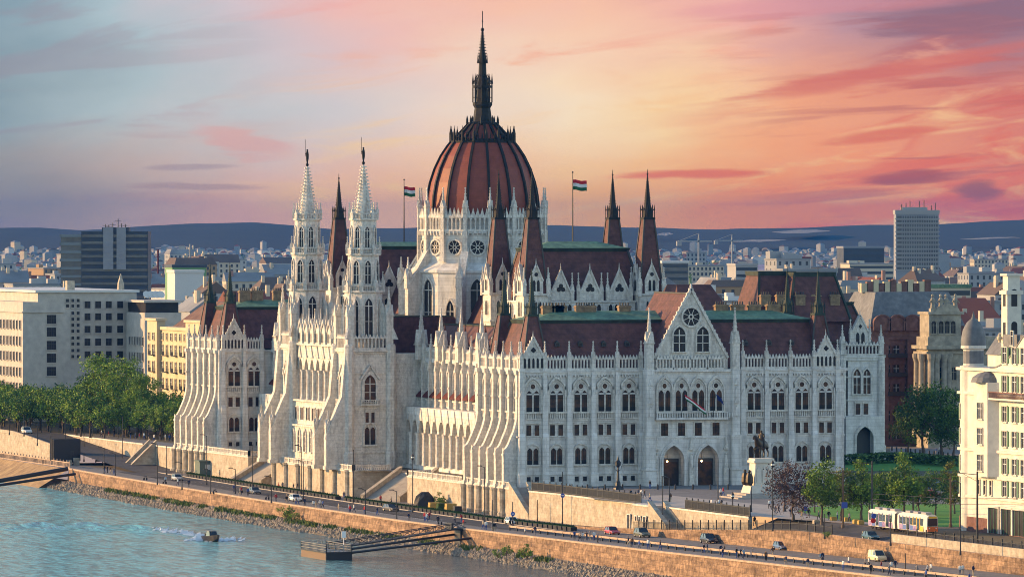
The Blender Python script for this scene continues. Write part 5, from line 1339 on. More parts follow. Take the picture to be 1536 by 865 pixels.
b = MB(); b.box(-1.4, 1.4, -1.4, 1.4, 25, 39); b.box(-1.7, 1.7, -1.7, 1.7, 38.2, 38.9); b.box(-1.2, 1.2, -1.2, 1.2, 39, 41.6); b.box(-1.6, 1.6, -1.6, 1.6, 41.6, 42)
for z in (30, 36): b.face(rarch(0, 1.2, z, z + 2.6), -1.43, 1); b.add([(-1.43, -.6, z), (-1.43, .6, z), (-1.43, .6, z + 3), (-1.43, -.6, z + 3)], [(0, 1, 2, 3)], 1)
ru, rv = atF(1517, 1210)
rt = empty('tower_house', (ru, rv, 0), label='yellowish rooftop tower house with ornate crest, behind the white corner building', cat='building')
bb = b.build('tower', [M['white_render'], M['dark_glass']], rt)
b = MB(); b.box(-1.4, 22, 1.5, 8, 0, 27); b.build('wall', M['white_render'], rt)
b = MB(); b.prism([(-1.8, 27), (22.5, 27), (19, 31), (1, 31)], 1.2, 8.3); b.build('roof', M['slate'], rt)
for k in range(9):
    c = MB(); c.ball((0, 0, .5), .5, n=7, k=5); c.lathe([(.35, -.3), (.2, .2)], 6); c.ball((0, 0, 1.1), .25, n=6, k=4); c.build('finial', M['cream_render'], rt, (-2 + k * 2.2, .8, 29.6))
# --- palace with giant columns
pu0, pv0 = atF(1392, 1496); pu1 = onV(1447, pv0)
p_ = MB(); p_.box(pu0, pu1 + 25, pv0, pv0 + 7, 0, 25.4); p_.box(pu0 - .6, pu1 + 26, pv0 - .6, pv0 + 7.5, 21.5, 22.0); p_.box(pu0 - 1.0, pu1 + 26, pv0 - 1.6, pv0 + 7.6, 22.6, 23.4); p_.box(pu0 + .4, pu1 - .8, pv0 + .3, pv0 + 6, 25.4, 30.5); p_.box(pu0, pu1 - .2, pv0 - .2, pv0 + 6.4, 30.5, 31.1)
pal = tag(p_.build('palace', M['sooty_stone']), 'ornate stone palace with giant columns and rooftop statues beside the slate cupola', 'palace', kind='thing')
for k, x in enumerate((1397, 1405, 1416, 1423)):
    c = MB(); c.box(-1.0, 1.0, -1.0, 1.0, 3, 4); c.lathe([(.95, 4), (.8, 4.6), (.68, 19.6), (1.0, 20.6), (1.05, 21.5)], 12); c.build('column', M['sooty_stone'], pal, (onV(x, pv0 - .8), pv0 - .8, 0))
for dv in (1.6, 4.6):
    c = MB(); c.box(-1.0, 1.0, -1.0, 1.0, 3, 4); c.lathe([(.95, 4), (.8, 4.6), (.68, 19.6), (1.0, 20.6), (1.05, 21.5)], 12); c.build('column', M['sooty_stone'], pal, (pu0 - .9, pv0 + dv, 0))
for x, s in ((1399, 1), (1411, 1), (1419, 1.05), (1433, 1)):
    c = MB(); c.box(-.7, .7, -.6, .6, 0, .8); c.lathe([(.65, .8), (.5, 1.8), (.6, 2.8), (.28, 3.3)], 8); c.ball((0, 0, 3.7), .36, n=7, k=5); c.beam((.3, 0, 2.8), (1.0, -.2, 2.0), .25); c.beam((-.3, 0, 2.8), (-.8, -.2, 2.2), .25); c.build('statue', M['sooty_stone'], pal, (onV(x, pv0 + .6), pv0 + .6, 31.1), 0)
b = MB(); b.prism([(-3.2, 0), (3.2, 0), (2.4, 1.0), (0, 2.1), (-2.4, 1.0)], -.3, .6); b.build('pediment', M['sooty_stone'], pal, (onV(1421, pv0), pv0 + .1, 31.1))
for x in (1401, 1412, 1421, 1430):
    pw_('pal', pal, onV(x, pv0), pv0 + .28, 26.2, RS, 1.2, 2.8, [M['sooty_stone'], M['dark_glass'], M['sooty_stone']], arch=True)
    for z in (5, 10, 15.5): pw_('palg', pal, onV(x, pv0), pv0, z, RS, 1.4, 2.9, [M['sooty_stone'], M['dark_glass'], M['sooty_stone']])
# --- red-brown apartments on the far side of the square
av = 196.0; a0, a1 = onV(1306, av), onV(1446, av)
q = MB(); q.box(a0, a1, av, av + 22, 0, 27.6); q.box(a0, a1, av - .5, av, 24.6, 25.1); q.box(a0, a1, av - .3, av, 10.2, 10.6)
for x in (1317, 1372): q.box(onV(x, av) - 2.2, onV(x, av) + 2.2, av - 1.1, av, 0, 24.6)
brk = tag(q.build('apartment_house', M['brick_red']), 'dark red-brown apartment house with arched gables and long grey mansard roof', 'apartment house', kind='thing')
r = MB(); r.frus((a0 - .2, a1 + .2, av - .2, av + 22.2), (a0 + 3, a1 - 2, av + 4.5, av + 18), 27.6, 35.4); r.build('roof', M['slate'], brk)
for k, x in enumerate((1322, 1344.5, 1367.5, 1390, 1412)):
    b = MB(); b.prism(rarch(0, 4.3, 0, 1.4, 6), -.7, .6); b.ring(rarch(0, 4.7, 0, 1.4, 6), rarch(0, 4.0, 0, 1.4, 6), -.7, -1.0); b.build('arched_gable', M['brick_red'], brk, (onV(x, av), av, 26.6))
bm_ = [M['brick_red'], M['dark_glass'], WHT]
for x in (1317, 1330, 1344, 1362, 1373, 1390):
    for z in (1.6, 5.8, 12, 16.4, 20.8): pw_('brk', brk, onV(x, av), av - (1.1 if x in (1317, 1373) else 0), z, RS, 1.5, 2.3, bm_, bars=1)
for z in (11.6, 16, 20.4):
    b = MB(); b.box(-2.4, 2.4, -1.3, 0, 0, .2); b.box(-2.4, 2.4, -1.3, -1.15, .2, 1.0); b.build('balcony', M['black_iron'], brk, (onV(1344, av), av, z))
for k in range(12):
    b = MB(); b.box(-.8, .8, -.6, .6, 0, 2.2 + (k % 3) * .4); b.build('chimney', M['brick_red'] if k % 2 else M['cream_render'], brk, (a0 + 3 + k * (a1 - a0 - 6) / 12, av + 12, 35.2))
# --- dark twin slab office tower, upper left, and the pale tower block at right
def tower_block(name, label, x0, x1, ytop, F, m_wall, m_win, depth_m, rows, cols, ang=0.0, zb=0.0):
    u0, v0_ = atF(x0, F); u1, v1_ = atF(x1, F); wd = math.hypot(u1 - u0, v1_ - v0_); h = zof(ytop, F)
    rz = math.atan2(v1_ - v0_, u1 - u0) + ang
    root = empty(name, (u0, v0_, 0), rz, label, 'tower block')
    b = MB(); b.box(0, wd, 0, depth_m, 0, h); body = b.build('wall', m_wall, root)
    return root, body, wd, h
mat('tower_dark', (.03, .04, .06), .5, (.05, .06, .08), .2); mat('tower_band', (.16, .19, .21), .6); mat('tower_glass', (.02, .03, .05), .2, (.06, .08, .10), .15, spec=.7); mat('tower_pale', (.24, .26, .29), .7, (.2, .21, .24), .1); mat('concrete', (.30, .30, .30), .85)
F_ = 2500
rt, body, wd, h = tower_block('office_tower', 'dark blue slab tower with two pale vertical panels and roof antennas', 122, 222, 347, F_, M['tower_dark'], None, 22, 0, 0)
k_ = F_ / FP
for j in range(22): 
    b = MB(); b.box(.15, wd - .15, -.25, 0, h - 2.2 - j * 2.6, h - 1.2 - j * 2.6); b.build('window_band', M['tower_glass'], body) if j * 2.6 < h - 3 else None
for (xa, xb) in ((155, 170), (175, 189)):
    b = MB(); b.box((xa - 122) * k_, (xb - 122) * k_, -.9, 0, zof(404, F_), zof(341, F_)); b.build('panel', M['tower_pale'], body)
b = MB(); b.box((153 - 122) * k_, (192 - 122) * k_, -.4, 16, h, zof(341, F_)); b.box(8, 18, 3, 12, h, h + 1.5); b.build('roof_house', M['tower_dark'], body)
for (x, y) in ((157, 336), (162, 337), (168, 334), (176, 328), (181, 335), (187, 336)):
    b = MB(); b.tube([(0, 0, 0), (0, 0, zof(y, F_) - h)], .16, 4); b.beam((-1.2, 0, zof(y, F_) - h - .8), (1.2, 0, zof(y, F_) - h - .8), .12); b.build('antenna', M['ridge_lead'], body, ((x - 122) * k_, 5, h))
b = MB(); z2 = zof(352, F_); x0_ = -31 * k_
b.box(x0_, -.02, .5, 20, 0, z2); wl = b.build('wing', M['tower_glass'], rt)
for j in range(10):
    b = MB(); z = z2 - .9 - j * 3.1; b.box(x0_ - .3, 0, .1, .6, z, z + 1.0); b.box(x0_ - .4, x0_, .1, 20, z, z + 1.0); b.build('spandrel', M['tower_band'], wl)
F_ = 3000; k_ = F_ / FP
rt, body, wd, h = tower_block('tower_block', 'tall pale grid-fronted tower block with rooftop masts against the pink sky', 1344, 1408, 316, F_, M['tower_pale'], None, 18, 0, 0)
for j in range(13):
    b = MB(); z = h - 2.2 - j * 1.95 - .2; b.box(.5, 2.6, -.12, -.02, z - 1.0, z)
    for c in range(15): b.box(3.0 + c * 1.1, 3.66 + c * 1.1, -.12, -.02, z - 1.1, z)
    b.build('window_row', M['tower_glass'], body); b = MB(); b.box(-.5, wd + .5, -.3, .4, z - 1.55, z - 1.15); b.build('floor_band', M['concrete'], body)
b = MB(); b.box(-.4, wd + .4, -.35, 18, h - 1.6, h + .3); b.box(3, wd - 5, 3, 14, h + .3, h + 1.6); b.build('roof_house', M['concrete'], body)
for (x, y) in ((1353, 307), (1360, 305), (1366, 302), (1380, 302), (1387, 301), (1404, 305), (1398, 309)):
    b = MB(); b.tube([(0, 0, 0), (0, 0, zof(y, F_) - h)], .2, 4); b.build('antenna', M['ridge_lead'], body, ((x - 1344) * k_, 5, h + .2))
# ------------------------------------------------------------------ trees and shrubs
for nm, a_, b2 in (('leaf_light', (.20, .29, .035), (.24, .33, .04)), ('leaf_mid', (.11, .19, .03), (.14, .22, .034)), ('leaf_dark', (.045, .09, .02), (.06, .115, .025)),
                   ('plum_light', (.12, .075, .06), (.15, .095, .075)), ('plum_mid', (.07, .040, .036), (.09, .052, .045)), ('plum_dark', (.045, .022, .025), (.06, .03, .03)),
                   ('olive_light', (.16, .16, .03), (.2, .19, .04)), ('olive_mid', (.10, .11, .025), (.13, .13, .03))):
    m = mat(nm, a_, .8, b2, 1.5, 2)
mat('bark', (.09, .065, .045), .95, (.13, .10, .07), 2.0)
def tree_mesh(H, R, seed, base=.25, shape='round', mats=('leaf_light', 'leaf_mid', 'leaf_dark'), leaves=2600, size=.5, clumps=34, weights=(3, 4, 3)):
    r = random.Random(seed)
    tk = MB(); bend = [(r.uniform(-.25, .25), r.uniform(-.25, .25)) for _ in range(4)]
    hp = H * (base + .35)
    tk.tube([(0, 0, -.1), (bend[0][0] * .3, bend[0][1] * .3, H * base * .6), (bend[1][0], bend[1][1], H * base), (bend[2][0], bend[2][1], hp)], H * .022 + .06, 7, 0, H * .008 + .03)
    zc, hz_ = H * (base + (1 - base) / 2), H * (1 - base) / 2
    cl = []
    for k in range(clumps):
        while True:
            x, y, z = r.uniform(-1, 1), r.uniform(-1, 1), r.uniform(-1, 1); q = x * x + y * y + z * z
            lim = 1.0 if shape == 'round' else (1 - .55 * (z + 1) / 2) ** 2
            if .12 < q < 1 and (x * x + y * y) < lim: break
        s = r.uniform(.22, .36) * R
        cl.append(((x * (R - s * .5), y * (R - s * .5), zc + z * (hz_ - s * .4)), s, r.choices((0, 1, 2), weights)[0]))
    for (c, s, _m) in cl[:10]:
        z0 = r.uniform(H * base * .8, hp); tk.tube([(bend[1][0], bend[1][1], z0), ((c[0] + bend[1][0]) * .55, (c[1] + bend[1][1]) * .55, z0 + (c[2] - z0) * .5), c], H * .010 + .02, 5, 0, .02)
    cr = MB(); per = leaves // clumps
    for (c, s, mi) in cl:
        for k in range(per):
            while True:
                x, y, z = r.gauss(0, .5), r.gauss(0, .5), r.gauss(0, .42)
                if x * x + y * y + z * z < 1.4: break
            p = Vector((c[0] + x * s, c[1] + y * s, c[2] + z * s))
            n = Vector((r.uniform(-1, 1), r.uniform(-1, 1), r.uniform(-.4, 1))).normalized(); a1 = n.orthogonal().normalized(); b1 = n.cross(a1); t = r.uniform(0, PI); a1, b1 = a1 * math.cos(t) + b1 * math.sin(t), b1 * math.cos(t) - a1 * math.sin(t)
            w_ = size * r.uniform(.5, 1.05); h_ = w_ * r.uniform(.5, .85)
            mm = mi if r.random() < .75 else r.choice((0, 1, 2))
            cr.add([p - a1 * w_ * .5, p - b1 * h_ * .4 + a1 * .1 * w_, p + a1 * w_ * .5, p + b1 * h_ * .45], [(0, 1, 2, 3)], mm)
    return tk.mesh('trunk', M['bark']), cr.mesh('crown', [M[q] for q in mats])
OL = ('olive_light', 'olive_mid', 'leaf_mid'); PLM = ('plum_light', 'plum_mid', 'plum_dark')
TP = {'avenue': [tree_mesh(9.5, 4.6, s, .22, 'round', clumps=30, leaves=2400, size=.62) for s in (1, 2, 3, 4)],
      'big': [tree_mesh(22, 7.4, s, .2, 'round', clumps=64, leaves=6400, size=.8, weights=(5, 4, 1)) for s in (11, 12)],
      'young': [tree_mesh(11, 3.9, s, .2, 'cone', clumps=50, leaves=4600, size=.5) for s in (21, 22, 23)],
      'olive': [tree_mesh(9.0, 3.4, s, .22, 'cone', OL, clumps=36, leaves=3000, size=.48) for s in (31, 32)],
      'plum': [tree_mesh(10.2, 5.4, 41, .12, 'round', PLM, clumps=44, leaves=4600, size=.42)],
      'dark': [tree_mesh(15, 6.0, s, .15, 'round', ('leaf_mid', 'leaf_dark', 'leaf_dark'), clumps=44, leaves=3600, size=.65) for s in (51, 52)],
      'bush': [tree_mesh(2.6, 1.7, s, .02, 'round', ('leaf_light', 'leaf_mid', 'leaf_mid'), clumps=12, leaves=520, size=.34) for s in (61, 62)]}
def tree(kind, u, v, z, s, rz, label, group=None, name='tree', cat='tree', i=0, sz=None):
    tkm, crm = TP[kind][i % len(TP[kind])]
    o = empty(name, (u, v, z), rz, label, cat, group); o.scale = (s, s, sz or s)
    put(tkm, 'trunk', o); put(crm, 'crown', o); return o
rt_ = random.Random(77); i = 0
for (uo, lab) in ((-12.5, 'leafy green avenue tree in the front row above the pale ramp wall'), (-3, 'leafy green avenue tree in the second row behind the riverside path'), (6, 'leafy green avenue tree deep in the grove below the office block'), (16, 'leafy green avenue tree at the back of the grove, near the cream house')):
    v = 356 if uo < -8 else 306 if uo < 0 else 282 if uo < 10 else 270
    while v < 470:
        uu = uo + rt_.uniform(-1.5, 1.5) + max(0, v - 380) * .02; s = rt_.uniform(.85, 1.2)
        tree('avenue', uu, v, 0, s, rt_.uniform(0, 6), lab, lab.replace('tree', 'trees').replace('leafy green ', ''), i=i); i += 1; v += rt_.uniform(6.5, 9)
for k, (x, y, s, lab) in enumerate(((152, 650, .92, 'tall bright green tree rising above the grove before the pale office block'), (190, 652, .80, 'pointed light green tree in the middle of the tall clump'), (216, 655, .72, 'dark green tall tree beside the cream apartment house'), (134, 648, .62, 'lower bushy green tree left of the tall bright one'), (205, 656, .55, 'medium green tree in front of the tall clump by the cream house'))):
    u, v = G(x, y); tree('big', u, v, 0, s, k * 1.3, lab, i=k, sz=s * (1.1 if k == 1 else 1))
for k, (x, yb, yt, kind, lab) in enumerate(((1190, 779, 685, 'plum', 'dark plum-leaved tree beside the equestrian monument'), (1233, 786, 686, 'young', 'slim bright green tree just right of the plum-leaved tree'), (1262, 781, 700, 'olive', 'thin olive-green tree behind a tall post on the lawn edge'), (1292, 781, 689, 'young', 'tall green tree on the lawn above the dark green car'),
        (1318, 776, 705, 'young', 'dark slim tree behind the tram tail'), (1340, 776, 705, 'young', 'bushy green tree left of the tallest lawn tree'), (1356, 778, 678, 'young', 'tallest green tree on the lawn, directly above the tram roof'), (1378, 772, 712, 'olive', 'olive tree behind the tram front on the lawn'), (1403, 772, 700, 'dark', 'dark shady tree on the lawn left of the white corner building'),
        (1432, 770, 712, 'olive', 'yellowish tree against the corner of the white building'), (1425, 740, 690, 'olive', 'small yellowish tree by the parked bus'), (1304, 765, 705, 'dark', 'shady dark tree in the middle of the lawn'), (1222, 768, 712, 'young', 'small green tree half hidden behind the plum-leaved tree'))):
    u, v = G(x, yb); H = (yb - yt) * depth(u, v) / FP; base = {'plum': 10.2, 'young': 11, 'olive': 9, 'dark': 15}[kind]
    tree(kind, u, v, 0, H / base, k * 2.1, lab, i=k)
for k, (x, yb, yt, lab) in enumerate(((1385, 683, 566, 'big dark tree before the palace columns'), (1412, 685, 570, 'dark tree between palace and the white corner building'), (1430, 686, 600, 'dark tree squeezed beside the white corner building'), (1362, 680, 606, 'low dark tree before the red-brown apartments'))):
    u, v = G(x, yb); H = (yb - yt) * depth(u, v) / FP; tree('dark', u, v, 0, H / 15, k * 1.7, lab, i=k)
for k, (x, y, z, s, lab) in enumerate(((428, 778, -8.3, 1.25, 'round green bush growing at the foot of the quay wall'), (442, 781, -8.3, .9, 'small green bush next to the round one at the quay wall'), (760, 833, -8.4, .9, 'green shrub at the wall foot right of the gangway'), (792, 838, -8.6, 1.1, 'leafy shrub on the rocks below the promenade'), (748, 836, -8.7, .7, 'low green shrub on the rocks near the gangway foot'), (656, 762, ZQ, 1.3, 'dark bush beside the covered stacks under the terrace'), (1240, 806, -.4, .5, 'low bush at the upper road fence'))):
    u, v = G(x, y, z); tree('bush', u, v, z, s, k, lab, name='shrub', cat='shrub', i=k)
def hedge(name, label, pts, z, h, wd, cat='hedge', mats=('leaf_mid', 'leaf_dark', 'leaf_dark'), dens=26):
    b = MB(); r = random.Random(len(label))
    for p, q in zip(pts, pts[1:]):
        p, q = Vector(p), Vector(q); L_ = (q - p).length; n = Vector((-(q - p).y, (q - p).x)) / L_
        for k in range(int(L_ * dens)):
            c = p.lerp(q, r.random()) + n * r.uniform(-wd / 2, wd / 2); zz = z + h * (1 - r.random() ** 2 * .9); s = r.uniform(.18, .4); a1 = r.uniform(0, PI)
            d1 = Vector((math.cos(a1), math.sin(a1), r.uniform(-.6, .6))) * s; d2 = Vector((-math.sin(a1), math.cos(a1), r.uniform(-.3, .9))) * s * .7
            c = Vector((c.x, c.y, zz)); b.add([c - d1, c - d2, c + d1, c + d2], [(0, 1, 2, 3)], r.choice((0, 1, 2)))
    return tag(b.build(name, [M[m] for m in mats]), label, cat, kind='thing')
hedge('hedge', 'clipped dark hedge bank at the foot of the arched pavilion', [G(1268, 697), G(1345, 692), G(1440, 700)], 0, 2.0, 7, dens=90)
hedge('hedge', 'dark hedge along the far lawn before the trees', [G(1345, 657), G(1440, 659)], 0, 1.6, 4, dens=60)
mat('flower_pink', (.45, .10, .14), .9); mat('flower_yellow', (.5, .32, .05), .9)
hedge('flower_bed', 'strip of pink and yellow flowers before the far hedge', [G(1340, 661), G(1385, 660.5), G(1440, 663)], 0, .5, 4, 'flower bed', ('flower_pink', 'flower_yellow', 'leaf_mid'), dens=30)
# ------------------------------------------------------------------ the city behind
mat('city_pale', (.40, .40, .39), .85, (.31, .31, .31), .03, 3); mat('city_cream', (.52, .46, .36), .85, (.44, .38, .29), .03, 3); mat('city_grey', (.32, .33, .34), .85, (.25, .26, .27), .03, 3); mat('city_white', (.54, .54, .53), .8)
mat('city_ochre', (.36, .24, .13), .85, (.3, .2, .11), .03); mat('city_rose', (.32, .19, .15), .85); mat('city_green', (.16, .30, .14), .7); mat('city_blue', (.04, .07, .25), .6); mat('city_window', (.04, .045, .05), .4)
mat('roof_red', (.22, .075, .05), .85, (.16, .06, .045), .05, 3); mat('roof_brown', (.11, .08, .065), .85, (.15, .11, .09), .05, 3); mat('roof_grey', (.17, .175, .185), .85, (.27, .28, .29), .05, 3)
rc = random.Random(2024)
def house(wd, dp, h, kind, mw, mr, r, detail=True):
    b = MB(); b.box(-wd / 2, wd / 2, -dp / 2, dp / 2, -1, h)
    if kind == 'flat':
        b.box(-wd / 2 - .25, wd / 2 + .25, -dp / 2 - .25, dp / 2 + .25, h - .5, h + .25, 1)
        for k in range(r.randint(1, 3)):
            x, y = r.uniform(-.35, .35) * wd, r.uniform(-.25, .25) * dp; q = r.uniform(1.2, 3.2); b.box(x - q, x + q, y - q * .7, y + q * .7, h + .25, h + r.uniform(1.5, 3.6), 0)
    elif kind == 'gable':
        rh = min(dp * .45, 6) * r.uniform(.7, 1.0); b.prism([(-dp / 2 - .4, h), (dp / 2 + .4, h), (.05, h + rh), (-.05, h + rh)], -wd / 2 - .2, wd / 2 + .2, 1, ax='x')
    else:
        rh = r.uniform(3.5, 6); b.frus((-wd / 2 - .3, wd / 2 + .3, -dp / 2 - .3, dp / 2 + .3), (-wd / 2 + rh * .7, wd / 2 - rh * .7, -.3, .3) if kind == 'hip' else (-wd / 2 + 1.8, wd / 2 - 1.8, -dp / 2 + 1.8, dp / 2 - 1.8), h, h + rh * (1 if kind == 'hip' else .7), 1)
    if kind != 'flat':
        for k in range(r.randint(2, 5)):
            x, y = r.uniform(-.42, .42) * wd, r.uniform(-.22, .22) * dp; b.box(x - .6, x + .6, y - .5, y + .5, h + .5, h + r.uniform(4.5, 6.8), 3)
    fl = max(2, int((h - 1.5) / 3.3)); n = max(2, int(wd / r.choice((2.6, 3.1, 3.6)))); m_ = max(2, int(dp / 3.1))
    strip_ = kind == 'flat' and r.random() < .3
    for j in range(fl):
        z = h - 2.9 - j * 3.3
        if z < 0: break
        if strip_: b.box(-wd / 2 + .4, wd / 2 - .4, -dp / 2 - .06, -dp / 2, z, z + 1.5, 2); continue
        for k in range(n):
            x = -wd / 2 + (k + .5) * wd / n; b.add([(x - .62, -dp / 2 - .05, z), (x + .62, -dp / 2 - .05, z), (x + .62, -dp / 2 - .05, z + 1.8), (x - .62, -dp / 2 - .05, z + 1.8)], [(0, 1, 2, 3)], 2)
        for k in range(m_):
            y = -dp / 2 + (k + .5) * dp / m_; b.add([(-wd / 2 - .05, y - .6, z), (-wd / 2 - .05, y + .6, z), (-wd / 2 - .05, y + .6, z + 1.8), (-wd / 2 - .05, y - .6, z + 1.8)], [(0, 1, 2, 3)], 2)
    return b
WALLS = [('pale', 'city_pale', 5), ('cream', 'city_cream', 4), ('grey', 'city_grey', 4), ('white', 'city_white', 2), ('ochre', 'city_ochre', 2), ('rosy', 'city_rose', 1)]
ROOFS = {'flat': [('grey flat', 'roof_grey')], 'gable': [('red gabled', 'roof_red'), ('brown gabled', 'roof_brown'), ('grey gabled', 'roof_grey')], 'hip': [('red hipped', 'roof_red'), ('brown hipped', 'roof_brown')], 'mansard': [('grey mansard', 'roof_grey'), ('brown mansard', 'roof_brown')]}
def where(x):
    for x1, s in ((90, 'left of the dark slab tower'), (235, 'below the dark slab tower'), (300, 'right of the dark slab tower'), (360, 'behind the pair of small dark spires'), (440, 'left of the twin white towers'), (640, 'glimpsed beside the twin white towers'), (830, 'beside the dome'), (1000, 'behind the green hall roof'), (1080, 'right of the hall spires'), (1145, 'above the great front gable'), (1275, 'behind the city-side dark roof'), (1345, 'left of the pale tower block'), (1410, 'below the pale tower block'), (2000, 'right of the pale tower block')):
        if x < x1: return s
placed = []
def free(u, v, q):
    if -40 < u < 112 and v < 545: return False
    if u < 250 and v < 262: return False
    if -40 < u < 60 and v < 620: return False
    return all((u - a_) ** 2 + (v - b2) ** 2 > (q + c_) ** 2 for a_, b2, c_ in placed)
nh = 0; tries = 0
for (Fa, Fb, cnt, hmin, hmax) in ((1640, 1900, 40, 17, 25), (1900, 2300, 62, 17, 27), (2300, 3000, 78, 15, 28), (3000, 4200, 66, 12, 28), (4200, 5200, 38, 12, 30)):
    k = 0; tries = 0
    while k < cnt and tries < cnt * 60:
        tries += 1
        F = rc.uniform(Fa, Fb); x = rc.uniform(-20, 1556); u, v = atF(x, F); wd = rc.uniform(11, 24) * (1 + (F - 1600) / 11000); dp = rc.uniform(10, 15)
        if not free(u, v, wd * .42): continue
        wn, wmn, _ = rc.choices(WALLS, [q[2] for q in WALLS])[0]; kind = rc.choices(('flat', 'gable', 'hip', 'mansard'), (3 + (F > 2800) * 5, 4, 2, 3))[0]; rn, rmn = rc.choice(ROOFS[kind])
        h = rc.uniform(hmin, hmax)
        if 90 < x < 225 and F < 2500: h = min(h, 18)
        if kind == 'flat' and F > 3000 and rc.random() < .25: h *= 1.25
        o = house(wd, dp, h, kind, wmn, rmn, rc).build('city_building', [M[wmn], M[rmn], M['city_window'], M['city_cream' if wn != 'cream' else 'city_rose']], None, (u, v, 0), rc.choice((0, 0, .12, -.12, .5, -.35, PI / 2, PI / 2 + .2)))
        dist = 'near rooftops' if F < 2300 else 'middle distance' if F < 3600 else 'far city'
        tag(o, f'{wn} {rn}-roofed building in the {dist}, {where(x)}', 'city building', f'{wn} {rn}-roofed buildings {where(x)}, {dist}', 'thing'); placed.append((u, v, wd * .42)); k += 1; nh += 1
# particular things of the skyline
def special(x, y0, y1, F, wpx, name, label, cat, mw, mr=None, dp=14, stripes=0):
    u, v = atF(x, F); h = zof(y0, F); wd = wpx * F / FP; b = MB(); b.box(-wd / 2, wd / 2, 0, dp, -1, h); placed.append((u, v, wd * .4))
    b.box(-wd / 2 - .3, wd / 2 + .3, -.3, dp + .3, h - .8, h + .3, 1)
    for j in range(stripes): b.box(-wd / 2 + .3, wd / 2 - .3, -.08, -.02, h - 3 - j * 3.2, h - 1.6 - j * 3.2, 2)
    return tag(b.build(name, [M[mw], M[mr or mw], M['city_window']], None, (u, v, 0), -TH * .2), label, cat, kind='thing')
special(284, 406, 0, 2450, 44, 'hall', 'white windowless hall with a broad blank wall near the dark slab tower', 'building', 'city_white', 'roof_white')
special(284, 398, 0, 2600, 52, 'office_building', 'black-roofed building with green glass ends behind the white hall', 'building', 'city_green', 'tower_dark')
special(1155, 398, 0, 3300, 12, 'tower', 'narrow deep blue block among pale city roofs', 'building', 'city_blue')
special(1200, 386, 0, 3900, 34, 'warehouse', 'long building with a crimson roof band in the far city', 'building', 'city_white', 'awning_red')
special(1296, 370, 0, 4000, 64, 'office_building', 'wide dark slab building left of the pale tower block', 'building', 'tower_dark', 'tower_pale', stripes=5)
special(1215, 404, 0, 2700, 84, 'office_building', 'long blue-grey office slab behind the city-side roof', 'building', 'tower_pale', 'roof_grey', stripes=4)
special(1120, 396, 0, 3100, 34, 'office_building', 'grey flat office with pale end wall, left of the blue block', 'building', 'city_pale', stripes=5)
special(1013, 392, 0, 3300, 40, 'office_building', 'low dark glass office right of the hall spires', 'building', 'tower_glass', 'city_white', stripes=3)
special(1385, 428, 0, 1980, 150, 'roof_terrace_house', 'long pale building with many chimneys below the tower block', 'building', 'city_cream', 'copper_green', stripes=2)
for x, y, F, lab in ((1048, 357, 4200, 'pale tower crane with level jib over the far city'), (1098, 357, 5200, 'thin tower crane farther right in the city'), (237, 374, 3600, 'slim red and white lattice mast near the dark slab tower'), (285, 366, 3900, 'grey lattice mast with crossbars right of the slab tower')):
    u, v = atF(x, F); h = zof(y, F); b = MB(); b.beam((0, 0, 0), (0, 0, h), .9); 
    if 'crane' in lab: b.beam((-14, 0, h - 2), (9, 0, h - 2), .9); b.beam((-14, 0, h - 2), (0, 0, h + 3), .3); b.beam((0, 0, h - 2), (0, 0, h + 3), .6); b.box(-15, -12, -1, 1, h - 5, h - 2)
    else:
        for j in range(4): b.beam((-2.2 + j * .4, 0, h * (.5 + j * .13)), (2.2 - j * .4, 0, h * (.5 + j * .13)), .35)
    tag(b.build('tower_crane' if 'crane' in lab else 'radio_mast', M['city_grey'] if x == 1048 else M['city_grey'] if x != 237 else M['awning_red'], None, (u, v, 0)), lab, 'crane' if 'crane' in lab else 'mast')
# far quarters that read as one mass, and woods between
fm = MB(); fmr = random.Random(9)
for k in range(11500):
    F = 2700 + 5900 * fmr.random() ** .8; x = fmr.uniform(-600, 2150); u, v = atF(x, F); wd, dp, h = fmr.uniform(4, 13), fmr.uniform(5, 10), fmr.uniform(5, 13) * (1.7 if fmr.random() < .08 else 1)
    if not free(u, v, 6): continue
    if F > 7600: h += (F - 7600) * .006
    o = fmr.uniform(0, 1.5); q = Vector((math.cos(o), math.sin(o))) * wd / 2; p = Vector((-math.sin(o), math.cos(o))) * dp / 2; c = Vector((u, v)); ring = [c - q - p, c + q - p, c + q + p, c - q + p]; mi = fmr.choices((0, 1, 2, 3, 4), (3, 2, 4, 1.0, 2.5))[0]
    fm.loft([[(*a_, -1) for a_ in ring], [(*a_, h) for a_ in ring]], mi, cap1=False); c2 = c
    fm.loft([[(*a_, h) for a_ in ring], [(*(c2 + (a_ - c2) * .3), h + 1.8) for a_ in ring]], fmr.choice((4, 4, 5, 6, 4)) if mi != 3 else 2)
struct(fm.build('far_city', [M['city_pale'], M['city_cream'], M['city_grey'], M['city_white'], M['roof_grey'], M['roof_brown'], M['roof_red']]), 'stuff')
fw = MB()
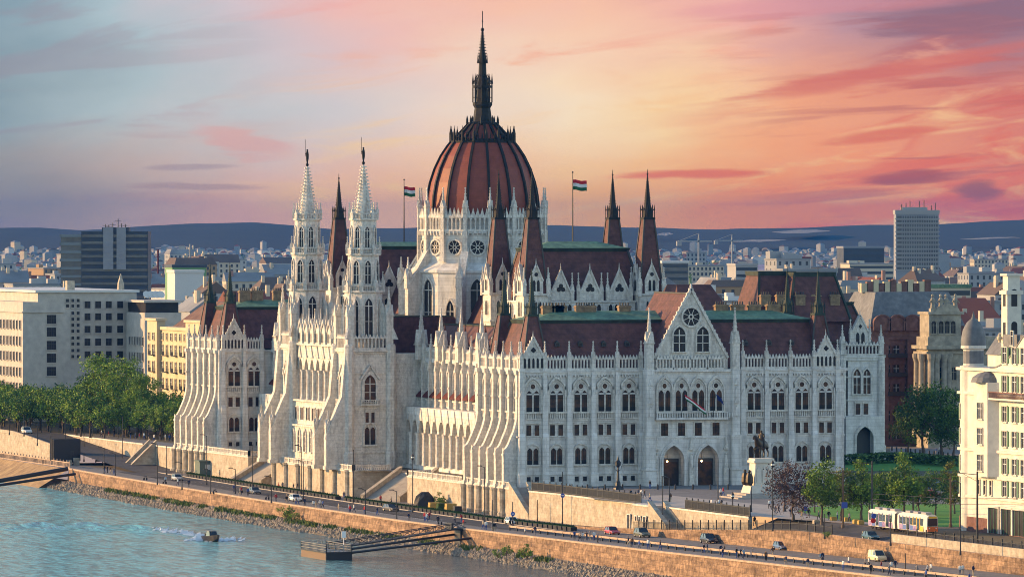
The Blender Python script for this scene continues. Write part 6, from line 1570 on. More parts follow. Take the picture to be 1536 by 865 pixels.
for k in range(760):
    F = fmr.uniform(1700, 8800) if k > 90 else fmr.uniform(1650, 2600); x = fmr.uniform(-400, 1940); u, v = atF(x, F)
    if not free(u, v, 3): continue
    for j in range(int(3 + F / 900)):
        x0, y0, r0 = u + fmr.gauss(0, 9), v + fmr.gauss(0, 9), fmr.uniform(2.5, 5)
        if not free(x0, y0, 2): continue
        hh = fmr.uniform(7, 14) + (F > 7600) * (F - 7600) * .004
        for t in range(34):
            a_, e = fmr.uniform(0, 2 * PI), fmr.uniform(-.9, 1); rr_ = r0 * math.sqrt(max(0, 1 - e * e)) * fmr.uniform(.6, 1.1); c = Vector((x0 + rr_ * math.cos(a_), y0 + rr_ * math.sin(a_), hh * .55 + e * hh * .45)); s = fmr.uniform(.7, 1.6)
            fw.add([c + Vector((fmr.uniform(-s, s), fmr.uniform(-s, s), fmr.uniform(-s, s))) for _ in range(3)], [(0, 1, 2)], fmr.choice((0, 1, 1)))
struct(fw.build('distant_woods', [M['leaf_mid'], M['leaf_dark']]), 'stuff')
# ------------------------------------------------------------------ people
def skin_mesh(verts, edges, radii, root=0, levels=1):
    me = bpy.data.meshes.new('skin'); me.from_pydata(verts, edges, []); o = bpy.data.objects.new('skin', me); C.objects.link(o)
    sk = o.modifiers.new('skin', 'SKIN'); sk.use_smooth_shade = True
    for i, r in enumerate(radii):
        d = me.skin_vertices[0].data[i]; d.radius = (r, r) if not isinstance(r, tuple) else r; d.use_root = (i == root)
    su = o.modifiers.new('sub', 'SUBSURF'); su.levels = levels; su.render_levels = levels
    dg = bpy.context.evaluated_depsgraph_get(); m2 = bpy.data.meshes.new_from_object(o.evaluated_get(dg))
    bpy.data.objects.remove(o); return m2
def person_mesh(stride, arm, lean=0.0):
    """continuous body; y is forward"""
    s = stride
    V = [(0, 0, .95), (0, lean * .5, 1.18), (0, lean, 1.40), (0, lean, 1.50), (0, lean + .02, 1.60), (0, lean + .02, 1.72),
         (.10, 0, .90), (.11, s * .5, .50), (.11, s * .9 - .05, .09), (.11, s * .9 + .12, .04),
         (-.10, 0, .90), (-.11, -s * .35, .50), (-.11, -s * .95 - .05, .10), (-.11, -s * .95 + .12, .05),
         (.19, lean, 1.39), (.25, lean - arm * .2, 1.12), (.26, lean - arm * .2 + .10, .86), (.26, lean - arm * .2 + .13, .78),
         (-.19, lean, 1.39), (-.25, lean + arm * .25, 1.12), (-.26, lean + arm * .3 + .12, .88), (-.26, lean + arm * .3 + .16, .80)]
    E = [(0, 1), (1, 2), (2, 3), (3, 4), (4, 5), (0, 6), (6, 7), (7, 8), (8, 9), (0, 10), (10, 11), (11, 12), (12, 13), (2, 14), (14, 15), (15, 16), (16, 17), (2, 18), (18, 19), (19, 20), (20, 21)]
    R = [(.16, .12), (.15, .11), (.17, .11), .06, .095, .085, .10, .075, .05, .04, .10, .075, .05, .04, .07, .055, .042, .04, .07, .055, .042, .04]
    m = skin_mesh(V, E, R)
    for mm in ('skin', 'cloth', 'cloth2', 'hair'): m.materials.append(M[mm])
    for p in m.polygons:
        c = p.center
        p.material_index = (3 if c.z > 1.66 or (c.z > 1.58 and c.y < lean - .02) else 0 if c.z > 1.5 else 1 if c.z > .93 and not (abs(c.x) > .2 and c.z < .86) else 0 if abs(c.x) > .2 and c.z > .7 else 2)
    return m
mat('skin', (.38, .22, .15), .6); mat('hair', (.03, .02, .015), .7); mat('cloth', (.1, .1, .1)); mat('cloth2', (.03, .03, .04))
CL = {'black': (.015, .015, .018), 'white': (.65, .64, .6), 'red': (.35, .03, .03), 'blue': (.04, .08, .25), 'grey': (.16, .16, .17), 'dark blue': (.02, .03, .07), 'brown': (.12, .07, .04), 'beige': (.40, .33, .24), 'maroon': (.14, .02, .03), 'pale blue': (.3, .4, .5)}
for k, c in CL.items(): mat('cloth_' + k.replace(' ', '_'), c, .9)
PM = [person_mesh(.26, .5), person_mesh(.0, .1), person_mesh(.34, .8, .04), person_mesh(.14, -.4)]
place_names = []
def person(x, y, z, top, bot, i, rz, where_):
    u, v = G(x, y, z); z = zq(v) if z == ZQ else z
    if z == .02: u, v, z = GA(x, y)
    o = put(PM[i % 4], 'person', None, (u, v, z), rz, .96 + .1 * ((i * 37) % 10) / 10)
    for k, nm in ((1, top), (2, bot)):
        o.material_slots[k].link = 'OBJECT'; o.material_slots[k].material = M['cloth_' + nm.replace(' ', '_')]
    pose = ['walking', 'standing', 'striding', 'strolling'][i % 4]; lab = f'person in {top} top and {bot} trousers {pose} {where_}'
    if len(lab.split()) > 16: lab = f'person in {top} top {pose} {where_}'
    return tag(o, lab, 'person', f'people: {lab}')
    return tag(o, f'person in {top} top and {bot} trousers {["walking", "standing", "striding", "strolling"][i % 4]} {where_}', 'person', f'people in {top} and {bot} {["walking", "standing", "striding", "strolling"][i % 4]} {where_}')
Z0, ZQp = .02, ZQ
PPL = [  # x, y of the feet, level, area
 (157, 708, ZQ, 'left of the black screen trailer road'), (161, 709, ZQ, 'near the far zebra crossing'), (166, 710, ZQ, 'near the far zebra crossing'), (171, 711, ZQ, 'near the far zebra crossing'),
 (329, 716, ZQ, 'beside the green kiosk stairs'), (337, 715, ZQ, 'beside the green kiosk stairs'), (343, 714, ZQ, 'beside the green kiosk stairs'), (418, 735, ZQ, 'under the bastion wall'), (424, 734, ZQ, 'under the bastion wall'), (440, 736, ZQ, 'under the bastion wall'), (446, 735, ZQ, 'under the bastion wall'), (516, 748, ZQ, 'at the bastion corner'),
 (351, 738, ZQ, 'on the quay road near the red bike'), (362, 741, ZQ, 'on the promenade above the round bush'), (372, 743, ZQ, 'on the promenade above the round bush'), (430, 755, ZQ, 'on the promenade above the round bush'), (444, 757, ZQ, 'on the promenade above the round bush'), (448, 757, ZQ, 'on the promenade above the round bush'), (457, 759, ZQ, 'on the promenade above the round bush'),
 (470, 762, ZQ, 'in the group right of the bush'), (474, 763, ZQ, 'in the group right of the bush'), (480, 761, ZQ, 'in the group right of the bush'), (484, 762, ZQ, 'in the group right of the bush'), (508, 767, ZQ, 'on the promenade before the bay lines'), (525, 770, ZQ, 'on the promenade before the bay lines'), (531, 768, ZQ, 'on the promenade before the bay lines'), (547, 771, ZQ, 'on the promenade before the bay lines'), (566, 772, ZQ, 'on the promenade before the bay lines'), (571, 754, ZQ, 'at the foot of the broad stairs'), (587, 757, ZQ, 'at the foot of the broad stairs'),
 (613, 781, ZQ, 'above the gangway'), (637, 781, ZQ, 'above the gangway'), (644, 780, ZQ, 'above the gangway'), (682, 784, ZQ, 'above the gangway'), (692, 783, ZQ, 'above the gangway'), (657, 786, ZQ, 'with a bicycle above the gangway'), (739, 797, ZQ, 'in front of the white car'), (742, 797, ZQ, 'in front of the white car'), (765, 792, ZQ, 'by the blue road sign'), (769, 792, ZQ, 'by the blue road sign'),
 (870, 811, ZQ, 'on the promenade before the red car'), (874, 811, ZQ, 'on the promenade before the red car'), (880, 810, ZQ, 'on the promenade before the red car'), (885, 810, ZQ, 'on the promenade before the red car'), (891, 810, ZQ, 'on the promenade before the red car'), (943, 819, ZQ, 'on the promenade before the olive car'), (948, 820, ZQ, 'on the promenade before the olive car'),
 (1056, 829, ZQ, 'on the promenade before the black car'), (1061, 829, ZQ, 'on the promenade before the black car'), (1081, 831, ZQ, 'on the promenade right of the black car'), (1087, 831, ZQ, 'on the promenade right of the black car'), (1105, 836, ZQ, 'on the promenade mid way to the blue car'), (1111, 836, ZQ, 'on the promenade mid way to the blue car'), (1129, 835, ZQ, 'on the promenade mid way to the blue car'), (1159, 834, ZQ, 'by the guard rail at the blue car'),
 (1231, 843, ZQ, 'on the promenade left of the cream van'), (1234, 843, ZQ, 'on the promenade left of the cream van'), (1273, 849, ZQ, 'on the promenade left of the cream van'), (1298, 851, ZQ, 'on the promenade under the cream van'), (1303, 850, ZQ, 'on the promenade under the cream van'), (1322, 856, ZQ, 'on the promenade under the cream van'), (1337, 856, ZQ, 'on the promenade under the cream van'), (1343, 855, ZQ, 'on the promenade under the cream van'), (1375, 862, ZQ, 'at the bottom edge of the promenade'), (1391, 861, ZQ, 'at the bottom edge of the promenade'), (1396, 860, ZQ, 'at the bottom edge of the promenade'), (1440, 862, ZQ, 'at the bottom edge of the promenade'), (1444, 861, ZQ, 'at the bottom edge of the promenade'), (1460, 863, ZQ, 'at the bottom edge of the promenade'), (1503, 856, ZQ, 'by the guard rail at lower right'), (1508, 857, ZQ, 'by the guard rail at lower right'),
 (946, 747, Z0, 'on the square above the gatehouse'), (957, 746, Z0, 'on the square above the gatehouse'), (962, 747, Z0, 'on the square above the gatehouse'), (967, 747, Z0, 'on the square above the gatehouse'), (975, 752, Z0, 'on the square above the gatehouse'), (985, 757, Z0, 'on the square at the gatehouse steps'), (991, 758, Z0, 'on the square at the gatehouse steps'), (1006, 752, Z0, 'on the square at the gatehouse steps'),
 (1067, 762, Z0, 'by the fence below the monument'), (1074, 763, Z0, 'by the fence below the monument'), (1078, 762, Z0, 'by the fence below the monument'), (1083, 761, Z0, 'by the fence below the monument'), (1081, 745, Z0, 'on the steps before the monument'), (1162, 744, Z0, 'between monument and plum tree'), (1166, 744, Z0, 'between monument and plum tree'),
 (1154, 776, Z0, 'on the pale path below the monument'), (1159, 776, Z0, 'on the pale path below the monument'), (1163, 785, Z0, 'on the path under the plum tree'), (1168, 784, Z0, 'on the path under the plum tree'), (1176, 779, Z0, 'on the path under the plum tree'), (1186, 786, Z0, 'on the path under the plum tree'), (1203, 790, Z0, 'on the upper road left of the lawn'), (1213, 787, Z0, 'on the upper road left of the lawn'),
 (1044, 790, -1.5, 'on the upper road under the stone wall'), (1049, 790, -1.5, 'on the upper road under the stone wall'), (1060, 790, -1.6, 'on the upper road under the stone wall'), (1064, 790, -1.6, 'on the upper road under the stone wall'), (945, 787, -4.4, 'at the gatehouse door'), (152, 655, 0, 'under the trees beside the ramp'), (163, 656, 0, 'under the trees beside the ramp'), (171, 655, 0, 'under the trees beside the ramp'), (178, 657, 0, 'under the trees beside the ramp'), (186, 656, 0, 'under the trees beside the ramp'), (196, 658, 0, 'in the crowd on the terrace by the trees'), (203, 658, 0, 'in the crowd on the terrace by the trees'), (209, 660, 0, 'in the crowd on the terrace by the trees'), (216, 659, 0, 'in the crowd on the terrace by the trees'), (223, 660, 0, 'in the crowd on the terrace by the trees'), (231, 661, 0, 'in the crowd on the terrace by the trees'), (240, 660, 0, 'in the crowd on the terrace by the trees'), (248, 661, 0, 'in the crowd on the terrace by the trees'), (254, 662, 0, 'in the crowd on the terrace by the trees'), (262, 661, 0, 'in the crowd on the terrace by the trees'), (1228, 790, .02, 'on the path beside the tan blocks'), (1243, 791, .02, 'on the path beside the tan blocks'), (1256, 790, .02, 'on the path beside the tan blocks'), (1274, 791, .02, 'on the path beside the tan blocks'), (1100, 786, -2.9, 'at the upper road fence under the monument'), (1118, 787, -2.9, 'at the upper road fence under the monument'), (1132, 788, -2.6, 'at the upper road fence under the monument'), (1404, 682, Z0, 'on the far square road'), (1410, 680, Z0, 'on the far square road'), (1442, 683, Z0, 'on the far square road')]
rp_ = random.Random(8)
for i, (x, y, z, wh) in enumerate(PPL):
    if wh.startswith('on the upper road under'): z = zup(G(x, y, -2.5)[1])
    person(x, y, z, rp_.choices(list(CL), (6, 4, 2.5, 2, 3, 3, 1, 2, 1, 1))[0] if i not in (32, 31, 13, 24) else 'red', rp_.choice(('black', 'dark blue', 'grey', 'blue', 'beige')), i + (i // 5), rp_.uniform(0, 2 * PI), wh)
for k in range(44):      # more walkers on the promenade and the square
    if k < 30: v = rp_.uniform(-300, 190); u = -27.5 + rp_.uniform(-1.2, 2.6) + max(0, (v - 90) * .03); z = ZQ; zz = zq(v)
    else: u, v = rp_.uniform(6, 58), rp_.uniform(-90, -12); z = Z0; zz = .02
    x = col(u, v); y = 335 + (CAMZ - zz) * FP / depth(u, v)
    ar = 'on the promenade ' + ('below the far pavilion' if x < 330 else 'below the bastion' if x < 540 else 'below the broad stairs' if x < 690 else 'right of the gangway' if x < 860 else 'beside the red and olive cars' if x < 1040 else 'beside the black car' if x < 1200 else 'near the cream van') if k < 30 else 'on the paved square ' + ('near the candelabrum' if x < 960 else 'before the door arches' if x < 1090 else 'behind the monument')
    person(x, y, z, rp_.choice(list(CL)), rp_.choice(('black', 'dark blue', 'grey', 'blue', 'beige')), 200 + k + k // 5, rp_.uniform(0, 2 * PI), ar)
# ------------------------------------------------------------------ vehicles
mat('tyre', (.015, .015, .015), .9); mat('rim', (.35, .35, .36), .4, metal=.6); mat('car_glass', (.02, .025, .03), .1, spec=.7); mat('headlamp', (.6, .6, .58), .2); mat('tail_lamp', (.35, .02, .02), .4)
def paint(name, c): return M.get('paint_' + name) or mat('paint_' + name, c, .3, spec=.6)
for k, c in (('white', (.72, .72, .70)), ('silver', (.40, .41, .42)), ('black', (.015, .015, .017)), ('red', (.36, .03, .035)), ('blue', (.06, .11, .22)), ('olive', (.10, .10, .06)), ('teal', (.02, .07, .08)), ('cream', (.72, .62, .36)), ('grey', (.12, .125, .13))): paint(k, c)
def car_protos(L_=4.4, H=1.45, wd=1.75, van=False):
    b = MB(); l = L_ / 2; w_ = wd / 2; hb = H * .56
    def sec(x, zt, k=1.0, zb=.28): return [(x, -w_ * k, zb), (x, -w_ * k, zt * .72), (x, -w_ * k * .9, zt), (x, w_ * k * .9, zt), (x, w_ * k, zt * .72), (x, w_ * k, zb)]
    b.loft([sec(-l, hb * .78, .86, .4), sec(-l + .12, hb * .98, .95), sec(-l * .45, hb * 1.06), sec(l * .32, hb * 1.04), sec(l * .75, hb * .93), sec(l - .1, hb * .80, .94), sec(l, hb * .62, .84, .4)], 0)
    body = b
    g = MB(); x0, x1 = (-l * .93, l * .42) if not van else (-l * .95, l * .62)
    r0, r1 = (-l * .72, l * .10) if not van else (-l * .92, l * .25)
    g.loft([[(x0, -w_ * .9, hb), (x1, -w_ * .9, hb), (x1, w_ * .9, hb), (x0, w_ * .9, hb)], [(r0, -w_ * .74, H - .06), (r1, -w_ * .74, H - .06), (r1, w_ * .74, H - .06), (r0, w_ * .74, H - .06)]])
    rf = MB(); rf.box(r0, r1, -w_ * .75, w_ * .75, H - .06, H)
    for xa, xb in ((x0, r0), (x1, r1), ((x0 + x1) / 2, (r0 + r1) / 2)):
        for s in (-1, 1): rf.beam((xa, s * w_ * .905, hb), (xb, s * w_ * .75, H - .04), .09)
    if van: 
        for s in (-1, 1): rf.prism([(x0 * .98, hb), (l * .02, hb), (l * -.03, H - .05), (r0, H - .05)], s * w_ * .93, s * w_ * .74) if False else rf.loft([[(x0, s * w_ * .915, hb), (l * .05, s * w_ * .915, hb), (l * .02, s * w_ * .76, H - .05), (r0, s * w_ * .76, H - .05)], [(x0, s * w_ * .90, hb), (l * .05, s * w_ * .90, hb), (l * .02, s * w_ * .74, H - .05), (r0, s * w_ * .74, H - .05)]])
    wh = MB(); wh.loft([[(.32 * math.cos(2 * PI * k / 14), y, .32 * math.sin(2 * PI * k / 14)) for k in range(14)] for y in (-.1, .1)], 0); wh.loft([[(.19 * math.cos(2 * PI * k / 10), y, .19 * math.sin(2 * PI * k / 10)) for k in range(10)] for y in (-.11, .11)], 1)
    hl = MB(); hl.box(-.05, .05, -.2, .2, -.08, .08); tl = MB(); tl.box(-.05, .05, -.14, .14, -.11, .11)
    return dict(body=body.mesh('body', M['paint_white']), glass=g.mesh('windows', M['car_glass']), roof=rf.mesh('roof', M['paint_white']), wheel=wh.mesh('wheel', [M['tyre'], M['rim']]), hl=hl.mesh('headlight', M['headlamp']), tl=tl.mesh('tail_light', M['tail_lamp']), l=l, w=w_, hb=hb)
KC = {'car': car_protos(), 'suv': car_protos(4.6, 1.72, 1.88), 'van': car_protos(4.5, 1.85, 1.82, True)}
def car(kind, color, x, y, z, rz, label, cat='car'):
    P = KC[kind]; u, v = G(x, y, z); z = zq(v) if z == ZQ else z; o = empty('parked_' + cat if 'parked' in label else cat, (u, v, z), rz, label, cat)
    for nm, key in (('body', 'body'), ('roof', 'roof')):
        q = put(P[key], nm, o); q.material_slots[0].link = 'OBJECT'; q.material_slots[0].material = M['paint_' + color]
    put(P['glass'], 'window', o)
    for sx_ in (-.62, .62):
        for sy_ in (-1, 1): put(P['wheel'], 'wheel', o, (sx_ * P['l'], sy_ * (P['w'] - .06), .32))
    for sy_ in (-1, 1): put(P['hl'], 'headlight', o, (P['l'] - .06, sy_ * P['w'] * .62, P['hb'] * .62)); put(P['tl'], 'tail_light', o, (-P['l'] + .05, sy_ * P['w'] * .7, P['hb'] * .66))
    return o
N_, S_ = PI / 2, -PI / 2
for a_ in (('suv', 'white', 40, 650, -.05, S_, 'white car coming down the ramp road at far left'), ('car', 'silver', 149, 693, ZQ, S_ - .3, 'silver car at the far zebra crossing beside the black screen'), ('car', 'silver', 266, 720, ZQ, S_, 'light silver car on the quay road below the far pavilion'), ('car', 'grey', 382, 740, ZQ, S_, 'dark grey car on the quay road beside the kiosk stairs'),
           ('car', 'white', 443, 751, ZQ, S_, 'small white car on the quay road beneath the bastion'), ('van', 'white', 564, 735, ZQ, .4, 'white van parked at the foot of the broad stairs', 'van'), ('car', 'black', 586, 766, ZQ, S_ + .2, 'black car passing the end of the broad stairs'), ('car', 'white', 768, 786, ZQ, S_, 'white car beside the blue road sign and steps'),
           ('car', 'red', 918, 801, ZQ, S_, 'bright red car parked under the orange wall'), ('suv', 'olive', 963, 805, ZQ, S_, 'olive car parked next to the red one'), ('suv', 'black', 1063, 814, ZQ, S_, 'black car parked alone below the orange wall'), ('car', 'blue', 1172, 824, ZQ, S_, 'blue car parked nose to tail with a white one'), ('suv', 'white', 1191, 823.5, ZQ, S_, 'white car parked behind the blue one'),
           ('car', 'black', 1222, 826, ZQ, S_, 'dark car parked in the shade behind the white one'), ('van', 'cream', 1316, 841, ZQ, S_, 'cream yellow van parked below the orange wall', 'van'), ('car', 'teal', 1306, 809, -1.25, S_, 'dark teal car on the upper road behind the tram'), ('van', 'blue', 1409, 735, 0, .2, 'blue van parked on the square behind the trees', 'van'), ('car', 'red', 1396, 746, 0, .3, 'red car parked on the square behind the trees')):
    car(*a_)
# motorbikes and bicycles on the promenade
def bike(x, y, z, rz, c, label, cat='motorbike'):
    u, v = G(x, y, z); o = empty(cat, (u, v, z), rz, label, cat)
    b = MB(); b.tube([(-.45, 0, .45), (-.1, 0, .75), (.4, 0, .85), (.6, 0, 1.0)], .09 if cat == 'motorbike' else .04, 6); b.tube([(.4, 0, .85), (.62, 0, .32)], .04, 5); b.tube([(-.1, 0, .7), (-.6, 0, .32)], .05, 5); b.tube([(.5, -.3, 1.02), (.5, .3, 1.02)], .03, 5); b.build('frame', c, o)
    s = MB(); s.box(-.5, .05, -.12, .12, .78, .88); s.build('seat', M['tyre'], o)
    for x_ in (-.62, .62):
        w_ = MB(); w_.loft([[(.3 * math.cos(2 * PI * k / 12), yy, .3 * math.sin(2 * PI * k / 12)) for k in range(12)] for yy in (-.05, .05)]); w_.build('wheel', M['tyre'], o, (x_, 0, .31))
for x, y, c, lab, cat in ((361, 739, 'awning_red', 'red motorbike left on the promenade above the round bush', 'motorbike'), (218, 720, 'black_iron', 'black bicycle leaning on the promenade, leftmost of two', 'bicycle'), (247, 726, 'black_iron', 'black bicycle farther along the promenade below the far pavilion', 'bicycle'), (322, 740, 'black_iron', 'dark bicycle beside the small kiosk stairs lamp', 'bicycle'), (401, 749, 'black_iron', 'dark bicycle lying near the bastion, beside a lamp post', 'bicycle'), (660, 787, 'rim', 'pale bicycle at the gangway head', 'bicycle')):
    bike(x, y, ZQ, .8, M[c], lab, cat)
# tram
mat('tram_yellow', (.75, .42, .02), .4, spec=.5); mat('tram_white', (.66, .63, .55), .5); mat('tram_purple', (.16, .10, .26), .5, (.30, .22, .38), .9, contrast=(.45, .55)); mat('tram_blue', (.08, .14, .36), .5); mat('tram_orange', (.62, .14, .03), .5); mat('tram_grey', (.3, .3, .31), .6)
tu, tv = 2.1, -193.0
tram = empty('tram', (tu, tv, -.12), PI / 2 + .006, 'tram with a yellow nose and painted purple and blue sides on the street', 'tram')
def tram_car(x0, x1, nose):
    b = MB(); b.loft([[(x, -1.2 * k, .55), (x, -1.28 * k, 1.6), (x, -1.2 * k, 2.95), (x, -.8 * k, 3.25), (x, .8 * k, 3.25), (x, 1.2 * k, 2.95), (x, 1.28 * k, 1.6), (x, 1.2 * k, .55)] for x, k in ((x0, .78 if nose < 0 else .97), (x0 + .9, 1), (x1 - .9, 1), (x1, .78 if nose > 0 else .97))], 0)
    c = b.build('car_body', M['tram_white'], tram)
    n = int((x1 - x0 - 1.6) / 1.5)
    for k in range(n):
        xx = x0 + .9 + (k + .5) * 1.5; dr = k % 3 == 1
        for s in (-1, 1):
            w_ = MB(); w_.box(-.62, .62, -.03, .03, 1.55 if not dr else .75, 2.7); w_.build('door' if dr else 'window', M['car_glass'], c, (xx, s * 1.275, 0))
            p = MB(); p.box(-.74, .74, -.02, .02, .62, 1.45); m_ = 'tram_yellow' if (nose < 0 and k < 2) else ('tram_purple', 'tram_blue', 'tram_purple', 'tram_blue')[k % 4]
            if not dr: p.build('panel', M[m_], c, (xx, s * 1.27, 0))
            f = MB(); f.box(-.13, .13, -.025, .025, .62, 2.9); f.build('pillar_panel', M['tram_yellow' if (nose < 0 and k < 3) else ('tram_purple', 'tram_white', 'tram_blue')[k % 3]], c, (xx + .75, s * 1.262, 0))
    r = MB(); r.box(x0 + .8, x1 - .8, -.75, .75, 3.25, 3.36, 0)
    for k in range(3): r.box(x0 + 1.6 + k * 3.4, x0 + 3.6 + k * 3.4, -.55, .55, 3.36, 3.7, 1)
    r.build('roof', [M['tram_white'], M['tram_grey']], c)
    g = MB()
    for xx in (x0 + 2.2, x1 - 2.2):
        for dx in (-.8, .8):
            for s in (-.75, .75): g.loft([[(xx + dx + .34 * math.cos(2 * PI * k / 10), s + q, .34 + .34 * math.sin(2 * PI * k / 10)) for k in range(10)] for q in (-.08, .08)])
        g.box(xx - 1.2, xx + 1.2, -.9, .9, .35, .6)
    g.build('bogie', M['tyre'], c)
    return c
c1 = tram_car(-13.0, -.6, -1); c2 = tram_car(.6, 13.0, 1)
b = MB(); b.box(-.7, .7, -1.1, 1.1, .7, 3.05); b.build('bellows', M['tyre'], tram)
b = MB(); b.box(-13.08, -12.9, -.85, .85, 1.5, 2.75); b.build('windscreen', M['car_glass'], tram); b = MB(); b.box(-13.1, -12.85, -.92, .92, .6, 1.4); b.build('nose', M['tram_orange'], tram); b = MB(); b.box(-13.06, -12.9, -.7, .7, 2.8, 3.1); b.build('destination_sign', M['tram_yellow'], tram)
for s in (-.6, .6): b = MB(); b.ball((0, 0, 0), .13, n=8, k=5); b.build('headlight', M['headlamp'], tram, (-13.1, s, 1.15))
b = MB(); b.tube([(-.9, 0, 3.4), (.3, 0, 4.3), (-.6, 0, 5.1)], .06, 4); b.beam((-.6, -.8, 5.1), (-.6, .8, 5.1), .08); b.build('pantograph', M['black_iron'], tram, (-6, 0, 0))
# the big black screen on the quay
su, sv = G(100, 697, ZQ); sc = empty('mobile_screen', (su, sv, ZQ), 0, 'big black square outdoor screen on a trailer beside the quay railing', 'screen')
b = MB(); b.box(-3.3, 3.3, -.25, .5, 1.0, 6.0); b.build('screen', M['black_iron'], sc); b = MB(); b.box(-3.45, 3.45, .5, 2.6, .9, 6.1); b.build('housing', M['tyre'], sc)
b = MB(); b.box(-2.8, 2.8, .2, 2.2, .55, .95); b.build('chassis', M['dark_metal'], sc)
for x in (-2, -1.1, 1.1, 2): put(KC['car']['wheel'], 'wheel', sc, (x, .25, .33))
b = MB(); b.box(.3, 1.6, -1.6, -.5, 0, 1.7); b.box(-1.2, -.2, -1.2, -.4, 0, 1.2); gen = tag(b.build('generator', M['pale_stone'], None, (su + 1, sv - .5, ZQ)), 'pale generator cabinets standing before the black screen', 'generator')
# green kiosk and blue cabin by the stairs, stacks under tarpaulin
mat('kiosk_green', (.10, .14, .12), .7); mat('cabin_blue', (.03, .06, .18), .6); mat('tarp', (.025, .028, .03), .6); mat('crate_yellow', (.40, .27, .07), .7)
u, v = G(319, 714, ZQ); b = MB(); b.box(-3, 3, -2, 2, 0, 3.3); b.box(-3.2, 3.2, -2.2, 2.2, 3.3, 3.6); kio = tag(b.build('kiosk', M['kiosk_green'], None, (u, v + 2, ZQ)), 'dark green flat-roofed kiosk under the far pavilion terrace', 'kiosk'); b = MB(); b.box(-.9, .9, -.05, .05, 0, 1.2); b.build('window', M['roof_white'], kio, (-.8, -2.04, 1.5))
u, v = G(372, 719, ZQ); b = MB(); b.box(-1, 1, -1, 1, 0, 2.6); b.box(-1.1, 1.1, -1.1, 1.1, 2.6, 2.8); cb_ = tag(b.build('cabin', M['cabin_blue'], None, (u, v, ZQ)), 'small blue portable cabin beside the far stone stairs', 'cabin'); b = MB(); b.box(-.4, .4, -.03, .03, 0, 2); b.build('door', M['tram_blue'], cb_, (0, -1.03, .2))
for k, (x, y, w_, h, m_, lab) in enumerate(((637, 762, 4.6, 3.4, 'tarp', 'dark heap under tarpaulin below the terrace wall'), (651, 765, 2.2, 1.6, 'crate_yellow', 'yellow stack of crates next to the tarpaulin heap'), (664, 767, 2.4, 1.7, 'hedge_green', 'dark green stack of crates in the middle'), (676, 769, 2.2, 1.9, 'crate_yellow', 'yellow loader box right of the green crates'), (686, 770, 1.6, 1.5, 'black_iron', 'dark crate at the right end of the stacks'))):
    u, v = G(x, y, ZQ); b = MB(); r = random.Random(k)
    if m_ == 'tarp': b.loft([[(w_ / 2 * q * math.cos(a_) * r.uniform(.85, 1.1), 1.6 * q * math.sin(a_) * r.uniform(.85, 1.1), z) for a_ in [2 * PI * j / 10 for j in range(10)]] for q, z in ((1, 0), (.96, 1.3), (.75, 2.5), (.35, 3.3))])
    else:
        for j in range(3): b.box(-w_ / 2 + j * .05, w_ / 2 - j * .04, -.7, .7, j * h / 3 + .03, (j + 1) * h / 3)
    tag(b.build('tarpaulin_heap' if m_ == 'tarp' else 'crate_stack', M[m_], None, (u, v, ZQ)), lab, 'heap' if m_ == 'tarp' else 'crates')
# ------------------------------------------------------------------ lamps, posts, signs
mat('sign_blue', (.03, .08, .4), .5); mat('sign_red', (.5, .03, .03), .5); mat('post_brown', (.12, .08, .05), .7); mat('globe', (.7, .7, .66), .4)
def post(x, yt, yb, z, kind, label, r=.11, m='black_iron'):
    u, v = G(x, yb, z); z = zq(v) if z == ZQ else z
    if x > 840 and yb > 745 and z > -2.5 and kind != 'globe': u, v, z = GA(x, yb)
    h = (yb - yt) * depth(u, v) / FP; o = empty({'lamp': 'street_lamp', 'globe': 'street_lamp', 'mast': 'tram_mast', 'sign': 'road_sign', 'post': 'post', 'twin': 'street_lamp'}[kind], (u, v, z), 0, label, {'lamp': 'street lamp', 'globe': 'street lamp', 'twin': 'street lamp', 'mast': 'mast', 'sign': 'road sign', 'post': 'post'}[kind])
    b = MB(); b.lathe([(r * 2.2, 0), (r * 1.9, .5), (r * 1.25, .7), (r, h)], 7); b.build('pole', M[m], o)
    if kind in ('lamp', 'twin'):
        for s in ((-1,) if kind == 'lamp' else (-1, 1)):
            b = MB(); b.tube([(0, 0, h - .1), (s * .9, -.2, h + .25)], .06, 5); b.build('arm', M[m], o); b = MB(); b.box(-.42, .42, -.16, .16, -.08, .10); b.build('lamp_head', M['ridge_lead'], o, (s * 1.15, -.25, h + .25))
    if kind == 'globe':
        b = MB(); b.lathe([(.12, -.5), (.3, -.1), (.34, .25), (.2, .55), (.05, .85)], 8); b.build('lantern', M['black_iron'], o, (0, 0, h)); b = MB(); b.lathe([(.36, -.05), (.36, .2)], 8); b.build('glass', M['globe'], o, (0, 0, h))
    if kind == 'mast':
        b = MB(); b.beam((0, 0, h - .5), (-3.2, 0, h - .2), .1); b.beam((0, 0, h - 1.6), (-2.4, 0, h - .35), .06); b.build('bracket', M[m], o)
    if kind == 'sign':
        b = MB(); b.loft([[(.42 * math.cos(2 * PI * k / 14), y, .42 * math.sin(2 * PI * k / 14)) for k in range(14)] for y in (-.04, .04)]); b.build('disc', M['sign_blue'], o, (0, -.16, h * .55)); b = MB(); b.box(-.28, .28, -.02, .02, -.08, .08); b.build('bar', M['white_paint'], o, (0, -.22, h * .55))
    return o
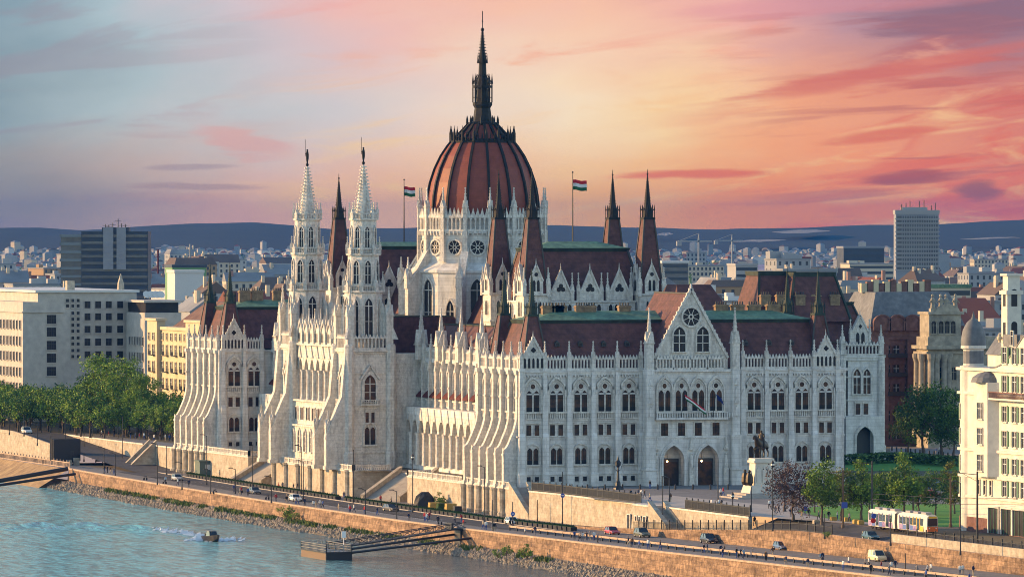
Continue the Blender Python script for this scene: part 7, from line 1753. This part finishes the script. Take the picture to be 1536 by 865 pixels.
P_ = [(843.6, 707, 786, ZQ, 'sign', 'tall post with round blue sign before the long pale wall'), (806, 749, 782, ZQ, 'post', 'short dark post at the foot of the brown steps'), (769, 752, 792, ZQ, 'sign', 'round blue road sign beside the white car'), (739, 749, 797, ZQ, 'post', 'dark post in front of the near pavilion piers, among walkers'), (727, 700, 783, ZQ, 'lamp', 'tall thin lamp in front of the flared buttress piers'), (619, 686, 768, ZQ, 'globe', 'tall lantern lamp in front of the broad pale stairs'), (595, 736, 780, ZQ, 'lamp', 'short lamp on the promenade below the broad stairs'), (548, 734, 773, ZQ, 'lamp', 'short lamp on the promenade right of the bastion corner'),
 (530, 674, 754, ZQ, 'post', 'tall plain post before the bastion corner'), (455, 692, 751, ZQ, 'lamp', 'lower of two lamps before the bastion middle'), (452, 669, 742, ZQ, 'lamp', 'taller of two lamps before the bastion middle'), (407, 715, 754, ZQ, 'lamp', 'short lamp on the promenade left of the bastion'), (379, 666, 734, ZQ, 'post', 'tall post beside the blue cabin'), (353, 703, 740, ZQ, 'lamp', 'short lamp beside the far stone stairs'), (316, 705, 740, ZQ, 'lamp', 'short lamp on the promenade before the green kiosk'), (310, 653, 727, ZQ, 'lamp', 'tall lamp before the green kiosk'), (273, 694, 734, ZQ, 'lamp', 'short lamp right of the silver car below the far pavilion'), (236, 666, 727, ZQ, 'lamp', 'tall silvery lamp at the bend of the quay road'), (250, 668, 712, ZQ, 'post', 'slim post before the pale wall left of the far pavilion'),
 (173, 680, 715, ZQ, 'lamp', 'short lamp on the promenade right of the crossing'), (156, 671, 712, ZQ, 'lamp', 'short lamp on the promenade near the black screen'), (139, 624, 688, ZQ, 'post', 'tall post right of the black screen'), (177, 627, 693, ZQ, 'post', 'left of two close tall posts before the trees'), (184, 624, 699, ZQ, 'post', 'right of two close tall posts before the trees'), (126, 650, 692, ZQ, 'post', 'short post just right of the black screen'), (98, 626, 668, -2.0, 'lamp', 'lamp on the ramp behind the black screen'), (62, 613, 650, -.3, 'globe', 'white globe lamp on the ramp among the trees'), (56, 636, 668, -1.5, 'lamp', 'lamp on the ramp left of the black screen'), (36, 622, 654, 0, 'lamp', 'lamp by the white car on the ramp'), (14, 625, 652, 0, 'lamp', 'leftmost lamp on the ramp under the trees'), (76, 650, 690, -3.5, 'post', 'thin post between ramp and black screen'), (105, 595, 645, 0, 'twin', 'tall twin lamp standing up out of the grove below the office'), (190, 588, 645, 0, 'twin', 'tall twin lamp in the grove left of the cream house'),
 (994, 714, 794, -4.0, 'post', 'tall dark post before the gatehouse steps'), (1004, 716, 752, 0, 'lamp', 'dark lamp on the square before the left door arch'), (1077, 714, 754, 0, 'post', 'dark post on the square before the right door arch'), (1127, 729, 767, 0, 'post', 'dark post right before the monument pedestal'), (1159, 697, 796, -.9, 'globe', 'tall lantern lamp between monument and plum tree'), (1177, 733, 779, 0, 'post', 'thick post under the plum-leaved tree'), (1099, 744, 763, 0, 'globe', 'little lantern lamp left of the monument steps'), (1264.5, 711, 798, -.5, 'mast', 'brown mast with blue sign at the lawn edge'), (1308, 702, 798, -.5, 'mast', 'pale mast with signs behind the tram tail'), (1370, 716, 778, 0, 'mast', 'brown mast above the tram front'), (1426, 714, 790, 0, 'mast', 'brown mast beside the white corner building'),
 (1440.6, 723, 832, -1.25, 'lamp', 'tall lamp on the upper road before the white building'), (1466, 716, 826, -1.3, 'mast', 'thick dark mast before the white corner building'), (1237, 770, 808, -2.0, 'post', 'short dark post at the fence left of the lawn'), (1336, 777, 818, -1.9, 'post', 'short dark post before the tram side'), (1358, 829, 858, ZQ, 'post', 'short brown post between van and promenade'), (788, 704, 728, 0, 'globe', 'small lantern lamp at the corner of the near pavilion'), (575, 668, 700, 0, 'globe', 'small lantern lamp on the terrace beside the white tower'), (472, 674, 694, 0, 'globe', 'small lantern lamp on the bastion terrace')]
for a_ in P_: post(*a_, m='post_brown' if 'brown' in a_[5] else 'ridge_lead' if ('pale' in a_[5][:9] or 'silvery' in a_[5]) else 'black_iron', r=.15 if a_[4] in ('mast',) or 'thick' in a_[5] else .085)
# ornate candelabrum on the square
u, v = G(927, 734, 0); o = empty('candelabrum', (u, v, 0), 0, 'ornate black cast-iron candelabrum standing on the square before the shaded front', 'street lamp')
b = MB(); b.lathe([(1.0, 0), (.9, .4), (.55, .8), (.5, 1.4), (.3, 1.7), (.2, 3.4), (.28, 3.5), (.16, 3.7), (.14, 4.4)], 8); b.build('pole', M['black_iron'], o)
b = MB(); b.lathe([(.15, 4.3), (.55, 4.7), (.62, 5.3), (.3, 5.7), (.1, 6.3), (.02, 6.6)], 8); b.build('lantern', M['black_iron'], o)
for a_ in range(4): b = MB(); b.tube([(0, 0, 3.6), (.6 * math.cos(a_ * PI / 2), .6 * math.sin(a_ * PI / 2), 3.9), (.75 * math.cos(a_ * PI / 2), .75 * math.sin(a_ * PI / 2), 4.6)], .06, 5); b.build('arm', M['black_iron'], o)
# signs on the tram masts
for (x, y, m_, lab) in ((1266, 757, 'sign_blue', 'square blue stop sign hung on the brown mast'), (1309, 780, 'sign_red', 'red round sign low on the pale mast'), (1310, 773, 'sign_blue', 'blue round sign above the red one'), (1207, 762, 'sign_blue', 'blue round sign on the lawn corner left of the slim tree')):
    u, v = G(x, 798 if x != 1207 else 775, -.4); z = zof(y, depth(u, v)); b = MB(); b.box(-.5, .5, -.05, .05, -.5, .5) if 'square' in lab else b.loft([[(.45 * math.cos(2 * PI * k / 14), q, .45 * math.sin(2 * PI * k / 14)) for k in range(14)] for q in (-.05, .05)])
    if x == 1207: b.beam((0, 0, 0), (0, 0, -z), .08)
    tag(b.build('road_sign', M[m_], None, (u, v - .25, z)), lab, 'road sign')
for k, (y0, y1, lab) in enumerate(((740, 746, 'upper overhead tram wire'), (748, 755, 'lower overhead tram wire'))):
    p, q = atF(1308, 1110), atF(1560, 1060); b = MB(); b.tube([(*p, zof(y0, 1110)), (*((Vector(p) + Vector(q)) / 2), (zof(y0, 1110) + zof(y1, 1060)) / 2 - .5), (*q, zof(y1, 1060))], .035, 4); tag(b.build('overhead_wire', M['black_iron']), lab + ' strung before the trees', 'wire')
# benches and blocks by the path
for k, (x, y) in enumerate(((1224, 797), (1250, 796), (1270, 797), (1284, 795), (1291, 795))):
    u, v, zb_ = GA(x, y - 5); b = MB(); b.box(-.5, .5, -.45, .45, 0, .6); b.box(-.4, .4, -.35, .35, .6, .68); tag(b.build('stone_block', M['crate_yellow'] if k else M['pale_stone'], None, (u, v, zb_)), ['pale block at the kerb left of the brown mast', 'tan block just left of the brown mast', 'tan block just right of the brown mast', 'left tan block of a close pair before the lawn', 'right tan block of a close pair before the lawn'][k], 'block')
for k, x in enumerate(range(1338, 1436, 7)):
    u, v = G(x, 676 + k * .75, 0); b = MB(); b.lathe([(.2, 0), (.18, .9), (.08, 1.05)], 7); tag(put(proto('bollard', lambda: b, M['black_iron']), 'bollard', None, (u, v, .01)), 'small dark bollard in the row along the far square road', 'bollard', 'bollards along the far square road')
for k, u in enumerate([i * 1.9 for i in range(16)]):
    b = MB(); b.lathe([(.16, 0), (.14, .95), (.06, 1.05)], 7); tag(put(proto('bollard', lambda: b, M['black_iron']), 'bollard', None, (G(836, 746)[0] + 8 + u * 1.7, -12 - u * .55, .01)), 'small dark bollard in the row on the square below the front', 'bollard', 'bollards on the square below the front')
# ------------------------------------------------------------------ equestrian monument
mu_, mv_ = G(1142, 746, 0); mon = empty('equestrian_monument', (mu_, mv_, 0), 0, 'bronze horse and rider on a tall white stone pedestal in the square', 'monument')
b = MB(); b.box(-6.5, 6.0, -5.0, 5.0, 0, .3); b.box(-5.4, 5.0, -4.2, 4.2, .3, .6); b.box(-4.3, 4.2, -3.4, 3.4, .6, .95); b.build('steps', M['pale_paving'], mon)
b = MB(); b.frus((-3.2, 2.6, -2.4, 2.4), (-2.8, 2.3, -2.1, 2.1), .95, 2.4); b.frus((-2.0, 2.0, -1.7, 1.7), (-1.75, 1.8, -1.55, 1.55), 2.4, 6.6); b.box(-2.1, 2.1, -1.85, 1.85, 6.6, 7.0); b.box(-1.9, 1.95, -1.7, 1.7, 7.0, 7.4)
for s in (-1.4, 0, 1.4): b.prism([(s * .8 - .4, 2.9), (s * .8 + .4, 2.9), (s * .8 + .4, 5.2), (s * .8, 6.0), (s * .8 - .4, 5.2)], -1.82, -1.6)
b.build('pedestal', M['white_render'], mon)
for (x, y) in ((-2.9, -1.4), (-2.9, .9)):
    b = MB(); b.lathe([(.5, 2.4), (.75, 3.0), (.7, 4.0), (.45, 4.7)], 8, cx=x, cy=y); b.ball((x, y, 5.0), .32, n=8, k=5); b.build('bronze_figure', M['bronze'], mon)
HV = [(0, 0, 1.45), (.65, 0, 1.5), (1.0, 0, 1.75), (1.35, 0, 2.2), (1.62, 0, 2.25), (1.95, 0, 1.95), (-.65, 0, 1.5), (-1.0, 0, 1.55), (-1.2, 0, 1.3), (-1.28, 0, .75),
      (.72, .24, 1.15), (.78, .24, .68), (.74, .24, .12), (.82, .24, .05), (.72, -.24, 1.15), (1.15, -.24, 1.0), (1.08, -.24, .55), (1.15, -.24, .45),
      (-.75, .26, 1.1), (-.62, .26, .95), (-.95, .26, .62), (-.88, .26, .1), (-.75, -.26, 1.1), (-.80, -.26, .92), (-1.08, -.26, .58), (-.98, -.26, .08)]
HE = [(0, 1), (1, 2), (2, 3), (3, 4), (4, 5), (0, 6), (6, 7), (7, 8), (8, 9), (1, 10), (10, 11), (11, 12), (12, 13), (1, 14), (14, 15), (15, 16), (16, 17), (6, 18), (18, 19), (19, 20), (20, 21), (6, 22), (22, 23), (23, 24), (24, 25)]
HR = [.40, .40, .30, .2, .16, .09, .38, .13, .10, .06, .18, .09, .06, .08, .18, .09, .06, .08, .2, .13, .08, .07, .2, .13, .08, .07]
hm_ = skin_mesh(HV, HE, HR, 0, 2); hm_.materials.append(M['bronze']); h_ = put(hm_, 'horse', mon, (.1, .1, 7.4), PI + .75, 1.85)
RV = [(0, 0, 1.85), (0, 0, 2.15), (.02, 0, 2.42), (.03, 0, 2.56), (.05, 0, 2.7), (.05, 0, 2.84), (.12, .28, 1.72), (.35, .44, 1.4), (.25, .46, .95), (.4, .46, .9), (.12, -.28, 1.72), (.35, -.44, 1.4), (.25, -.46, .95), (.4, -.46, .9), (0, .26, 2.38), (.15, .34, 2.1), (.48, .16, 1.98), (0, -.26, 2.38), (.1, -.36, 2.1), (.35, -.3, 1.9)]
RE_ = [(0, 1), (1, 2), (2, 3), (3, 4), (4, 5), (0, 6), (6, 7), (7, 8), (8, 9), (0, 10), (10, 11), (11, 12), (12, 13), (2, 14), (14, 15), (15, 16), (2, 17), (17, 18), (18, 19)]
RR = [.22, .2, .22, .08, .13, .11, .15, .11, .08, .07, .15, .11, .08, .07, .1, .08, .06, .1, .08, .06]
rm = skin_mesh(RV, RE_, RR, 0, 2); rm.materials.append(M['bronze']); put(rm, 'rider', mon, (.1, .1, 7.4), PI + .75, 1.85)
# ------------------------------------------------------------------ flags
mat('flag_red', (.42, .02, .03), .8); mat('flag_white', (.62, .62, .62), .8); mat('flag_green', (.02, .10, .04), .8); mat('flag_blue', (.01, .02, .12), .8)
def flag(x, y0, u, v, zt, label, L_=2.9, H=2.0, zb=46.5):
    o = empty('flag', (u, v, zb), 0, label, 'flag'); h = zt - zb
    b = MB(); b.lathe([(.16, 0), (.12, h * .6), (.08, h)], 6); b.ball((0, 0, h + .12), .2, n=6, k=4); b.build('pole', M['black_iron'], o)
    c = MB(); n = 10; z1 = h - (y0 * 0 + 1.4)
    P = lambda i, j: (i / n * L_ * ca + .18 * math.sin(i * 1.0) * sa, -i / n * L_ * sa + .22 * math.sin(i * .95 + j * .2), z1 - j * H / 3 - .10 * i / n * L_ + .08 * math.sin(i * .8))
    for j in range(3):
        c.loft([[P(i, j) for i in range(n + 1)], [P(i, j + 1) for i in range(n + 1)]], j, closed=False)
    c.build('cloth', [M['flag_red'], M['flag_white'], M['flag_green']], o)
flag(608, 1, 33, 182, 60.9, 'red white green flag flying left of the dome', 2.5, 2.1)
flag(859, 1, 33, 66.4, 61.7, 'red white green flag flying right of the dome', 2.9, 2.1)
def hung(x, yb, dx, label, cols, L_=4.6):
    u = onV(x, -2.6); o = empty('flag', (u, -3.7, 13.4), 0, label, 'flag')
    b = MB(); b.tube([(0, 0, 0), (.1, -1.6, 4.6)], .06, 5); b.build('pole', M['black_iron'], o)
    c = MB(); n = 8
    P = lambda i, j: (.1 + i / n * L_ * .92 + j * .16, -1.6 + .2 * math.sin(i * .9 + j * .4), 4.5 - i / n * L_ * .62 - j * .42 + .1 * math.sin(i * .8))
    for j in range(3): c.loft([[P(i, j) for i in range(n + 1)], [P(i, j + 1) for i in range(n + 1)]], j, closed=False)
    c.build('cloth', [M[q] for q in cols], o)
hung(1019, 0, 0, 'red white green flag blown sideways from the balcony over the doors', ('flag_red', 'flag_white', 'flag_green'))
hung(1066, 0, 0, 'short dark blue flag on the balcony over the right door', ('flag_blue',) * 3, 1.4)
# ------------------------------------------------------------------ on the river
mat('hull_dark', (.02, .02, .022), .4); mat('foam', (.60, .68, .70), .7); mat('deck_grey', (.22, .22, .21), .8); mat('hull_brown', (.16, .11, .07), .7); mat('wake_teal', (.10, .30, .30), .35)
bu, bv = G(318, 811, ZW); boat = empty('motor_boat', (bu, bv, ZW), -TH - PI / 2 + .35, 'small dark motorboat cutting a white wake on the river', 'boat')
b = MB(); sec = lambda x, w_, zk, zt: [(x, -w_, zt), (x, -w_ * .75, zk + .25), (x, 0, zk), (x, w_ * .75, zk + .25), (x, w_, zt)]
b.loft([sec(-3.4, 1.15, -.35, .95), sec(-1, 1.3, -.4, .95), sec(1.4, 1.1, -.3, 1.1), sec(2.8, .6, 0, 1.3), sec(3.6, .05, .7, 1.45)], 0, closed=True); b.build('hull', M['hull_dark'], boat)
b = MB(); b.frus((-1.4, 1.2, -.85, .85), (-1.1, .5, -.7, .7), .95, 1.9); b.build('windscreen', M['car_glass'], boat); b = MB(); b.box(-1.3, .5, -.75, .75, 1.9, 2.0); b.tube([(-1.6, -.7, .9), (-1.6, -.6, 2.2), (-1.6, .6, 2.2), (-1.6, .7, .9)], .06, 5); b.build('roof', M['deck_grey'], boat)
b = MB(); b.box(-3.9, -3.3, -.3, .3, -.2, 1.3); b.build('outboard_motor', M['tyre'], boat)
pt = put(PM[1], 'person', None, (bu - .2, bv - .6, ZW + .5), 1.0, .9); tag(pt, 'person at the wheel of the dark motorboat', 'person')
wk = MB(); rw = random.Random(4)
for k in range(260):      # spray and foam trailing from the boat, arcing away to the left
    t = rw.random() ** 1.6; x = 308 - t * 75 + rw.gauss(0, 5); y = 806.5 - 14 * t ** .8 + rw.gauss(0, 1.6) * (1 - t * .5)
    if k < 110: x, y = 318 + rw.gauss(0, 20), 809.5 + rw.gauss(0, 1.0)
    u, v = G(x, y, ZW); s = rw.uniform(.12, .45); a_ = rw.uniform(0, PI)
    e = s * rw.uniform(2.5, 6); hh = rw.uniform(.15, .55) if k < 260 else .06
    wk.add([(u - s * ca - e * sa, v + s * sa - e * ca, ZW + .02), (u + s * ca - e * sa * .6, v - s * sa - e * ca * .6, ZW + .03), (u + s * ca + e * sa, v - s * sa + e * ca, ZW + hh), (u - s * ca * .7 + e * sa, v + s * sa * .7 + e * ca, ZW + .05)], [(0, 1, 2, 3)])
struct(wk.build('boat_wake', M['foam']), 'stuff')
wv = MB()      # the low bow wave running off to the left as a real ridge on the water
for (a0, a1, off_, h_, wd) in ((0, 300, 0, .6, 3.2), (40, 290, 9, .5, 3.2)):
    top_, f_, bk = [], [], []
    for k in range(41):
        t = k / 40; x = a0 + (a1 - a0) * t - 40 * (1 - t); y = 786.5 + off_ * .6 + 20 * max(0, t - .45) ** 2 * 2.6 + .5 * math.sin(k * .9); u, v = G(x, y, ZW); hh = h_ * (.6 + .4 * math.sin(k * .7)) * min(1, 3 * t + .35) * min(1, (1 - t) * 3.5); d = Vector((sa, ca)) * wd
        top_.append((u, v, ZW + hh)); f_.append((u - d.x, v - d.y, ZW - .02)); bk.append((u + d.x, v + d.y, ZW - .02))
    wv.loft([f_, top_, bk], closed=False, smooth=True)
struct(wv.build('bow_wave_water', wm), 'structure')
# pontoon and gangways
pu, pv = -61.5, -71.0
po = empty('pontoon', (pu, pv, ZW), 0, 'brown and black landing pontoon with railings moored before the quay', 'pontoon')
b = MB(); b.box(0, 4.8, 0, 16, -.4, 1.25); b.build('hull', M['hull_brown'], po); b = MB(); b.box(-.06, 4.86, -.06, .3, -.3, 1.5); b.box(4.5, 4.86, .3, 16.05, -.3, 1.5); b.box(-.12, 4.9, -.1, 16.1, 1.25, 1.45); b.build('fender_band', M['hull_dark'], po)
for (x0, y0, x1, y1) in ((0, 0, 4.8, 0), (0, 0, 0, 16), (4.8, 0, 4.8, 16), (0, 16, 4.8, 16)):
    b = MB(); L_ = math.hypot(x1 - x0, y1 - y0); n = int(L_ / .7)
    for z in (.6, 1.1, 1.5): b.beam((x0, y0, 1.25 + z), (x1, y1, 1.25 + z), .09)
    for k in range(n + 1): t = k / n; b.beam((x0 + (x1 - x0) * t, y0 + (y1 - y0) * t, 1.4), (x0 + (x1 - x0) * t, y0 + (y1 - y0) * t, 2.8), .12)
    b.build('railing', M['deck_grey'], po)
b = MB(); b.box(.2, 4.6, .3, 15.7, 1.45, 1.5); b.build('deck', M['deck_grey'], po)
b = MB(); b.box(-.4, .4, -.05, .05, 0, 1.2); b.beam((0, 0, -2.6), (0, 0, 0), .1); b.build('sign_board', M['white_paint'], po, (4.2, 3, 3.9))
def truss(name, label, p, q, wd=1.8, h=1.0, m='black_iron'):
    p, q = Vector(p), Vector(q); d = q - p; nrm = Vector((-d.y, d.x, 0)).normalized() * wd / 2; n = int(d.length / 1.8); b = MB(); up = Vector((0, 0, h))
    o = empty(name, p, 0, label, 'gangway')
    for s in (-1, 1):
        b = MB(); a0, a1 = nrm * s, d + nrm * s; b.beam(a0, a1, .2); b.beam(a0 + up, a1 + up, .14)
        for k in range(n):
            x0, x1 = d * k / n + nrm * s, d * (k + 1) / n + nrm * s; b.beam(x0, x0 + up, .09); b.beam(x0 + (up if k % 2 else Vector()), x1 + (Vector() if k % 2 else up), .08)
        b.build('side_truss', M[m], o)
    b = MB(); b.loft([[nrm * -1, nrm, d + nrm, d - nrm], [nrm * -1 + Vector((0, 0, .1)), nrm + Vector((0, 0, .1)), d + nrm + Vector((0, 0, .1)), d - nrm + Vector((0, 0, .1))]]); b.build('deck', M['ridge_lead'], o)
g_end = G(690, 788, ZQ + .3)
truss('gangway', 'dark truss gangway from the quay down to the brown pontoon', (-57.2, -60, ZW + 1.6), (-28.6, -50, ZQ + .35))
for (p, q, lab) in (((-57.2, -64.5, ZW + 1.4), (-29.6, -48, -6.6), 'upper dark mooring boom under the truss gangway'), ((-57.2, -70, ZW + 1.2), (-29.4, -57, -6.9), 'lower dark mooring boom right of the truss gangway')):
    b = MB(); b.tube([p, q], .22, 8); tag(b.build('mooring_boom', M['black_iron']), lab, 'boom')
b = MB(); b.box(-1.8, 1.2, -2.2, 2.2, 0, .35); b.box(-1.6, -1.2, -2, 2, .35, 1.3); b.box(.2, .9, -1.8, 1.8, -3.2, 0, 0); tag(b.build('landing_platform', M['black_iron'], None, (-29.9, -50, ZQ - .05)), 'dark iron landing at the head of the truss gangway', 'platform')
for (p, q, r_, lab) in (((-24.6, 258, -5.3), (-52, 249, -9.0), .5, 'thick dark boom running into the river at far left'), ((-24.8, 250, -6.2), (-54, 240, -9.3), .32, 'thin dark boom below the thick one at far left')):
    b = MB(); b.tube([p, q], r_, 8); b.box(q[0] - 1, q[0] + 1, q[1] - 1, q[1] + 1, ZW - .3, q[2] + .3); tag(b.build('mooring_boom', M['black_iron']), lab, 'boom')
